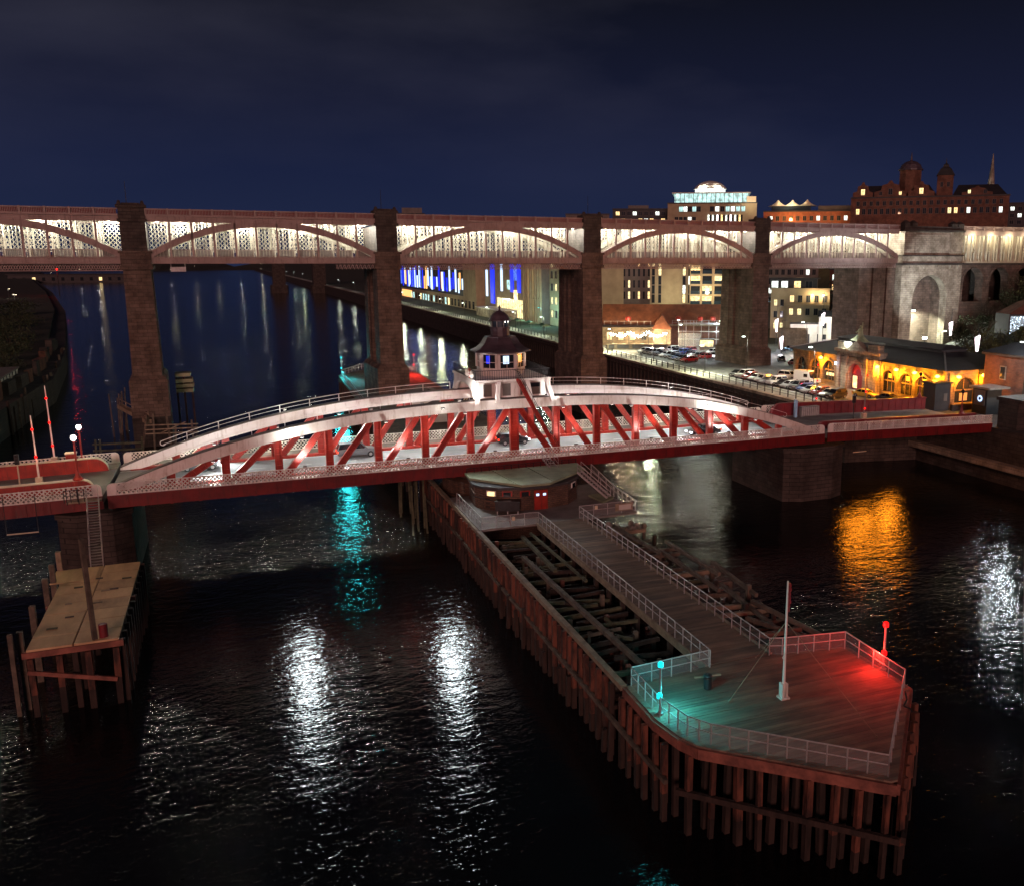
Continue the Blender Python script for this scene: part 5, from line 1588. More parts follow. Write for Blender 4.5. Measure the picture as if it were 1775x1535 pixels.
# road barrier masts with red lights
def barrier(label, x, y, z, h, lights, lean=(0, 0), m_='white_paint', strength=10):
    t2 = T('barrier_mast', label, 'barrier', (x, y, z), 0, 'raised road barriers')
    MB().box(-0.3, 0.3, -0.3, 0.3, 0, 1.3).obj('pedestal', 'cream_paint', t2)
    MB().bar((0, 0, 1.2), (lean[0], lean[1], h), 0.18, 0.1, (0, 1, 0), 0.1).obj('arm', m_, t2)
    for zz in lights:
        k = (zz - 1.2) / (h - 1.2)
        MB().ball((lean[0] * k, lean[1] * k - 0.12, zz), 0.14, 8, 5).obj('lamp', 'lamp_red', t2)
        lamp((lean[0] * k - 0.35, lean[1] * k - 0.6, zz), strength * 0.25, (1, 0.04, 0.02), 0.1, t2)
barrier('raised white barrier mast farther back on the left approach, three red lamps', -49.6, 8.6, 9.2, 9.3, (2.6, 5.2, 7.9), (-0.15, 0.3))
barrier('raised white barrier mast nearer on the left approach, two red lamps', -49.4, -1.8, 9.2, 7.6, (3.4, 6.2), (-0.1, 0.2))
barrier('raised grey barrier mast nearer on the right approach, three red lamps', 53.2, -2.2, 9.2, 7.0, (2.0, 4.4, 6.8), (0.3, 0.2), 'grey_metal')
barrier('raised grey barrier mast farther back on the right approach, red lamps', 52.4, 8.4, 9.2, 7.6, (2.0, 4.8, 7.2), (0.2, 0.2), 'grey_metal')
def signal(label, x, y, z, h, mm='dark_metal'):
    t2 = T('traffic_signal', label, 'traffic light', (x, y, z))
    MB().tube((0, 0, 0), (0, 0, h), 0.07, 8).obj('pole', mm, t2)
    MB().box(-0.2, 0.2, -0.16, 0.16, h - 0.3, h + 0.75).obj('housing', 'dark_metal', t2)
    for k in range(3):
        MB().tube((0, -0.16, h - 0.1 + k * 0.33), (0, -0.26, h - 0.1 + k * 0.33), 0.12, 8).obj('hood', 'rubber', t2)
signal('black traffic signal head on a cream post, left approach', -51.6, 0.6, 9.2, 2.6, 'cream_paint')
signal('dark traffic signal beside the right approach barrier', 52.6, -0.6, 9.2, 2.9)
t_ = T('control_cabinet', 'red control cabinet beside the rear left barrier mast', 'cabinet', (-48.0, 8.9, 9.2))
MB().box(-0.5, 0.5, -0.4, 0.4, 0, 1.5).obj('body', 'red_paint', t_)
MB().box(-0.56, 0.56, -0.46, 0.46, 1.5, 1.66).obj('lid', 'cream_paint', t_)
t_ = T('control_cabinet', 'grey louvred cabinet at the start of the right approach', 'cabinet', (49.0, 5.3, 9.2))
MB().box(-1.6, 1.6, -0.4, 0.4, 0, 1.5).obj('body', 'grey_metal', t_)
for k in range(9):
    MB().box(-1.5 + k * 0.34, -1.3 + k * 0.34, -0.46, -0.4, 0.15, 1.4).obj('slat', 'galvanised', t_)
t_ = T('life_post', 'pale blue rescue equipment post at the right end of the swing span', 'post', (46.4, 5.0, 9.2))
MB().box(-0.2, 0.2, -0.2, 0.2, 0, 2.6).obj('body', 'pale_blue', t_)
MB().box(-0.24, 0.24, -0.24, 0.24, 2.6, 2.7).obj('cap', 'galvanised', t_)
def cradle(label, x, y, w):
    t2 = T('rail_cradle', label, 'cradle', (x, y, 0))
    for dx in (-w / 2, w / 2):
        MB().tube((dx, 0, 6.6), (dx, 0, 10.3), 0.035, 6).obj('hanger', 'dark_metal', t2)
    MB().tube((-w / 2, 0, 6.6), (w / 2, 0, 6.6), 0.06, 6).obj('bar', 'cream_paint', t2)
cradle('hanging maintenance bar under the left approach span', -50.0, -8.75, 2.6)
cradle('hanging maintenance bar under the right approach span', 47.6, -8.75, 2.2)

# ---- broken landing stage behind, below the leftmost sandstone pier
BT = T('ruined_landing_stage', 'ruined pale timber landing stage below the leftmost sandstone pier', 'landing stage', (-46, 62, 0))
def bl(p, q_, w=0.24, m_='pale_timber', nm='spar'):
    MB().bar(p, q_, w, w * 0.8).obj(nm, m_, BT)
bl((-4.8, 22, 5.2), (1.4, 3.8, 4.8), 0.9, 'pale_timber', 'walkway')
for k in range(5):
    a = k / 4
    x, y = -4.8 + 6.2 * a, 22 - 18.2 * a
    bl((x, y, 5.0), (x, y, 6.6), 0.14)
bl((-4.8, 22, 6.6), (1.4, 3.8, 6.2), 0.14, 'pale_timber', 'rail')
bl((-4.8, 22, 5.9), (1.4, 3.8, 5.5), 0.1, 'pale_timber', 'rail')
for x, y, dx, z in ((1.2, 3.4, -1.6, 5.2), (2.2, 3.2, -0.2, 5.4), (4.2, 2.8, 0.7, 6.6), (5.6, 2.6, -0.5, 4.2), (8.2, 1.6, 0.2, 4.8)):
    bl((x + dx, y - 2, -3), (x, y, z + RJ.uniform(0, 1.2)), 0.3, 'old_timber', 'pile')
for z in (4.4, 3.6, 2.9):
    bl((0.8, 2.6, z), (9.2, 1.4, z + RJ.uniform(-0.3, 0.3)), 0.22)
bl((3.2, 2.8, 2.9), (7.2, 1.8, 4.7), 0.18)
for k in range(7):
    x, y = -5.2 + RJ.uniform(-0.6, 2.2), 21 + RJ.uniform(-3, 5)
    bl((x, y, -3), (x + RJ.uniform(-0.6, 0.6), y + 0.5, 6.6 + RJ.uniform(0, 1.8)), 0.18, 'old_timber', 'pile')
for z in (4.2, 3.2):
    bl((-5.4, -11.6, z), (1.4, -12.6, z), 0.3, 'mossy_timber', 'rail')
for x in (-5.2, -4.6, 1.2):
    bl((x, -12, -3), (x + 0.3, -12, 5.0), 0.3, 'mossy_timber', 'pile')
FD = T('pier_fender', 'pale green timber fender cage beside the leftmost sandstone pier', 'fender', (-40.4, 76, 0))
for z, w in ((11.6, 2.6), (10.5, 2.9), (9.6, 3.0), (8.7, 2.9)):
    MB().box(0, w, -1.2, 2.0, z - 0.32, z + 0.3).obj('board', 'roof_green', FD)
for x in (0.2, 1.4, 2.7):
    MB().box(x - 0.16, x + 0.16, -1.1, -0.8, -3, 11.2).obj('pile', 'black_pile', FD)

# ================================================================== NORTH BANK
RN = random.Random(21)
GZ = 8.03
# ---- the old fish market hall
FM = T('market_hall', 'arched stone market hall lit orange under a big dark hipped roof', 'market hall', (78.5, 9.0, GZ))
FL, FD_, FH = 44.0, 20.0, 6.2             # length along y, depth along x, eaves
wy = [5.3, 9.5, 14.2]                    # arch centres right of the door (from the near corner)
wl = [31.9, 36.5, 41.3]                  # left of the door
ops = [(v, 1.75, 0.7, 2.9) for v in wy] + [(v, 1.75, 0.7, 2.9) for v in wl]
MB().archwall(0, 16.2, 0, 0.7, 0, FH, [o for o in ops if o[0] < 16]).archwall(28.9, FL, 0, 0.7, 0, FH, [o for o in ops if o[0] > 28]).swap().obj('front_wall', 'market_stone', FM)
MB().archwall(0.7, 11.5, 0, 0.7, 0, FH, [(4.2, 2.1, 0.6, 2.8)]).box(11.5, FD_, 0, 0.7, 0, FH).obj('side_wall', 'market_stone', FM)
MB().box(0.75, FD_, 0.75, FL, 0, 0.1).box(FD_ - 0.6, FD_, 0.7, FL, 0, FH).box(0.7, FD_, FL - 0.6, FL, 0, FH).obj('rear_wall', 'market_stone', FM)
MB().box(1.6, 1.9, 0.8, FL - 0.7, 0.1, FH).box(1.9, 11.5, 1.8, 2.1, 0.1, FH).obj('inner_partition', 'dark_panel', FM)
for v in wy + wl:
    r_o = MB().archring(v, 1.75, 2.15, -0.14, 0, 2.9).box(v - 0.25, v + 0.25, -0.22, 0, 4.75, 5.25).swap().obj('arch_moulding', 'market_stone', FM)
    w_o = MB().box(v - 1.75, v + 1.75, 0.3, 0.42, 2.7, 2.95).box(v - 1.75, v + 1.75, 0.25, 0.45, 0.7, 0.85).box(v - 0.62, v - 0.54, 0.3, 0.4, 0.85, 4.4).box(v + 0.54, v + 0.62, 0.3, 0.4, 0.85, 4.4).swap().obj('window', 'market_stone', FM)
    g = MB()
    g.box(v - 1.75, v + 1.75, 0.44, 0.48, 0.85, 2.9)
    for i in range(8):
        a, b2 = math.pi - math.pi * i / 8, math.pi - math.pi * (i + 1) / 8
        xa, za, xb_, zb_ = v + 1.75 * math.cos(a), 2.9 + 1.75 * math.sin(a), v + 1.75 * math.cos(b2), 2.9 + 1.75 * math.sin(b2)
        g.hexa([(xa, 0.44, 2.9), (xb_, 0.44, 2.9), (xb_, 0.48, 2.9), (xa, 0.48, 2.9), (xa, 0.44, za), (xb_, 0.44, zb_), (xb_, 0.48, zb_), (xa, 0.48, za)])
    g.swap().obj('pane', 'dark_glass', w_o)
    if v in wy:
        MB().box(v - 0.6, v + 0.5, 0.4, 0.43, 3.3, 4.1).swap().obj('poster', 'render_cream', w_o)
    if v == wl[0]:
        MB().box(v - 1.2, v + 1.3, 0.4, 0.43, 1.7, 2.3).swap().obj('poster', 'win_warm', w_o)
MB().archring(4.2, 2.1, 2.6, -0.14, 0, 2.8).box(3.95, 4.45, -0.2, 0, 4.85, 5.4).obj('arch_moulding', 'market_stone', FM)
w_o = MB().box(2.1, 6.3, 0.3, 0.42, 2.6, 2.85).box(4.14, 4.26, 0.3, 0.4, 0.6, 4.9).obj('window', 'market_stone', FM)
MB().box(2.1, 6.3, 0.44, 0.48, 0.6, 4.0).box(2.7, 5.7, 0.44, 0.48, 4.0, 4.5).obj('pane', 'dark_glass', w_o)
MB().box(3.5, 5.2, 0.4, 0.43, 0.9, 2.2).obj('poster', 'render_cream', w_o)
# plinth, pilasters and cornice
MB().box(-0.18, 0, -0.18, 16.2, 0, 0.6).box(-0.18, 0, 28.9, FL, 0, 0.6).box(0, 11.5, -0.18, 0, 0, 0.5).obj('plinth', 'market_stone', FM)
MB().box(-0.3, 0.2, -0.3, FL + 0.2, 5.75, 6.2).box(0.2, 11.6, -0.3, 0.2, 5.75, 6.2).obj('cornice', 'market_stone', FM)
for v in (0.35, 2.9, 7.4, 11.85, 15.9, 29.3, 34.2, 38.9, FL - 0.4):
    MB().box(-0.2, 0, v - 0.4, v + 0.4, 0.6, 5.75).obj('pilaster', 'market_stone', FM)
for u in (1.0, 7.4, 10.8):
    MB().box(u - 0.4, u + 0.4, -0.2, 0, 0.5, 5.75).obj('pilaster', 'market_stone', FM)
oc_ = MB().tube((-0.25, 18.5, 3.6), (0.0, 18.5, 3.6), 1.1, 20).obj('oculus', 'market_stone', FM)
MB().tube((-0.3, 18.5, 3.6), (-0.26, 18.5, 3.6), 0.75, 20).obj('pane', 'dark_glass', oc_)
# centre bay with door, pediment and statue
MB().archwall(16.2, 28.9, -0.5, 0.9, 0, 7.6, [(22.9, 2.0, 0, 3.0)]).swap().obj('centre_bay', 'pale_stone', FM)
MB().archring(22.9, 2.0, 2.7, -0.75, -0.5, 3.0).swap().obj('door_arch', 'pale_stone', FM)
dr = MB().box(21.0, 24.8, 0.2, 0.32, 0, 4.9).swap().obj('door', 'maroon_paint', FM)
MB().box(21.6, 23.0, 0.1, 0.2, 0.3, 2.6).swap().obj('door_glass', 'maroon_paint', dr)
MB().box(23.2, 24.4, 0.1, 0.2, 0.3, 2.6).swap().obj('door_glass', 'win_warm', dr)
MB().archring(22.9, 0.9, 1.8, 0.1, 0.19, 3.0).swap().obj('fanlight', 'red_paint', dr)
lamp((-1.4, 22.9, 3.2), 30, (1.0, 0.1, 0.15), 0.2, FM)
for v in (17.2, 20.0, 25.8, 28.0):
    MB().box(-0.8, -0.5, v - 0.45, v + 0.45, 0, 6.6).obj('pilaster', 'pale_stone', FM)
MB().box(-1.0, 1.0, 16.0, 29.1, 7.0, 7.6).obj('cornice', 'pale_stone', FM)
MB().prism([(20.0, 0), (25.8, 0), (22.9, 0.01)], 0, 0.01)
g = MB().add([(-0.8, 20.0, 7.6), (-0.8, 25.8, 7.6), (-0.8, 22.9, 9.3), (0.4, 20.0, 7.6), (0.4, 25.8, 7.6), (0.4, 22.9, 9.3)], [(0, 2, 1), (3, 4, 5), (0, 3, 5, 2), (1, 2, 5, 4), (0, 1, 4, 3)])
g.obj('pediment', 'pale_stone', FM)
MB().box(-0.6, 0.8, 16.8, 19.6, 7.6, 8.8).obj('attic_block', 'pale_stone', FM)
MB().box(-0.6, 0.8, 26.4, 28.6, 7.6, 8.8).obj('attic_block', 'pale_stone', FM)
MB().box(-1.0, 1.4, 25.9, 28.4, 8.85, 9.0).obj('lamp_shelf', 'dark_metal', FM)
lf_ = MB().box(-0.3, 0.1, 25.3, 26.5, 7.9, 8.8).obj('flood_lamp', 'lamp_white', FM)
lamp((-1.0, 25.9, 8.9), 220, (0.9, 1.0, 0.85), 0.2, FM)
# statue: a seated figure holding a trident between two beasts
stt = MB().lathe([(0.75, 9.0), (0.7, 9.5), (0.5, 9.7), (0.55, 10.2), (0.42, 10.8), (0.46, 11.2), (0.2, 11.45), (0.24, 11.6), (0.24, 11.85), (0.05, 12.0)], 8, 0.3, 23.3)
stt.bar((0.3, 23.7, 11.0), (0.0, 24.3, 10.6), 0.24).bar((0.3, 22.9, 11.0), (0.0, 22.5, 11.6), 0.22).tube((0, 22.4, 9.4), (0, 22.4, 12.6), 0.05, 6)
for s_ in (-1, 1):
    stt.hexa([(-0.2, 23.3 + s_ * 0.6, 9.0), (0.7, 23.3 + s_ * 0.6, 9.0), (0.7, 23.3 + s_ * 2.4, 9.0), (-0.2, 23.3 + s_ * 2.4, 9.0), (0.0, 23.3 + s_ * 0.6, 10.1), (0.5, 23.3 + s_ * 0.6, 10.1), (0.5, 23.3 + s_ * 2.0, 9.3), (0.0, 23.3 + s_ * 2.0, 9.3)][::1])
stt.obj('statue', 'roof_green', FM, (0, -0.2, 0.2))
# signs
sg = MB().box(-0.75, -0.55, 28.2, 29.2, 4.2, 4.8).obj('lit_sign', 'strip_ice', FM)
lamp((-1.2, 28.7, 4.5), 25, (0.4, 0.6, 1.0), 0.15, FM)
# hipped roof with long ridge monitor
RE = 6.2
rv = [(-0.9, -0.8, RE), (FD_ + 0.8, -0.8, RE), (FD_ + 0.8, FL + 0.8, RE), (-0.9, FL + 0.8, RE), (7.2, 8.5, 8.1), (12.5, 8.5, 8.1), (12.5, FL - 5, 8.1), (7.2, FL - 5, 8.1)]
rf = MB().hexa(rv).obj('roof', 'slate', FM)
MB().box(7.0, 12.7, 9.0, FL - 5.3, 8.0, 8.6).obj('monitor_side', 'dark_panel', rf)
MB().hexa([(6.6, 8.6, 8.6), (13.1, 8.6, 8.6), (13.1, FL - 4.9, 8.6), (6.6, FL - 4.9, 8.6), (9.4, 10.5, 9.2), (10.3, 10.5, 9.2), (10.3, FL - 6.8, 9.2), (9.4, FL - 6.8, 9.2)]).obj('monitor_roof', 'slate', rf)
MB().box(6.9, 7.0, 24, 31, 8.1, 8.5).obj('rooflight', 'grey_metal', rf)
MB().bar((-0.8, -0.7, RE + 0.1), (7.2, 8.5, 8.2), 0.3, 0.16).bar((-0.8, FL + 0.7, RE + 0.1), (7.2, FL - 5, 8.2), 0.3, 0.16).obj('hip_ridge', 'grey_metal', rf)
# wall lamps: orange
lmp = MB().lathe([(0.08, -0.1), (0.34, 0.0), (0.42, 0.16), (0.28, 0.34), (0.06, 0.42)], 12).mesh('wall_lamp', 'lamp_orange')
for x, y in ((-0.75, 33.7), (-0.75, 16.5), (-0.75, 11.4), (-0.75, 6.7), (-0.75, 1.2), (2.0, -0.75), (7.4, -0.75)):
    o = inst(lmp, 'wall_lamp', FM, (x, y, 5.0))
    MB().bar((0, 0, -0.05), (0.7 if x < 0 else 0, 0 if x < 0 else 0.7, -0.1), 0.06).obj('lamp_bracket', 'dark_metal', o)
    lamp((x - (0.45 if x < 0 else 0), y - (0 if x < 0 else 0.45), 4.6), 900 if x < 0 else 520, (1.0, 0.30, 0.01), 0.35, FM)
# dark kiosk at the near corner, low wall, bollards
t_ = T('dark_kiosk', 'dark plain kiosk at the near corner of the market hall', 'kiosk', (76.0, 8.2, GZ))
MB().box(-1.6, 1.6, -1.4, 1.4, 0, 4.4).obj('wall', 'dark_panel', t_)
MB().box(-1.9, 1.9, -1.7, 1.7, 4.4, 4.6).obj('roof', 'slate', t_)
MB().box(0.2, 0.9, -1.46, -1.4, 1.6, 2.8).obj('window', 'grey_panel', t_)
tag(MB().box(0, 9, 0, 0.5, 0, 1.0).obj('low_wall', 'dark_stone', None, (77.4, 6.0, GZ)), 'low dark wall in front of the market hall side', 'wall')
# ---- stone building and bus shelter at the right edge
t_ = T('corner_building', 'square stone corner building with dark pitched roof at the right edge', 'building', (84.2, -6.0, GZ))
MB().box(0, 18, 0, 12.6, 0, 9.0).obj('wall', 'red_brick', t_)
MB().box(0.2, 18, -0.08, 0.0, 0, 9.0).obj('front_facing', 'pale_stone', t_)
MB().box(-0.4, 18.4, -0.4, 13.0, 9.0, 9.4).obj('cornice', 'dark_stone', t_)
MB().hexa([(-0.5, -0.5, 9.4), (18.5, -0.5, 9.4), (18.5, 13.1, 9.4), (-0.5, 13.1, 9.4), (3, 5.8, 11.8), (15, 5.8, 11.8), (15, 6.8, 11.8), (3, 6.8, 11.8)]).obj('roof', 'slate', t_)
for v in (3.0, 8.6):
    w_o = MB().box(-0.12, 0.0, v - 0.6, v + 0.6, 5.2, 7.4).obj('window', 'pale_stone', t_)
    MB().box(-0.15, -0.12, v - 0.45, v + 0.45, 5.35, 7.25).obj('pane', 'dark_glass', w_o)
for u in (2.4, 6.2):
    for z in (1.6, 5.2):
        w_o = MB().box(u - 0.8, u + 0.8, -0.2, -0.08, z, z + 2.4).obj('window', 'pale_stone', t_)
        MB().box(u - 0.6, u + 0.6, -0.23, -0.2, z + 0.15, z + 2.25).obj('pane', 'win_white' if z > 5 else 'dark_glass', w_o)
lamp((-1, -4, 5.5), 350, (1.0, 0.9, 0.62), 0.25, t_)
t_ = T('bus_shelter', 'small shelter with pale flat roof beside the corner building', 'shelter', (79.6, 0.6, GZ))
MB().box(-0.2, 2.8, 0.2, 3.2, 0, 4.1).obj('wall', 'dark_panel', t_)
MB().box(-0.7, 3.6, -0.7, 3.6, 4.1, 4.4).obj('roof', 'grey_metal', t_)
MB().box(-0.32, -0.2, 0.6, 2.8, 1.4, 3.8).obj('panel', 'grey_panel', t_)
MB().tube((-0.34, 1.5, 2.5), (-0.38, 1.5, 2.5), 0.5, 16).obj('round_sign', 'strip_ice', t_)
MB().tube((-0.39, 1.5, 2.5), (-0.42, 1.5, 2.5), 0.24, 16).obj('round_mark', 'car_blue', t_)
# ---- bollards and quay rail along the water's edge: countable posts
qr = T('quay_railing', 'dark post-and-rail fence along the north quay edge', 'railing', (QX + 1.3, 12, 8.05))
qp = MB().box(-0.07, 0.07, -0.07, 0.07, 0, 1.25).mesh('post', 'dark_metal')
for i in range(150):
    inst(qp, 'post', qr, (0, 2.4 * i * (1 + i * 0.004), 0))
MB().tube((0, 0, 0.95), (0, 560, 0.95), 0.035, 5).tube((0, 0, 0.5), (0, 560, 0.5), 0.03, 5).obj('rail', 'dark_metal', qr)

# ---- unseen orange lamps added under the right approach span for the river reflection
for i, (x, y) in enumerate(((52.0, -2.5), (56.0, -0.5), (60.0, 0.5), (63.5, 2.5))):
    t_ = T('reflection_lamp', 'unseen orange lamp added under the right approach span, %s from the swing bridge' % ORD[i], 'reflection lamp', (x, y, 7.2), 0, 'orange lamps under the approach span')
    MB().box(-0.2, 0.2, -0.2, 0.2, 0.1, 0.95).obj('housing', 'dark_metal', t_)
    MB().box(-0.18, 0.18, -0.18, 0.18, 0.02, 0.1).obj('lens', 'lamp_orange', t_)
    lamp((0, 0, -0.15), 250, (1.0, 0.27, 0.012), 1.2, t_, spot=160, aim=(-2.2, -3, -0.9), blend=0.3)
# ---- cars
def car_meshes(kind):
    L, W, Hh = {'hatch': (4.1, 1.78, 1.5), 'saloon': (4.6, 1.82, 1.45), 'suv': (4.6, 1.9, 1.75)}[kind]
    st_ = {'hatch': [(-0.5, 0.42, 0.80), (-0.47, 0.30, 0.95), (-0.3, 0.25, 0.98), (0.1, 0.25, 0.96), (0.25, 0.25, 0.93), (0.42, 0.28, 0.80), (0.48, 0.34, 0.68), (0.5, 0.42, 0.58)],
           'saloon': [(-0.5, 0.42, 0.78), (-0.48, 0.32, 0.92), (-0.3, 0.25, 0.95), (0.05, 0.25, 0.93), (0.22, 0.25, 0.90), (0.42, 0.28, 0.78), (0.48, 0.34, 0.66), (0.5, 0.42, 0.56)],
           'suv': [(-0.5, 0.5, 0.95), (-0.48, 0.36, 1.1), (-0.3, 0.32, 1.12), (0.1, 0.32, 1.1), (0.25, 0.32, 1.08), (0.43, 0.34, 0.98), (0.485, 0.4, 0.85), (0.5, 0.5, 0.7)]}[kind]
    gl = {'hatch': (-0.49, 0.24, -0.40, 0.06), 'saloon': (-0.38, 0.22, -0.20, 0.06), 'suv': (-0.49, 0.25, -0.43, 0.10)}[kind]
    body = MB()
    rings = []
    for k, zb_, zt in st_:
        e_ = 1 - 0.18 * max(0, abs(k) - 0.38) / 0.12
        w = W / 2 * e_
        rings.append([(k * L, -w * 0.92, zb_), (k * L, -w, (zb_ + zt) / 2), (k * L, -w * 0.95, zt - 0.06), (k * L, -w * 0.8, zt), (k * L, w * 0.8, zt), (k * L, w * 0.95, zt - 0.06), (k * L, w, (zb_ + zt) / 2), (k * L, w * 0.92, zb_)])
    n = 8
    vs_ = [p for r_ in rings for p in r_]
    fs = []
    for j in range(len(rings) - 1):
        for i in range(n):
            fs.append((j * n + i, j * n + (i + 1) % n, (j + 1) * n + (i + 1) % n, (j + 1) * n + i))
    fs.append(tuple(range(n - 1, -1, -1)))
    fs.append(tuple(range((len(rings) - 1) * n, len(rings) * n)))
    fs = [tuple(reversed(f)) for f in fs]
    body.add(vs_, fs)
    zb_ = 1.06 if kind == 'suv' else 0.92
    a0, a1, b0, b1 = [v * L for v in gl]
    w0, w1 = W / 2 * 0.86, W / 2 * 0.68
    zt = Hh - 0.07
    gls = MB().hexa([(a0, -w0, zb_), (a1, -w0, zb_), (a1, w0, zb_), (a0, w0, zb_), (b0, -w1, zt), (b1, -w1, zt), (b1, w1, zt), (b0, w1, zt)])
    body.hexa([(b0 - 0.08, -w1 - 0.03, zt), (b1 + 0.08, -w1 - 0.03, zt), (b1 + 0.08, w1 + 0.03, zt), (b0 - 0.08, w1 + 0.03, zt), (b0 + 0.1, -w1 + 0.1, Hh), (b1 - 0.12, -w1 + 0.1, Hh), (b1 - 0.12, w1 - 0.1, Hh), (b0 + 0.1, w1 - 0.1, Hh)])
    for s_ in (-1, 1):                   # pillars
        for (xa, xb_) in ((a0, b0), ((a0 + a1) / 2, (b0 + b1) / 2), (a1, b1)):
            body.bar((xa, s_ * w0, zb_ - 0.02), (xb_, s_ * w1, zt), 0.09, 0.05, (0, 1, 0))
        body.box(a1 - 0.35, a1 - 0.15, s_ * (W / 2 + 0.1) - 0.06, s_ * (W / 2 + 0.1) + 0.06, zb_, zb_ + 0.14)
    wh = MB().tube((0, -0.11, 0), (0, 0.11, 0), 0.33 if kind != 'suv' else 0.37, 12)
    wh.use(1).tube((0, -0.125, 0), (0, 0.125, 0), 0.2, 8)
    wz = 0.33 if kind != 'suv' else 0.37
    zl = st_[-2][2] - 0.08
    return dict(L=L, W=W, wz=wz, body=body.mesh('body', 'car_grey'), glass=gls.mesh('glasshouse', 'car_glass'), wheel=wh.mesh('wheel', ['rubber', 'grey_metal']),
                head=MB().box(-0.16, 0.06, -0.2, 0.2, -0.08, 0.08).mesh('headlight', 'galvanised'), tail=MB().box(-0.05, 0.1, -0.15, 0.15, -0.1, 0.1).mesh('taillight', 'maroon_paint'), zl=zl,
                plate=MB().box(-0.02, 0.02, -0.26, 0.26, -0.06, 0.06).mesh('number_plate', 'line_paint'))
CM = {k: car_meshes(k) for k in ('hatch', 'saloon', 'suv')}
def car(kind, colour, label, x, y, z, rz, group=None, lights=False, name='parked_car'):
    c_ = CM[kind]
    t2 = T(name, label, 'car', (x, y, z), rz, group)
    inst(c_['body'], 'body', t2, mt={0: 'car_' + colour})
    inst(c_['glass'], 'glasshouse', t2)
    for sx in (-0.31, 0.32):
        for sy in (-1, 1):
            inst(c_['wheel'], 'wheel', t2, (sx * c_['L'], sy * (c_['W'] / 2 - 0.1), c_['wz']))
    for sy in (-1, 1):
        inst(c_['head'], 'headlight', t2, (c_['L'] / 2 - 0.05, sy * c_['W'] * 0.34, c_['zl']), mt={0: 'head_light'} if lights else None)
        inst(c_['tail'], 'taillight', t2, (-c_['L'] / 2 - 0.02, sy * c_['W'] * 0.36, 0.78), mt={0: 'tail_light'} if lights else None)
    inst(c_['plate'], 'number_plate', t2, (c_['L'] / 2 + 0.01, 0, 0.45))
    inst(c_['plate'], 'number_plate', t2, (-c_['L'] / 2 - 0.01, 0, 0.6))
    if lights:
        for sy in (-0.55, 0.55):
            lamp((c_['L'] / 2 + 0.15, sy, 0.65), 60, (0.85, 0.92, 1.0), 0.08, t2, spot=95, aim=(c_['L'] / 2 + 6, sy, 0.0))
    return t2
car('suv', 'grey', 'grey off-roader crossing the swing bridge left of the domed cabin', -17.4, 2.6, 9.105, 0.0, 'cars on the swing bridge', True, 'moving_car')
car('hatch', 'black', 'black car on the swing bridge right under the domed cabin', 2.0, 2.6, 9.105, 0.0, 'cars on the swing bridge', True, 'moving_car')
car('saloon', 'black', 'dark car with bright headlights on the right half of the swing bridge', 27.4, -1.4, 9.105, math.pi, 'cars on the swing bridge', True, 'moving_car')
car('hatch', 'grey', 'dark grey car at the left end of the swing bridge', -34.6, 2.4, 9.105, 0.0, 'cars on the swing bridge', True, 'moving_car')
cols = ['black', 'white', 'red', 'silver', 'white', 'silver', 'white', 'black', 'silver', 'grey', 'blue', 'silver', 'red', 'white', 'black', 'grey']
kinds = ['hatch', 'suv', 'hatch', 'saloon', 'hatch', 'saloon', 'suv', 'hatch']
for i in range(15):
    y = 58.5 - i * 2.42
    car(kinds[i % 8], cols[i], '%s car, %s from the left in the row along the quay edge' % (cols[i], ORD[i]), 68.4 + RN.uniform(-0.3, 0.3), y, GZ, math.pi + rad(RN.uniform(-4, 4) + 12), 'cars parked along the quay edge')
cols2 = ['silver', 'black', 'black', 'grey', 'black', 'white', 'grey', 'black', 'blue', 'black', 'red']
for i in range(11):
    y = 112 - i * 2.45
    car(kinds[(i + 3) % 8], cols2[i], '%s car, %s from the left in the row beyond the third pier' % (cols2[i], ORD[i]), 71.6 + RN.uniform(-0.3, 0.3), y, GZ, math.pi + rad(RN.uniform(-4, 4) + 14), 'cars parked beyond the third pier')
cols3 = ['grey', 'white', 'black', 'silver', 'blue', 'black', 'white', 'grey', 'red']
for i in range(9):
    car(kinds[(i + 5) % 8], cols3[i], '%s car, %s from the left in the rear row beyond the third pier' % (cols3[i], ORD[i]), 79.5 + RN.uniform(-0.3, 0.3), 112.5 - i * 2.5, GZ, rad(RN.uniform(-4, 4) + 14), 'cars in the rear row beyond the third pier')
car('saloon', 'yellow', 'yellow taxi parked before the market door', 74.2, 24.0, GZ, rad(-74), None)
car('saloon', 'black', 'black saloon parked by the near market windows', 74.6, 18.0, GZ, rad(-76), None)
car('suv', 'white', 'white estate car parked behind the white van', 75.6, 50.4, GZ, rad(-70), None)
car('saloon', 'red', 'dark red car turning behind the quay-side pier', 92.0, 72.0, GZ, rad(20), None, False)
car('hatch', 'green', 'dark green car half hidden behind the quay-side pier', 93.2, 80.0, GZ, rad(60), None)
car('hatch', 'white', 'white car waiting with headlights on beyond the row of parked cars', 82.0, 93.0, GZ, rad(215), None, True)
car('hatch', 'red', 'red car parked near the blue stall', 82.6, 108.0, GZ, rad(200), 'cars by the blue stall')
car('hatch', 'white', 'white car parked beside the blue stall', 86.0, 101.5, GZ, rad(200), 'cars by the blue stall')
car('saloon', 'white', 'white car parked by the low white building', 117, 106, GZ + 0.1, rad(160), None)
car('hatch', 'black', 'black car on the side road below the brick wall', 109, 100, GZ + 0.1, rad(110), None)
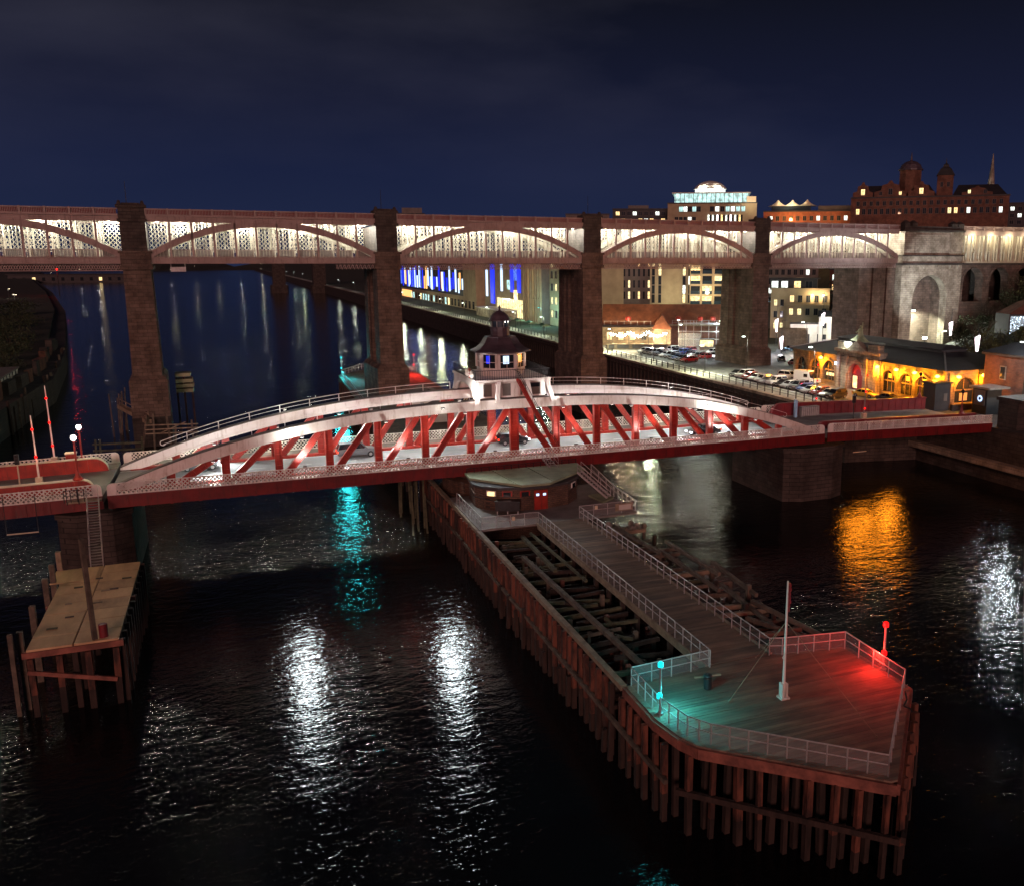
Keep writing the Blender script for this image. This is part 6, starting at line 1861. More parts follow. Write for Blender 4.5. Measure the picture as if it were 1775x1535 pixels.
# one walker by the quay rail
PW = T('person', 'person in dark clothes walking on the promenade by the quay rail', 'person', (64.2, 99.0, 8.03), rad(200))
sk = [((0, 0, 0.95), 0.15), ((0, 0, 1.2), 0.16), ((0, 0, 1.42), 0.15), ((0, 0, 1.52), 0.06), ((0.02, 0, 1.66), 0.1), ((0.02, 0, 1.76), 0.06),
      ((0, 0.19, 1.40), 0.065), ((-0.08, 0.24, 1.12), 0.05), ((0.04, 0.24, 0.88), 0.04), ((0.1, 0.23, 0.78), 0.035), ((0, -0.19, 1.40), 0.065), ((0.08, -0.24, 1.12), 0.05), ((0.2, -0.23, 0.90), 0.04), ((0.26, -0.22, 0.81), 0.035),
      ((0.02, 0.1, 0.88), 0.1), ((0.16, 0.1, 0.48), 0.065), ((0.2, 0.1, 0.08), 0.05), ((0.34, 0.1, 0.04), 0.04), ((-0.02, -0.1, 0.88), 0.1), ((-0.08, -0.1, 0.48), 0.065), ((-0.3, -0.1, 0.14), 0.05), ((-0.2, -0.1, 0.04), 0.04)]
ed = [(0, 1), (1, 2), (2, 3), (3, 4), (4, 5), (2, 6), (6, 7), (7, 8), (8, 9), (2, 10), (10, 11), (11, 12), (12, 13), (0, 14), (14, 15), (15, 16), (16, 17), (0, 18), (18, 19), (19, 20), (20, 21)]
pme = bpy.data.meshes.new('body')
pme.from_pydata([p for p, _ in sk], ed, [])
pme.materials.append(M['dark_panel'])
po = inst(pme, 'body', PW)
po.modifiers.new('skin', 'SKIN')
for i, (_, r_) in enumerate(sk):
    pme.skin_vertices[0].data[i].radius = (r_, r_)
pme.skin_vertices[0].data[0].use_root = True
po.modifiers.new('subd', 'SUBSURF').render_levels = 1
# white van
t_ = T('delivery_van', 'white high-roofed van parked in front of the market hall', 'van', (75.2, 43.4, GZ), rad(-72))
vb = MB().hexa([(-2.7, -0.98, 0.4), (1.3, -0.98, 0.4), (1.3, 0.98, 0.4), (-2.7, 0.98, 0.4), (-2.66, -0.88, 2.6), (0.9, -0.88, 2.62), (0.9, 0.88, 2.62), (-2.66, 0.88, 2.6)])
vb.hexa([(1.3, -0.98, 0.4), (2.75, -0.86, 0.42), (2.75, 0.86, 0.42), (1.3, 0.98, 0.4), (1.3, -0.97, 1.35), (2.7, -0.84, 1.05), (2.7, 0.84, 1.05), (1.3, 0.97, 1.35)])
vb.hexa([(0.88, -0.9, 1.35), (1.35, -0.96, 1.34), (1.35, 0.96, 1.34), (0.88, 0.9, 1.35), (0.86, -0.88, 2.62), (0.95, -0.84, 2.55), (0.95, 0.84, 2.55), (0.86, 0.88, 2.62)])
vb.obj('body', 'car_white', t_)
MB().hexa([(1.3, -0.9, 1.36), (2.1, -0.84, 1.2), (2.1, 0.84, 1.2), (1.3, 0.9, 1.36), (0.97, -0.8, 2.45), (1.08, -0.78, 2.4), (1.08, 0.78, 2.4), (0.97, 0.8, 2.45)]).obj('windscreen', 'car_glass', t_)
for sy in (-1, 1):
    MB().box(-0.2, 0.7, sy * 0.955 - 0.02, sy * 0.955 + 0.02, 1.35, 2.0).obj('side_window', 'car_glass', t_)
    for sx in (-1.7, 1.85):
        inst(CM['suv']['wheel'], 'wheel', t_, (sx, sy * 0.86, 0.37))
    inst(CM['suv']['head'], 'headlight', t_, (2.74, sy * 0.62, 0.85))
    inst(CM['suv']['tail'], 'taillight', t_, (-2.72, sy * 0.8, 1.1))

# ---- street lamps along the quay and festive lamp columns
def street_lamp(label, x, y, z, h, power, col, mat_='lamp_cool', reach=0.0, group='quay street lamps', rz=0.0, spot=False):
    t2 = T('street_lamp', label, 'street lamp', (x, y, z), rz, group)
    MB().tube((0, 0, 0), (0, 0, h), 0.09, 6, 0.06).tube((0, 0, h), (reach, 0, h + 0.15), 0.05, 6).obj('column', 'dark_metal', t2)
    MB().box(reach - 0.3, reach + 0.3, -0.18, 0.18, h + 0.0, h + 0.14).obj('lamp_head', mat_, t2)
    if spot:                              # flat-glass heads: light only downwards
        lamp((reach, 0, h - 0.1), power, col, 0.3, t2, spot=142, aim=(reach, 0, 0), blend=0.25)
    else:
        lamp((reach, 0, h - 0.35), power, col, 0.3, t2)
QC = (0.93, 1.0, 0.66)
for i, y in enumerate((66, 92, 118, 146, 176, 208, 244, 284, 330, 380, 434)):
    street_lamp('promenade lamp by the north quay rail, %s from the swing bridge' % ORD[i], 64.4, y, 8.03, 6.0, 2200 if y < 130 and i != 1 else 800, QC, reach=-0.9, spot=(y < 130 and i != 1))
for i in range(9):
    y = 560 + 85 * i + 8 * i * i
    street_lamp('far promenade lamp upstream under the high bridge, %s from the near end' % ORD[i], 64, y, 8.03, 7.0, 170, (0.95, 1.0, 0.85), reach=-1.0, group='far quay street lamps')
def festive_column(label, x, y, z, h, zz, ln=2.6):
    t2 = T('festive_lamp', label, 'street lamp', (x, y, z), 0, 'festive lamp columns')
    MB().tube((0, 0, 0), (0, 0, h), 0.09, 6, 0.06).tube((0, 0, h), (1.3, 0, h + 0.1), 0.05, 6).obj('column', 'dark_metal', t2)
    MB().box(1.0, 1.6, -0.15, 0.15, h, h + 0.1).obj('lamp_head', 'grey_metal', t2)
    MB().hexa([(-0.12, -0.2, zz), (0.12, -0.2, zz), (0.12, 0.2, zz), (-0.12, 0.2, zz), (-0.5, -0.24, zz + ln * 0.85), (0.34, -0.24, zz + ln), (0.34, 0.24, zz + ln), (-0.5, 0.24, zz + ln * 0.85)]).obj('light_motif', 'festive', t2)
    lamp((-0.9, -0.9, zz + 1.2), 260, (1.0, 0.84, 0.9), 0.35, t2)
festive_column('festive lit column rising behind the market roof near the hillside bushes', 98.6, 23, 10, 10.6, 5.4, 3.0)
festive_column('festive lit column standing in front of the abutment niche', 132.5, 66, 8, 12.4, 6.0, 3.6)
festive_column('short festive lit column right of the abutment niche lamp', 141.0, 65, 8.6, 10.5, 3.0, 2.0)
festive_column('festive lit column by the cream apartments', 113.0, 113, 8, 11.5, 4.2, 3.8)
festive_column('festive lit column beside the white gabled house', 124.5, 107, 8, 15.5, 6.2, 3.6)
festive_column('festive lit column just right of the quay-side pier', 101, 92, 8, 9, 1.6, 3.4)
festive_column('small festive lit column below the gabled house', 128.5, 86, 8, 9, 1.8, 3.0)
street_lamp('tall lamp lighting the side road behind the market hall', 103, 84, 8, 9, 2600, (1.0, 0.97, 0.8), reach=-1.2, group='side road lamps', spot=True)
street_lamp('tall lamp lighting the white gabled house', 121, 97, 8, 9, 2400, (1.0, 0.97, 0.78), reach=1.2, group='side road lamps')
street_lamp('tall lamp at the foot of the stone abutment', 122, 58, 8, 8, 900, (0.95, 1.0, 0.85), reach=1.2, group='side road lamps')
street_lamp('tall lamp in the car park beyond the third pier', 77.0, 100, 8, 8, 2200, (0.86, 0.95, 1.0), reach=-1.2, group='side road lamps', spot=True)
street_lamp('unseen quay lamp added beyond the stone abutment at the right edge', 80.6, -5.0, 8, 12.0, 1000, (0.86, 0.95, 1.0), reach=-1.0, group='side road lamps')  # stands in for the unseen source of the white river reflection
street_lamp('tall lamp between the two rows of cars beyond the third pier', 84.5, 116, 8, 8, 1800, (1.0, 0.97, 0.85), reach=-1.2, group='side road lamps', spot=True)
street_lamp('tall lamp over the parked row by the quay-side pier', 72.5, 62, 8, 8, 1800, (1.0, 0.97, 0.8), reach=-1.0, group='side road lamps', spot=True)
street_lamp('tall lamp over the parked row before the market hall', 71.5, 36, 8, 8, 1300, (1.0, 0.95, 0.75), reach=-1.0, group='side road lamps', spot=True)
# sloping pale flood on the last span and abutment, from a mast added on the quay
t_ = T('flood_mast', 'added slim floodlight mast on the ground before the stone abutment', 'floodlight', (112, 52, 8))
MB().tube((0, 0, 0), (0, 0, 7.0), 0.12, 8, 0.08).obj('mast', 'dark_metal', t_)
MB().box(-0.5, 0.5, -0.2, 0.2, 7.0, 7.5).obj('lamp_head', 'lamp_cool', t_)
lamp((0.3, 0.4, 7.4), 15000, (0.84, 0.95, 1.0), 0.4, t_, spot=46, aim=(24, 25, 20), blend=0.8)
lamp((-0.3, 0.4, 7.4), 6500, (0.86, 0.95, 1.0), 0.4, t_, spot=62, aim=(-6, 23, 32), blend=0.8)

# ================================================================== BUILDINGS OF THE NORTH BANK
RC = random.Random(77)
WINM = {}
def win_mesh(w, h, bars=1):
    k = (round(w, 2), round(h, 2), bars)
    if k not in WINM:
        g = MB()
        f = 0.09
        g.box(-w / 2 - f, -w / 2, -0.14, 0.02, -f, h + f).box(w / 2, w / 2 + f, -0.14, 0.02, -f, h + f).box(-w / 2, w / 2, -0.14, 0.02, h, h + f).box(-w / 2 - 0.15, w / 2 + 0.15, -0.2, 0.02, -f, 0)
        for b2 in range(bars):
            x = -w / 2 + w * (b2 + 1) / (bars + 1)
            g.box(x - 0.04, x + 0.04, -0.08, 0.0, 0, h)
        g.use(1).box(-w / 2, w / 2, -0.03, 0.01, 0, h)
        WINM[k] = g.mesh('window', ['grey_panel', 'dark_glass'])
    return WINM[k]
def windows(parent, xs_, zs_, w, h, lit, mats, y=0.0, frame=None, bars=1, rz=0.0, xoff=0.0):
    me = win_mesh(w, h, bars)
    for z in zs_:
        for x in xs_:
            mt = {}
            if RC.random() < lit:
                mt[1] = RC.choice(mats)
            if frame:
                mt[0] = frame
            if rz:
                inst(me, 'window', parent, (xoff, x, z), rz, mt)
            else:
                inst(me, 'window', parent, (x, y, z), 0, mt)
def block(name, label, cat, cx, cy_, rz, w, d, z0, z1, wall, roof='slate', group=None, parapet=0.5):
    t2 = T(name, label, cat, (cx, cy_, 0), rz, group)
    MB().box(-w / 2, w / 2, 0, d, z0, z1).obj('wall', wall, t2)
    if parapet:
        MB().box(-w / 2 - 0.2, w / 2 + 0.2, -0.2, d + 0.2, z1, z1 + parapet).obj('roof', roof, t2)
    return t2
def lin(a, b, n):
    return [a + (b - a) * i / (n - 1) for i in range(n)] if n > 1 else [(a + b) / 2]
fc = face_cam
# ---- skyline
t_ = block('office_building', 'glass-topped office building with a glowing shallow dome on the skyline', 'office building', 174.5, 263.4, fc(174, 263), 40.1, 24, 20, 57.5, 'beige_panel')
MB().box(-17, 16, 1.5, 20, 58, 62.0).obj('glass_storey', 'win_teal', t_)
MB().box(-18.2, 17.2, 0.8, 21, 62.0, 62.5).obj('upper_roof', 'render_white', t_)
for x in lin(-16.5, 15.5, 17):
    MB().box(x - 0.12, x + 0.12, 1.3, 1.5, 58, 62).obj('mullion', 'grey_panel', t_)
MB().lathe([(7.0, 62.5), (6.9, 64.4)], 24, -1, 10).obj('dome_drum', 'win_white', t_)
MB().lathe([(7.6, 64.4), (6.8, 65.6), (5.2, 66.9), (3.2, 67.7), (0.6, 68.2)], 24, -1, 10).obj('dome', 'render_white', t_)
for a in (-5, 3):
    lamp((a, 2.5, 64.6), 900, (1.0, 0.95, 0.75), 0.5, t_)
windows(t_, lin(-14, -6, 5), (54.0,), 1.7, 2.2, 0.8, ['win_white', 'win_teal'], -0.02)
windows(t_, lin(0, 14, 7), (54.0,), 1.7, 2.2, 0.8, ['win_white', 'win_teal'], -0.02)
windows(t_, lin(-16, -8, 5), (45.5, 49.6), 1.5, 2.0, 0.25, ['win_white', 'win_warm'], -0.02)
for x in lin(-1.5, 12.5, 8):
    MB().box(x - 0.35, x + 0.35, -0.5, 0.0, 42, 52.5).obj('light_column', RC.choice(['win_white', 'win_warm', 'festive']), t_)
    MB().box(x + 0.5, x + 1.3, -0.3, 0.0, 42, 52.5).obj('dark_bay', 'dark_glass', t_)
MB().box(15.5, 19.6, -0.3, 12, 58, 60.5).obj('corner_pod', 'cream_paint', t_)
lamp((17, -5, 57), 300, (1, 0.8, 0.5), 0.5, t_)
t_ = block('dark_office', 'low dark office block with a few amber windows left of the domed office', 'office building', 157, 303, fc(157, 303), 26.8, 16, 20, 56.5, 'dark_panel')
windows(t_, lin(-11, 11, 9), (50.5, 53.8), 1.8, 1.7, 0.55, ['win_warm', 'win_white'], -0.02)
MB().box(-6, 4, 3, 9, 57, 58.6).obj('plant_room', 'grey_panel', t_)
t_ = block('white_terrace', 'row of pale lit flats far left of the domed office', 'flats', 140, 330, fc(140, 330), 22, 12, 20, 55.0, 'grey_panel')
windows(t_, lin(-9, 9, 8), (51.6,), 1.6, 1.8, 0.7, ['win_warm', 'win_white'], -0.02)
t_ = block('orange_building', 'low orange-lit building with a glowing tent-like roof on the skyline', 'building', 191.4, 213.0, fc(191.4, 213), 36.1, 16, 20, 51.8, 'terracotta')
windows(t_, lin(-15, 15, 12), (48.3,), 1.3, 1.8, 0.2, ['win_white', 'win_warm'], -0.02)
MB().box(-15, 1, 3, 12, 52.3, 54.4).obj('glass_storey', 'dark_glass', t_)
ten = MB()
for x in (-12.5, -6.5, -0.5):
    ten.lathe([(4.2, 54.4), (2.2, 55.2), (0.9, 56.1), (0.2, 57.0)], 8, x, 7)
ten.obj('tent_roof', 'cream_paint', t_)
lamp((-8, 1.0, 56.5), 700, (1.0, 0.85, 0.55), 0.4, t_)
lamp((-7, -7, 49), 1500, (1.0, 0.5, 0.16), 0.5, t_)
lamp((9, -7, 48), 600, (1.0, 0.5, 0.2), 0.5, t_)
MB().box(4, 17, 0.5, 10, 52.3, 54.2).obj('upper_storey', 'dark_panel', t_)
# big Victorian red-brick block with towers
t_ = block('brick_offices', 'large Victorian red-brick offices with domed tower and turret', 'offices', 201.4, 154.7, fc(201.4, 154.7), 53.1, 22, 20, 51.0, 'red_brick')
t_.location.z = 3.2
def gable(x, w, z0, h, y=-0.1, parent=None):
    g = MB()
    pts = [(-w / 2, z0), (w / 2, z0), (w / 2, z0 + h * 0.3), (w * 0.3, z0 + h * 0.4), (w * 0.26, z0 + h * 0.72), (w * 0.1, z0 + h * 0.8), (0.3, z0 + h), (-0.3, z0 + h), (-w * 0.1, z0 + h * 0.8), (-w * 0.26, z0 + h * 0.72), (-w * 0.3, z0 + h * 0.4), (-w / 2, z0 + h * 0.3)]
    n = len(pts)
    g.add([(x + a, y, z) for a, z in pts] + [(x + a, y + 1.0, z) for a, z in pts], [tuple(range(n)), tuple(range(2 * n - 1, n - 1, -1))] + [(i + n, (i + 1) % n + n, (i + 1) % n, i) for i in range(n)])
    return g.obj('gable', 'red_brick', parent)
gable(-22.5, 7, 51.5, 5.2, parent=t_)
gable(-13, 11, 51.5, 5.6, parent=t_)
gable(-2.5, 9, 51.5, 5.0, parent=t_)
gable(16, 10, 51.5, 3.0, parent=t_)
MB().hexa([(-25, 1, 51.5), (3, 1, 51.5), (3, 21, 51.5), (-25, 21, 51.5), (-22, 9, 56), (0, 9, 56), (0, 12, 56), (-22, 12, 56)]).obj('steep_roof', 'slate', t_)
MB().hexa([(8, 1, 51.5), (25.8, 1, 51.5), (25.8, 21, 51.5), (8, 21, 51.5), (10, 9, 55.6), (23, 9, 55.6), (23, 12, 55.6), (10, 12, 55.6)]).obj('steep_roof', 'slate', t_)
tw = MB().prism([(-6.6 + 4.0 * math.cos(rad(22.5 + 45 * i)), 6 + 4.0 * math.sin(rad(22.5 + 45 * i))) for i in range(8)], 51.5, 60.8).obj('dome_tower', 'red_brick', t_)
MB().lathe([(4.3, 60.8), (4.3, 61.3), (3.9, 61.4), (3.3, 62.8), (2.0, 63.8), (0.4, 64.3), (0.3, 65.2), (0.05, 67.2)], 12, -6.6, 6).obj('tower_dome', 'lead_roof', tw)
tw = MB().box(2.6, 8.0, 2, 7.4, 51, 58.6).obj('turret', 'red_brick', t_)
MB().lathe([(4.3, 58.6), (2.6, 60.8), (1.4, 61.6), (1.3, 62.2), (0.3, 62.9), (0.05, 64.6)], 4, 5.3, 4.7, rad(45)).obj('turret_roof', 'slate', tw)
wm = ['win_warm', 'win_yellow', 'win_white']
windows(t_, lin(-24, 24, 24), (45.4,), 1.1, 1.9, 0.18, wm, -0.02)
windows(t_, lin(-24, 24, 22), (48.4, ), 1.0, 1.5, 0.12, wm, -0.02)
windows(t_, (-22.5, -13, -2.5), (52.2,), 1.3, 2.0, 0.8, ['win_warm'], -0.12)
windows(t_, (-16.3, -9.6, 13.4, 18.6), (52.0,), 0.9, 1.2, 0.6, wm, -0.12)
windows(t_, (4.2, 6.4), (54.6,), 0.8, 1.6, 0.0, wm, 1.98)
lamp((-10, -14, 46), 120, (1.0, 0.5, 0.3), 0.6, t_)
# cathedral lantern spire far right
t_ = T('church_spire', 'thin pale church spire rising behind the brick offices', 'spire', (313.1, 238.2, 0), fc(313, 238))
MB().box(-3, 3, -3, 3, 20, 60).obj('tower', 'pale_stone', t_)
MB().lathe([(2.4, 60), (2.0, 64), (1.0, 74), (0.15, 82.5)], 8).obj('spire', 'pale_stone', t_)
for sx in (-1, 1):
    MB().lathe([(0.5, 58), (0.45, 63), (0.05, 67)], 6, sx * 2.6, -2.6).obj('pinnacle', 'pale_stone', t_)
lamp((-6, -9, 62), 500, (0.9, 0.9, 0.8), 0.6, t_)
t_ = block('far_flats', 'distant lit flats at the right edge of the skyline', 'flats', 306, 206, fc(306, 206), 26, 12, 20, 57.5, 'dark_panel')
windows(t_, lin(-11, 11, 8), (48.5, 51.5, 54.5), 1.6, 1.6, 0.5, ['win_warm', 'win_white'], -0.02)
t_ = block('hill_house', 'small dark building on the skyline behind the middle sandstone pier', 'building', 101.4, 597, fc(101, 597), 19.6, 14, 8, 67, 'dark_panel')
MB().box(-7, 8, 2, 10, 67.5, 71.5).obj('roof_frame', 'grey_panel', t_)
windows(t_, lin(-8, 8, 7), (64.5,), 1.6, 1.4, 0.6, ['win_warm', 'win_white'], -0.02)
# ---- quayside behind the bridge, right to left
t_ = block('apartment_block', 'dark grey apartment block with narrow windows behind the third pier', 'apartments', 102.7, 195.7, fc(102, 195), 18.5, 14, 8, 33, 'grey_panel', group='quayside apartments')
windows(t_, lin(-8, 8, 10), (18.6, 22.6, 26.6, 30.2), 0.7, 2.6, 0.4, ['win_yellow', 'win_warm'], -0.02, bars=0)
t_ = block('apartment_block', 'beige stone-clad apartment block with tall slit windows', 'apartments', 115.3, 185.1, fc(115, 185), 15.0, 14, 8, 33.4, 'beige_panel', group='quayside apartments')
for x in (-6.3, -4.0, 4.6, 6.6):
    windows(t_, (x,), (17.4, 20.6, 23.8, 27.0, 30.2), 0.95, 2.9, 0.36, ['win_yellow', 'win_white'], -0.02, bars=0)
for x in lin(-2.8, 3.2, 6):
    MB().box(x - 0.06, x + 0.06, -0.1, 0.0, 17, 33).obj('cladding_rib', 'beige_panel', t_)
lamp((0, -8, 20), 500, (1.0, 0.9, 0.6), 0.6, t_)
t_ = block('apartment_block', 'cream balcony apartment block behind the quay-side pier', 'apartments', 124.8, 175.7, fc(124.8, 175), 12.4, 12, 8, 33.8, 'render_cream', group='quayside apartments')
for z in (17.4, 20.9, 24.4, 27.9):
    for x in (-4.2, -0.1, 4.1):
        b_o = MB().box(x - 1.6, x + 1.6, -0.1, 0.02, z, z + 2.5).obj('balcony_recess', RC.choice(['dark_glass', 'dark_glass', 'blue_glass', 'win_warm', 'win_yellow']), t_)
        MB().box(x - 1.7, x + 1.7, -0.7, 0.0, z - 0.25, z).box(x - 1.65, x + 1.65, -0.68, -0.62, z, z + 0.9).obj('balcony', 'blue_glass', b_o)
lamp((0, -7, 21), 700, (1.0, 0.82, 0.5), 0.6, t_)
# low brick sheds and the bright terrace
t_ = T('brick_sheds', 'long low brick sheds with terracotta roof behind the bright terrace', 'sheds', (84.6, 129.6, 0), fc(84.6, 129.6))
MB().box(-17, 0.5, 0, 8, 8, 13.2).obj('wall', 'market_stone', t_)
MB().box(2.5, 17.5, 1, 8, 8, 13.6).obj('wall', 'red_brick', t_)
MB().hexa([(-17.4, -0.4, 13.2), (0.8, -0.4, 13.2), (0.8, 10, 13.2), (-17.4, 10, 13.2), (-17.4, 2.0, 13.6), (0.8, 2.0, 13.6), (0.8, 10, 13.6), (-17.4, 10, 13.6)]).obj('terrace_roof', 'paving', t_)
MB().box(2.4, 17.6, 0.2, 4, 13.6, 13.9).obj('walkway', 'pale_timber', t_)
MB().hexa([(-17.4, 4.0, 13.6), (17.6, 4.0, 13.6), (17.6, 14, 13.6), (-17.4, 14, 13.6), (-17.4, 8.8, 19.4), (17.6, 8.8, 19.4), (17.6, 9.2, 19.4), (-17.4, 9.2, 19.4)]).obj('main_roof', 'terracotta', t_)
MB().add([(-2.5, -5, 13), (3.0, -5, 13), (3.0, 5, 13), (-2.5, 5, 13), (0.2, -1.5, 17.0), (0.2, 7, 17.0)], [(0, 1, 4), (1, 2, 5, 4), (2, 3, 5), (3, 0, 4, 5), (0, 3, 2, 1)]).obj('cross_gable_roof', 'terracotta', t_)
MB().box(-2.3, 2.8, -4.6, 5, 8, 13).obj('cross_wing', 'market_stone', t_)
for x in lin(-16.5, -3.0, 8):
    MB().tube((x, 0, 13.6), (x, 0, 15.0), 0.05, 5).obj('rail_post', 'galvanised', t_)
for x in lin(3.2, 17.2, 9):
    MB().tube((x, 0.4, 13.9), (x, 0.4, 15.3), 0.05, 5).obj('rail_post', 'galvanised', t_)
MB().tube((-16.5, 0, 14.9), (-3, 0, 14.9), 0.04, 5).tube((3.2, 0.4, 15.2), (17.2, 0.4, 15.2), 0.04, 5).tube((3.2, 0.4, 14.6), (17.2, 0.4, 14.6), 0.04, 5).obj('rail', 'galvanised', t_)
for x in (-9.6, 4.9, 11.2, 14.9):
    o = MB().lathe([(0.1, 15.0), (0.75, 15.2), (0.85, 15.9), (0.6, 16.3), (0.1, 16.4)], 10, x, 0.8).obj('red_drum', 'red_paint', t_)
    MB().tube((x, 0.8, 13.7), (x, 0.8, 15.0), 0.06, 5).obj('drum_post', 'dark_metal', o)
windows(t_, lin(-15, -5, 4), (9.6,), 1.4, 2.2, 0.5, ['win_warm'], -0.02)
TE = T('bright_terrace', 'brightly lit beer terrace under strings of white bulbs', 'terrace', (79.0, 121.5, 8), fc(79, 121))
MB().box(-13.5, 3.4, -3.0, -2.7, 0, 1.5).obj('front_wall', 'market_stone', TE)
for x0, x1 in ((-13, -11.4), (-10.6, -7.4), (-6.4, -1.0), (-0.4, 3.0)):
    MB().box(x0, x1, -3.06, -3.0, 0.3, 1.3).obj('wall_panel', 'dark_panel', TE)
MB().box(-13.5, 3.4, -2.7, 4.5, 0, 0.4).obj('floor', 'paving', TE)
for x in (-13, -7.5, -2, 3):
    for y in (-2.4, 4):
        MB().tube((x, y, 0.4), (x, y, 4.4), 0.06, 5).obj('pole', 'dark_metal', TE)
bm_ = MB().ball((0, 0, 0), 0.14, 6, 4).mesh('bulb', 'lamp_white')
for a, (xa, xb_, ya, yb2) in enumerate(((-13, -7.5, -2.4, 4), (-7.5, -2, 4, -2.4), (-2, 3, -2.4, 4), (-13, 3, -2.4, -2.4), (-13, 3, 4, 4), (-13, -7.5, 4, -2.4), (-7.5, -2, -2.4, 4), (-2, 3, 4, -2.4))):
    n = 18 if a in (3, 4) else 9
    for i in range(n):
        k = (i + 0.5) / n
        inst(bm_, 'bulb', TE, (xa + (xb_ - xa) * k + RC.uniform(-0.3, 0.3), ya + (yb2 - ya) * k, RC.uniform(-0.35, 0.35) + 4.4 - 1.5 * math.sin(math.pi * ((k * (3 if n > 9 else 1)) % 1)) * 0.7))
for x in (-11.5, -8, -4.5, -1, 1.8):
    lamp((x, 0.6, 3.4), 1000, (1.0, 0.78, 0.45), 0.35, TE)
for x in lin(-11.5, 1.5, 6):
    o = MB().box(x - 0.7, x + 0.7, -0.6, 0.6, 1.15, 1.25).obj('table', 'pale_timber', TE)
    MB().box(x - 0.08, x + 0.08, -0.08, 0.08, 0.4, 1.15).obj('table_leg', 'dark_metal', o)
# scaffolding and stalls right of it
t_ = T('scaffold', 'bare scaffold frame in front of the right-hand brick shed', 'scaffold', (93.5, 119.5, 8), fc(93.5, 119))
for x in lin(-7.5, 7.5, 8):
    for y in (0, 1.6):
        MB().tube((x, y, 0), (x, y, 7.4), 0.05, 5).obj('upright', 'galvanised', t_)
for z in (2.2, 4.4, 6.6):
    for y in (0, 1.6):
        MB().tube((-7.7, y, z), (7.7, y, z), 0.05, 5).obj('ledger', 'galvanised', t_)
    MB().box(-7.5, 7.5, 0.1, 1.5, z - 0.08, z - 0.02).obj('platform', 'pale_timber', t_)
MB().box(-7.4, -1.0, -0.1, -0.05, 0.2, 4.0).obj('sheeting', 'safety_net', t_)
street_lamp('cool white lamp above the scaffold', 97, 116, 8, 7.5, 900, (0.75, 0.95, 1.0), reach=-0.6, group='side road lamps')
for k, (x, y, lb) in enumerate(((97, 104, 'blue canopy stall beside the quay-side pier, nearer one'), (100, 110, 'blue canopy stall beside the quay-side pier, farther one'))):
    t_ = T('market_stall', lb, 'stall', (x, y, 8), 0.3, 'blue canopy stalls')
    MB().lathe([(3.0, 2.4), (2.9, 2.5), (0.2, 3.7)], 4, 0, 0, rad(45)).obj('canopy', 'car_blue', t_)
    for sx in (-1, 1):
        for sy in (-1, 1):
            MB().tube((sx * 1.9, sy * 1.9, 0), (sx * 1.9, sy * 1.9, 2.5), 0.06, 5).obj('pole', 'galvanised', t_)
    MB().box(-1.8, 1.8, -1.9, -1.4, 0, 1.0).obj('counter', 'render_white', t_)
    lamp((0, -0.3, 2.1), 500, (0.5, 0.75, 1.0), 0.2, t_)
    lamp((-0.5, -3.5, 4.5), 260, (0.5, 0.75, 1.0), 0.2, t_)
t_ = T('yellow_kiosk', 'yellow-lit kiosk below the scaffold', 'kiosk', (90.0, 112, 8), fc(90, 112))
MB().box(-1.8, 1.8, 0, 2.4, 0, 2.8).obj('wall', 'win_yellow', t_)
MB().box(-2.1, 2.1, -0.4, 2.7, 2.8, 3.0).obj('roof', 'dark_panel', t_)
MB().box(-1.9, 1.9, -0.3, 0.0, 0, 1.0).obj('counter', 'pale_timber', t_)
# ---- cream terraces and houses right of the quay-side pier
t_ = T('cream_apartments', 'stepped cream apartment block with roof terraces and lit rooms', 'apartments', (134.6, 131.7, 0), fc(134.6, 131))
MB().box(-10, 8, 2, 14, 8, 23.2).obj('wall', 'render_cream', t_)
MB().box(-5, 7.4, -1, 2, 8, 18.2).box(-3.8, 9, -3.5, -1, 8, 14.4).obj('front_wall', 'render_cream', t_)
MB().box(-10.5, 4, 4, 14, 23.2, 26.4).obj('penthouse', 'dark_panel', t_)
MB().box(-11, 5, 3.4, 14.5, 26.4, 26.8).obj('roof', 'slate', t_)
MB().box(-5.3, 8, -1.4, -1.0, 18.2, 18.9).box(-4.1, 9.4, -3.9, -3.5, 14.4, 15.1).box(-10.2, 8.4, 1.7, 2, 23.2, 23.7).obj('balcony_wall', 'render_cream', t_)
windows(t_, (-8.5, -6.5), (11, 14.6, 18.2), 0.9, 1.9, 0.3, ['win_warm', 'win_yellow'], 1.98)
windows(t_, lin(-3.6, 6.4, 5), (9.6, 15.6), 1.1, 1.9, 0.4, ['win_warm', 'win_yellow'], -1.02)
windows(t_, lin(-3.5, 6.5, 5), (19.4,), 1.2, 2.0, 0.2, ['win_warm'], 1.98)
windows(t_, lin(-2.6, 7.6, 4), (11.0,), 1.3, 2.0, 0.5, ['win_warm', 'win_yellow'], -3.52)
windows(t_, (-9, -6, -2, 1.5), (23.8,), 2.0, 2.0, 0.7, ['win_white', 'win_warm'], 3.98)
for x in (2.6, 6.0):
    MB().ball((x, 1.6, 21.6), 0.25, 8, 5).obj('wall_globe', 'lamp_warm', t_)
    lamp((x, 0.8, 21.2), 150, (1.0, 0.72, 0.4), 0.25, t_)
t_ = T('gabled_house', 'white gabled house with dark roof beside the bare tree', 'house', (130.0, 106.5, 0), fc(129.4, 106))
MB().box(-6, -2.2, 0, 7, 8, 16.4).obj('side_wing', 'render_white', t_)
MB().hexa([(-6.3, -0.3, 16.4), (-2.0, -0.3, 16.4), (-2.0, 7.3, 16.4), (-6.3, 7.3, 16.4), (-6.3, 3.3, 18.0), (-2.0, 3.3, 18.0), (-2.0, 3.7, 18), (-6.3, 3.7, 18)]).obj('side_roof', 'slate', t_)
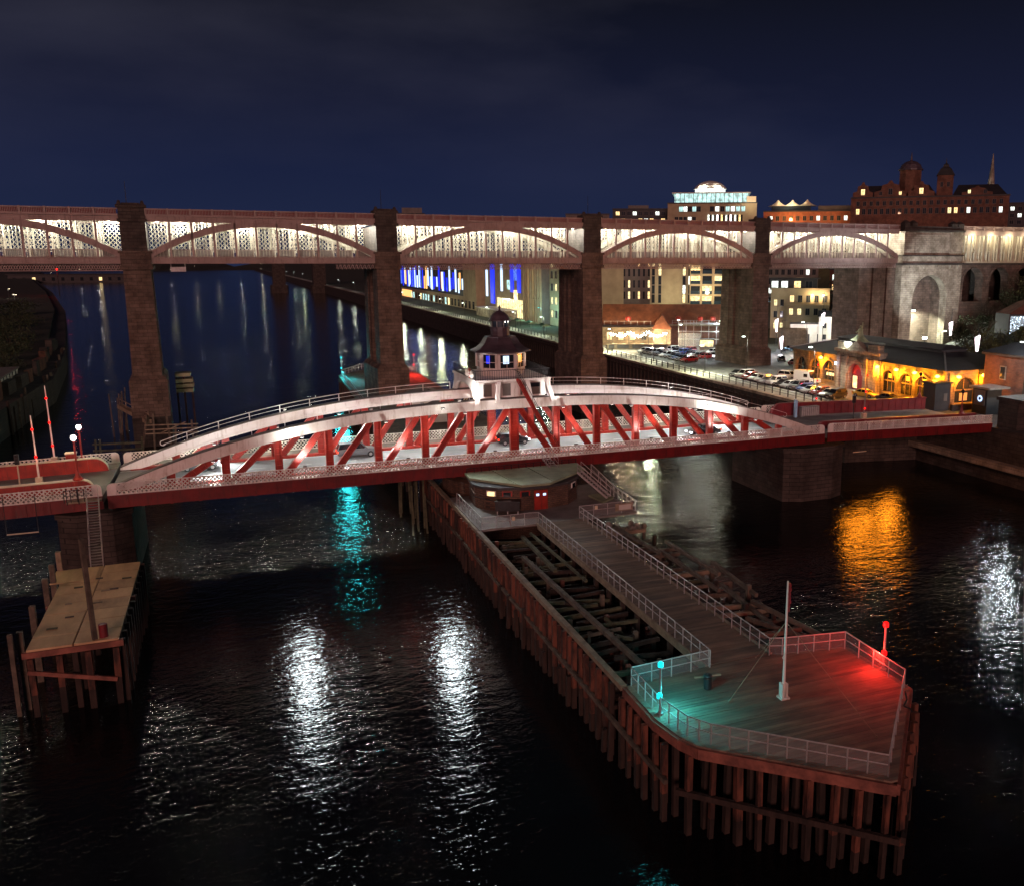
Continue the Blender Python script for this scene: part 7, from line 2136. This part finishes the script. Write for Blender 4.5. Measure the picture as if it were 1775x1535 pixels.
MB().add([(-2.2, 0, 8), (3.0, 0, 8), (3.0, 9, 8), (-2.2, 9, 8), (-2.2, 0, 18.4), (3.0, 0, 18.4), (3.0, 9, 18.4), (-2.2, 9, 18.4), (0.4, 0, 21.6), (0.4, 9, 21.6)], [(0, 1, 5, 8, 4), (1, 2, 6, 5), (2, 3, 7, 9, 6), (3, 0, 4, 7)]).obj('wall', 'render_white', t_)
MB().hexa([(-2.6, -0.3, 18.0), (-2.3, -0.3, 17.9), (-2.3, 9.3, 17.9), (-2.6, 9.3, 18.0), (0.3, -0.3, 21.75), (0.5, -0.3, 21.75), (0.5, 9.3, 21.75), (0.3, 9.3, 21.75)]).hexa([(3.1, -0.3, 17.9), (3.4, -0.3, 18.0), (3.4, 9.3, 18.0), (3.1, 9.3, 17.9), (0.45, -0.3, 21.7), (0.65, -0.3, 21.75), (0.65, 9.3, 21.75), (0.45, 9.3, 21.7)]).obj('roof', 'slate', t_)
MB().hexa([(3.0, 0.5, 8), (7.5, 0.5, 8), (7.5, 9, 8), (3.0, 9, 8), (3.0, 0.5, 17), (7.5, 0.5, 15), (7.5, 9, 15), (3.0, 9, 17)]).obj('rear_wing', 'terracotta', t_)
windows(t_, (0.2,), (17.2,), 1.0, 1.2, 0, wm, -0.02)
windows(t_, (-4.3,), (10, 13.2), 0.9, 1.3, 0, wm, -0.02)
t_ = T('white_workshop', 'low white workshop with dark doors below the apartments', 'workshop', (123.3, 112.0, 0), fc(123, 112))
MB().box(-5.2, 5.2, 0, 5, 7.9, 14.2).obj('wall', 'render_white', t_)
MB().box(-5.4, 5.4, -0.2, 5.2, 14.2, 14.5).obj('roof', 'slate', t_)
for x, w in ((-0.3, 1.1), (3.0, 1.3)):
    MB().box(x - w / 2, x + w / 2, -0.08, 0, 8.2, 11.4).obj('door', 'dark_panel', t_)
MB().box(-4.0, -2.2, -0.08, 0, 9.4, 10.6).obj('window', 'dark_glass', t_)
tag(MB().box(-4, 4, 0, 0.6, 0, 6.0).obj('brick_wall', 'market_stone', None, (112.5, 104, 8), fc(112, 104)), 'tall rough stone wall left of the white workshop', 'wall')
# ---- the sparkling light wall at the right edge
t_ = T('light_wall', 'wall of sparkling blue-white lights at the right edge', 'light wall', (122.0, 38.0, 0), rad(-20))
MB().box(0, 16, 0, 0.4, 8, 20.6).obj('light_panel', 'sparkle', t_)
MB().box(-0.3, 16.3, -0.2, 6, 20.6, 21.0).box(-0.3, 0, -0.2, 6, 8, 20.6).obj('frame', 'dark_panel', t_)
MB().hexa([(-0.3, 0, 21.0), (16, 0, 21.0), (16, 6, 21.0), (-0.3, 6, 21.0), (4, 1, 23.5), (16, 1, 26.5), (16, 5, 26.5), (4, 5, 23.5)]).obj('roof', 'red_brick', t_)
lamp((4, -5, 15), 1200, (0.66, 0.84, 1.0), 2.0, t_)
# ---- the blue-lit quayside hotel and neighbours, far upstream along the quay
t_ = T('quayside_hotel', 'long quayside hotel striped with blue and white light columns', 'hotel', (81.5, 330, 8))
HLn = 210.0                               # runs along +y, front faces the river (-x)
MB().box(0, 16, 0, HLn, 0, 6.2).obj('ground_storey', 'beige_panel', t_)
MB().box(0.6, 16, 26, HLn, 6.2, 24).obj('upper_wall', 'dark_panel', t_)
MB().box(-0.2, 16, 0, 26, 6.2, 24).obj('end_wall', 'beige_panel', t_)
for z in (10, 14.5, 19):
    MB().box(-0.35, -0.2, 0.2, 25.8, z, z + 0.3).obj('string_course', 'beige_panel', t_)
k = 28.0
i = 0
while k < HLn:
    mm = RC.choice(['strip_blue', 'strip_blue', 'strip_ice', 'win_blue', 'strip_ice', 'strip_amber'] if i % 3 else ['strip_blue', 'strip_ice'])
    zz = RC.choice([7.4, 7.8, 8.6, 9.4])
    MB().box(0.1, 0.6, k, k + RC.choice([1.0, 1.6, 2.2]), zz, RC.choice([15, 18, 20, 21])).obj('light_column', mm, t_)
    k += RC.choice([3.0, 4.2, 5.2, 6.5])
    i += 1
for k in lin(6, HLn - 8, 26):
    w_o = MB().box(-0.16, 0.0, k - 1.6, k + 1.6, 0.5, 4.2).obj('shopfront', RC.choice(['dark_glass', 'win_yellow', 'win_white', 'dark_glass', 'win_teal']) if k > 60 else 'dark_glass', t_)
MB().box(-0.2, 0, 170, 205, 0.5, 5.0).obj('bar_front', 'strip_amber', t_)
t_ = T('glass_offices', 'yellow-lit glass office with deep blue light towers', 'office building', (81.5, 252, 8))
MB().box(0, 18, 0, 62, 0, 24).obj('wall', 'beige_panel', t_)
MB().box(-0.3, 0, 2, 40, 0.6, 8.0).obj('glass_base', 'win_yellow', t_)
for y0, y1, z0, z1, mm in ((44, 50, 5, 24, 'strip_blue'), (14, 18, 11, 24, 'strip_blue'), (4, 8, 11, 24, 'strip_blue'), (31, 33, 11, 24, 'strip_ice'), (56, 58, 8, 20, 'strip_ice'), (9, 13, 8, 12, 'win_warm'), (20, 23, 12, 16, 'win_teal'), (9, 13, 16, 22, 'win_blue')):
    MB().box(-0.5, 0, y0, y1, z0, z1).obj('light_tower', mm, t_)
for y in lin(3, 39, 13):
    MB().box(-0.4, -0.3, y - 0.12, y + 0.12, 0.6, 8).obj('mullion', 'grey_panel', t_)
MB().box(-9, -1, 6, 46, 3.6, 3.9).obj('canopy', 'render_white', t_)
MB().box(-8.6, -1.2, 6.4, 45, 0, 3.6).obj('canopy_room', 'pale_stone', t_)
t_ = T('finned_tower', 'tall stone-finned office block with vertical light strips', 'office building', (80.5, 226, 8))
MB().box(0, 16, 0, 22, 0, 25).obj('wall', 'grey_panel', t_)
for i, y in enumerate(lin(0.5, 21.5, 8)):
    MB().box(-0.9, 0, y - 0.45, y + 0.45, 0, 25).obj('fin', 'beige_panel', t_)
    if i in (2, 4):
        MB().box(-0.2, 0, y + 0.8, y + 1.8, 3, 25).obj('light_strip', 'win_yellow', t_)
    if i == 3:
        MB().box(-0.2, 0, y + 0.8, y + 1.8, 1, 16).obj('light_strip', 'win_teal', t_)
MB().box(-0.5, 0, 0, 22, 9.5, 10.0).obj('band', 'beige_panel', t_)
t_ = T('brown_offices', 'brown office block with yellow windows left of the third pier', 'office building', (83, 190, 8))
MB().box(0, 16, 0, 34, 0, 25).obj('wall', 'beige_panel', t_)
me = win_mesh(2.0, 2.6, 1)
for z in (3, 8, 13, 17.6, 21.5):
    for y in lin(3, 31, 7):
        inst(me, 'window', t_, (0, y, z), rad(-90), {1: RC.choice(['win_yellow', 'dark_glass', 'dark_glass', 'win_warm'])})
street_lamp('teal-white lamp among the promenade cafe tables', 76, 214, 8, 7, 1200, (0.4, 1.0, 0.95), 'lamp_teal', -0.8, 'quay street lamps')
for i in range(7):
    y = 190 + i * 7.5
    t_ = T('cafe_parasol', 'green cafe parasol on the promenade, %s in its row' % ORD[i], 'parasol', (70 + (i % 2), y, 8.03), 0, 'cafe parasols')
    MB().tube((0, 0, 0), (0, 0, 2.4), 0.05, 5).obj('pole', 'dark_metal', t_)
    MB().lathe([(1.7, 1.9), (1.65, 2.0), (0.1, 2.7)], 8).obj('canopy', 'car_green' if i % 2 else 'roof_green', t_)
# ---- second river bridge far upstream: two dark piers
for i, (x, y, lb) in enumerate(((18, 889, 'dark river pier of the farther bridge upstream, left one'), (56, 873, 'dark river pier of the farther bridge upstream, right one'))):
    t_ = T('far_pier', lb, 'bridge pier', (x, y, 0), 0, 'piers of the farther bridge')
    MB().prism([(-7.5, -12), (7.5, -12), (9, 0), (7.5, 12), (-7.5, 12), (-9, 0)], -4, 8).obj('base', 'dark_stone', t_)
    MB().box(-6, 6, -9, 9, 8, 38).obj('shaft', 'dark_stone', t_)

# ================================================================== PLANTS
def bare_tree(label, x, y, z, h, seed, group=None, spread=0.55, levels=4):
    r2 = random.Random(seed)
    t2 = T('bare_tree', label, 'tree', (x, y, z), 0, group)
    tr_, br_ = MB(), MB()
    def grow(p, d, ln, r_, lv):
        q_ = p + d * ln
        (tr_ if lv == levels else br_).tube(p, q_, r_, 5 if lv < levels else 7, r_ * 0.62)
        if lv == 0:
            return
        for k in range(3 if lv > 1 else 4):
            nd = (d + Vector((r2.uniform(-1, 1), r2.uniform(-1, 1), r2.uniform(-0.25, 0.7))) * spread).normalized()
            grow(p + d * ln * r2.uniform(0.55, 1.0), nd, ln * r2.uniform(0.6, 0.82), r_ * 0.6, lv - 1)
    grow(Vector((0, 0, -0.5)), Vector((0, 0, 1)), h * 0.34, h * 0.028, levels)
    tr_.obj('trunk', 'bark', t2)
    br_.obj('crown', 'bark', t2)
def bush(label, x, y, z, rx, ry, h, n, seed, m_='foliage', group='hillside bushes', name='bush', cat='bush', trunk=True):
    r2 = random.Random(seed)
    t2 = T(name, label, cat, (x, y, z), 0, group)
    lf = MB()
    blobs = [(r2.uniform(-0.6, 0.6) * rx, r2.uniform(-0.6, 0.6) * ry, h * r2.uniform(0.3, 0.8), r2.uniform(0.3, 0.55)) for _ in range(9)]
    for i in range(n):
        bx, by, bz, br = r2.choice(blobs)
        d = Vector((r2.gauss(0, 1), r2.gauss(0, 1), r2.gauss(0, 1))).normalized() * r2.uniform(0.45, 1.0)
        c_ = Vector((bx + d.x * rx * br, by + d.y * ry * br, max(0.05, bz + d.z * h * br * 0.7)))
        s_ = r2.uniform(0.1, 0.26) * (0.6 + 0.12 * max(rx, h))
        a = Vector((r2.uniform(-1, 1), r2.uniform(-1, 1), r2.uniform(-1, 1))).normalized()
        b2 = a.cross(Vector((r2.uniform(-1, 1), r2.uniform(-1, 1), r2.uniform(-1, 1)))).normalized()
        lf.add([c_ - a * s_, c_ + b2 * s_ * 0.55, c_ + a * s_, c_ - b2 * s_ * 0.55], [(0, 1, 2, 3)])
    lf.obj('crown', m_, t2)
    st2 = MB()
    for bx, by, bz, br in blobs:
        st2.tube((bx * 0.2, by * 0.2, -0.4), (bx, by, bz), 0.08, 5, 0.03)
    st2.obj('trunk', 'bark', t2)
bare_tree('bare pale tree in front of the white gabled house', 128.6, 99.5, 8, 11, 3, None, 0.75)
bare_tree('bare tree growing right of the viaduct arches', 158, 70, 20, 13, 8, None, 0.7)
bare_tree('bare tree on the dark slope between abutment and viaduct', 150, 72, 13, 12, 9, None, 0.7)
bare_tree('thin bare tree beside the abutment foot behind the market roof', 116, 40, 12, 10, 14, None, 0.6)
for i, (x, y, z, rx, h, lb, m_) in enumerate(((113, 33.5, 12, 4.6, 6.0, 'round green bush beside the festive column on the slope', 'foliage'), (118, 30, 14, 4.0, 6.5, 'taller green bush right of the festive column', 'foliage'), (108.5, 36, 11, 3.5, 4.4, 'low green bush left of the festive column', 'foliage'),
                                           (124, 62, 8.6, 4.6, 4.2, 'low bush at the foot of the stone abutment, left of the niche', 'foliage'), (119, 66, 8.5, 4.2, 3.8, 'low bush below the shadowed land pier', 'foliage'), (128, 58, 9.2, 3.6, 3.6, 'small bush before the abutment niche', 'foliage'),
                                           (118, 44, 13, 5.0, 6.0, 'dark shrub on the slope left of the light wall', 'foliage_dark'), (136, 60, 12, 6.0, 8.0, 'dark shrub on the slope right of the niche', 'foliage_dark'), (150, 62, 18, 7.0, 8.0, 'dark shrub below the first viaduct arch', 'foliage_dark'), (160, 64, 22, 7.0, 9.0, 'pale-lit shrub below the second viaduct arch', 'foliage'),
                                           (143, 118, 12, 8.0, 17.0, 'dark tree mass behind the gabled house', 'foliage_dark'), (150, 128, 16, 9.0, 15.0, 'dark tree right of the cream apartments', 'foliage_dark'))):
    bush(lb, x, y, z, rx, rx, h, 900 if i < 6 else 1300, 30 + i, m_)
# terraces climbing the hill behind the apartments
for i, (x, y, w, z1, wall, lb) in enumerate(((150, 165, 22, 30.5, 'grey_panel', 'grey terrace with lit windows above the cream apartments'), (160, 140, 16, 29, 'red_brick', 'brick terrace on the hillside left of the land pier'), (140, 200, 24, 33, 'dark_panel', 'dark office terrace behind the balcony flats'),
                                            (128, 235, 30, 37, 'beige_panel', 'tall beige block far behind the quayside apartments'), (95, 262, 20, 34, 'grey_panel', 'grey office block behind the finned tower'), (112, 300, 26, 36, 'red_brick', 'brick warehouse far behind the glass office'))):
    t_ = block('hill_terrace', lb, 'terrace', x, y, fc(x, y), w, 10, 8, z1, wall, group='terraces behind the quay')
    windows(t_, lin(-w / 2 + 1.5, w / 2 - 1.5, int(w / 2.2)), [z1 - 3.2 * (k + 1) for k in range(4)], 1.1, 1.8, 0.38, ['win_warm', 'win_yellow', 'win_white'], -0.02)
# dark trees and scrub on the south bank
for i, (x, y, rx, h) in enumerate(((-76, 140, 6, 9), (-80, 165, 7, 11), (-84, 190, 7, 12), (-88, 215, 8, 13), (-94, 245, 9, 13), (-90, 150, 8, 12), (-100, 285, 10, 14), (-112, 340, 11, 15), (-122, 400, 12, 15))):
    bush('dark scrub on the south bank at the left edge, %s from the camera' % ORD[i], x - 4, y, 6.2, rx, rx, h * 0.55, 1100, 60 + i, 'foliage_dark', 'south bank scrub')
# ---- derelict quay on the south bank: fender piles and broken walls along its edge
sq_ = T('derelict_quay', 'dark derelict quay edge with timber fenders at the far left', 'quay', (-70, 90, 0))
for k in range(34):
    y = 4 * k
    x = -0.2 - (0 if y < 43 else (y - 43) * 0.105) + RC.uniform(0, 0.3)
    MB().bar((x + 0.35, y, -3), (x + 0.35 + RC.uniform(-0.2, 0.2), y + RC.uniform(-0.4, 0.4), RC.uniform(3.5, 7.4)), 0.4, 0.4).obj('fender_pile', RC.choice(['black_pile', 'old_timber', 'black_pile']), sq_)
for k in range(12):
    y = 5 + k * 11 + RC.uniform(-2, 2)
    x = -2.4 - (0 if y < 43 else (y - 43) * 0.105)
    MB().box(x - RC.uniform(0.6, 2.0), x, y, y + RC.uniform(3, 8), 5.5, RC.uniform(6.8, 9.0)).obj('broken_wall', RC.choice(['quay_wall', 'dark_stone', 'red_brick']), sq_)
# ---- south bank: walls, sheds, distant lights
for i, (x, y, w, z1, lb) in enumerate(((-98, 225, 16, 13, 'dark riverside works with a few lit windows on the south bank, nearest'), (-112, 290, 20, 15, 'dark riverside works with lit windows on the south bank, middle one'), (-135, 380, 26, 17, 'dark riverside works with lit windows on the south bank, farthest'))):
    t_ = block('riverside_works', lb, 'works', x - 8, y, fc(x, y), w, 12, 6, z1 - 2, 'dark_panel', group='south bank works')
    windows(t_, lin(-w / 2 + 2, w / 2 - 2, 6), (z1 - 2.6, z1 - 6), 1.5, 1.6, 0.4, ['win_warm', 'win_yellow', 'win_white'], -0.02)
t_ = T('bank_shed', 'pale flat-roofed shed above the south quay wall at the left edge', 'shed', (-77.0, 100, 5.5), rad(2))
MB().box(-8, 3.5, 0, 26, 0, 3.4).obj('wall', 'render_white', t_)
MB().box(-8.3, 3.8, -0.3, 26.3, 3.4, 3.7).obj('roof', 'grey_panel', t_)
for k in range(7):
    MB().box(3.5, 3.62, 1.5 + k * 3.5, 1.8 + k * 3.5, 0, 3.4).obj('post', 'dark_panel', t_)
for i, (x, y, z) in enumerate(((-145, 350, 12), (-150, 420, 12), (-140, 480, 14), (-150, 540, 12), (-172, 640, 13))):
    street_lamp('distant lamp on the south bank under the leftmost span, %s from the near end' % ORD[i], x, y, 6.0, z - 6, 25 + 25 * i, (1.0, 0.9, 0.66) if i != 3 else (1.0, 0.95, 0.8), 'lamp_warm', 0.8, 'south bank lamps')
t_ = T('red_beacon', 'red beacon on the south bank whose reflection streaks the water', 'beacon', (-150, 700, 0))
MB().tube((0, 0, 5), (0, 0, 25.5), 0.3, 8).obj('mast', 'dark_metal', t_)
MB().ball((0, 0, 26), 0.9, 10, 6).obj('lamp', 'lamp_red', t_)
lamp((0, -1.5, 26), 700, (1.0, 0.04, 0.03), 0.9, t_)
for i in range(16):
    x = -420 + i * 34
    y = 1500 + 40 * (i % 3)
    if x > 40:
        y = 2600
    street_lamp('far lamp on the hazy valley shore, %s from the left' % ORD[i], x, y, 2, 12 + 5 * (i % 4), 130, (1.0, 0.93, 0.75), 'lamp_warm', 1.0, 'valley lamps')
t_ = T('valley_warehouse', 'long dark warehouse on the far valley shore', 'warehouse', (-330, 1480, 0))
MB().box(0, 180, 0, 40, -2, 12).obj('wall', 'dark_panel', t_)
MB().box(-2, 182, -2, 42, 12, 13).obj('roof', 'slate', t_)
for k in range(14):
    MB().box(6 + k * 12.5, 10 + k * 12.5, -0.3, 0, 3, 8).obj('window', 'win_warm' if k in (2, 9) else 'dark_glass', t_)
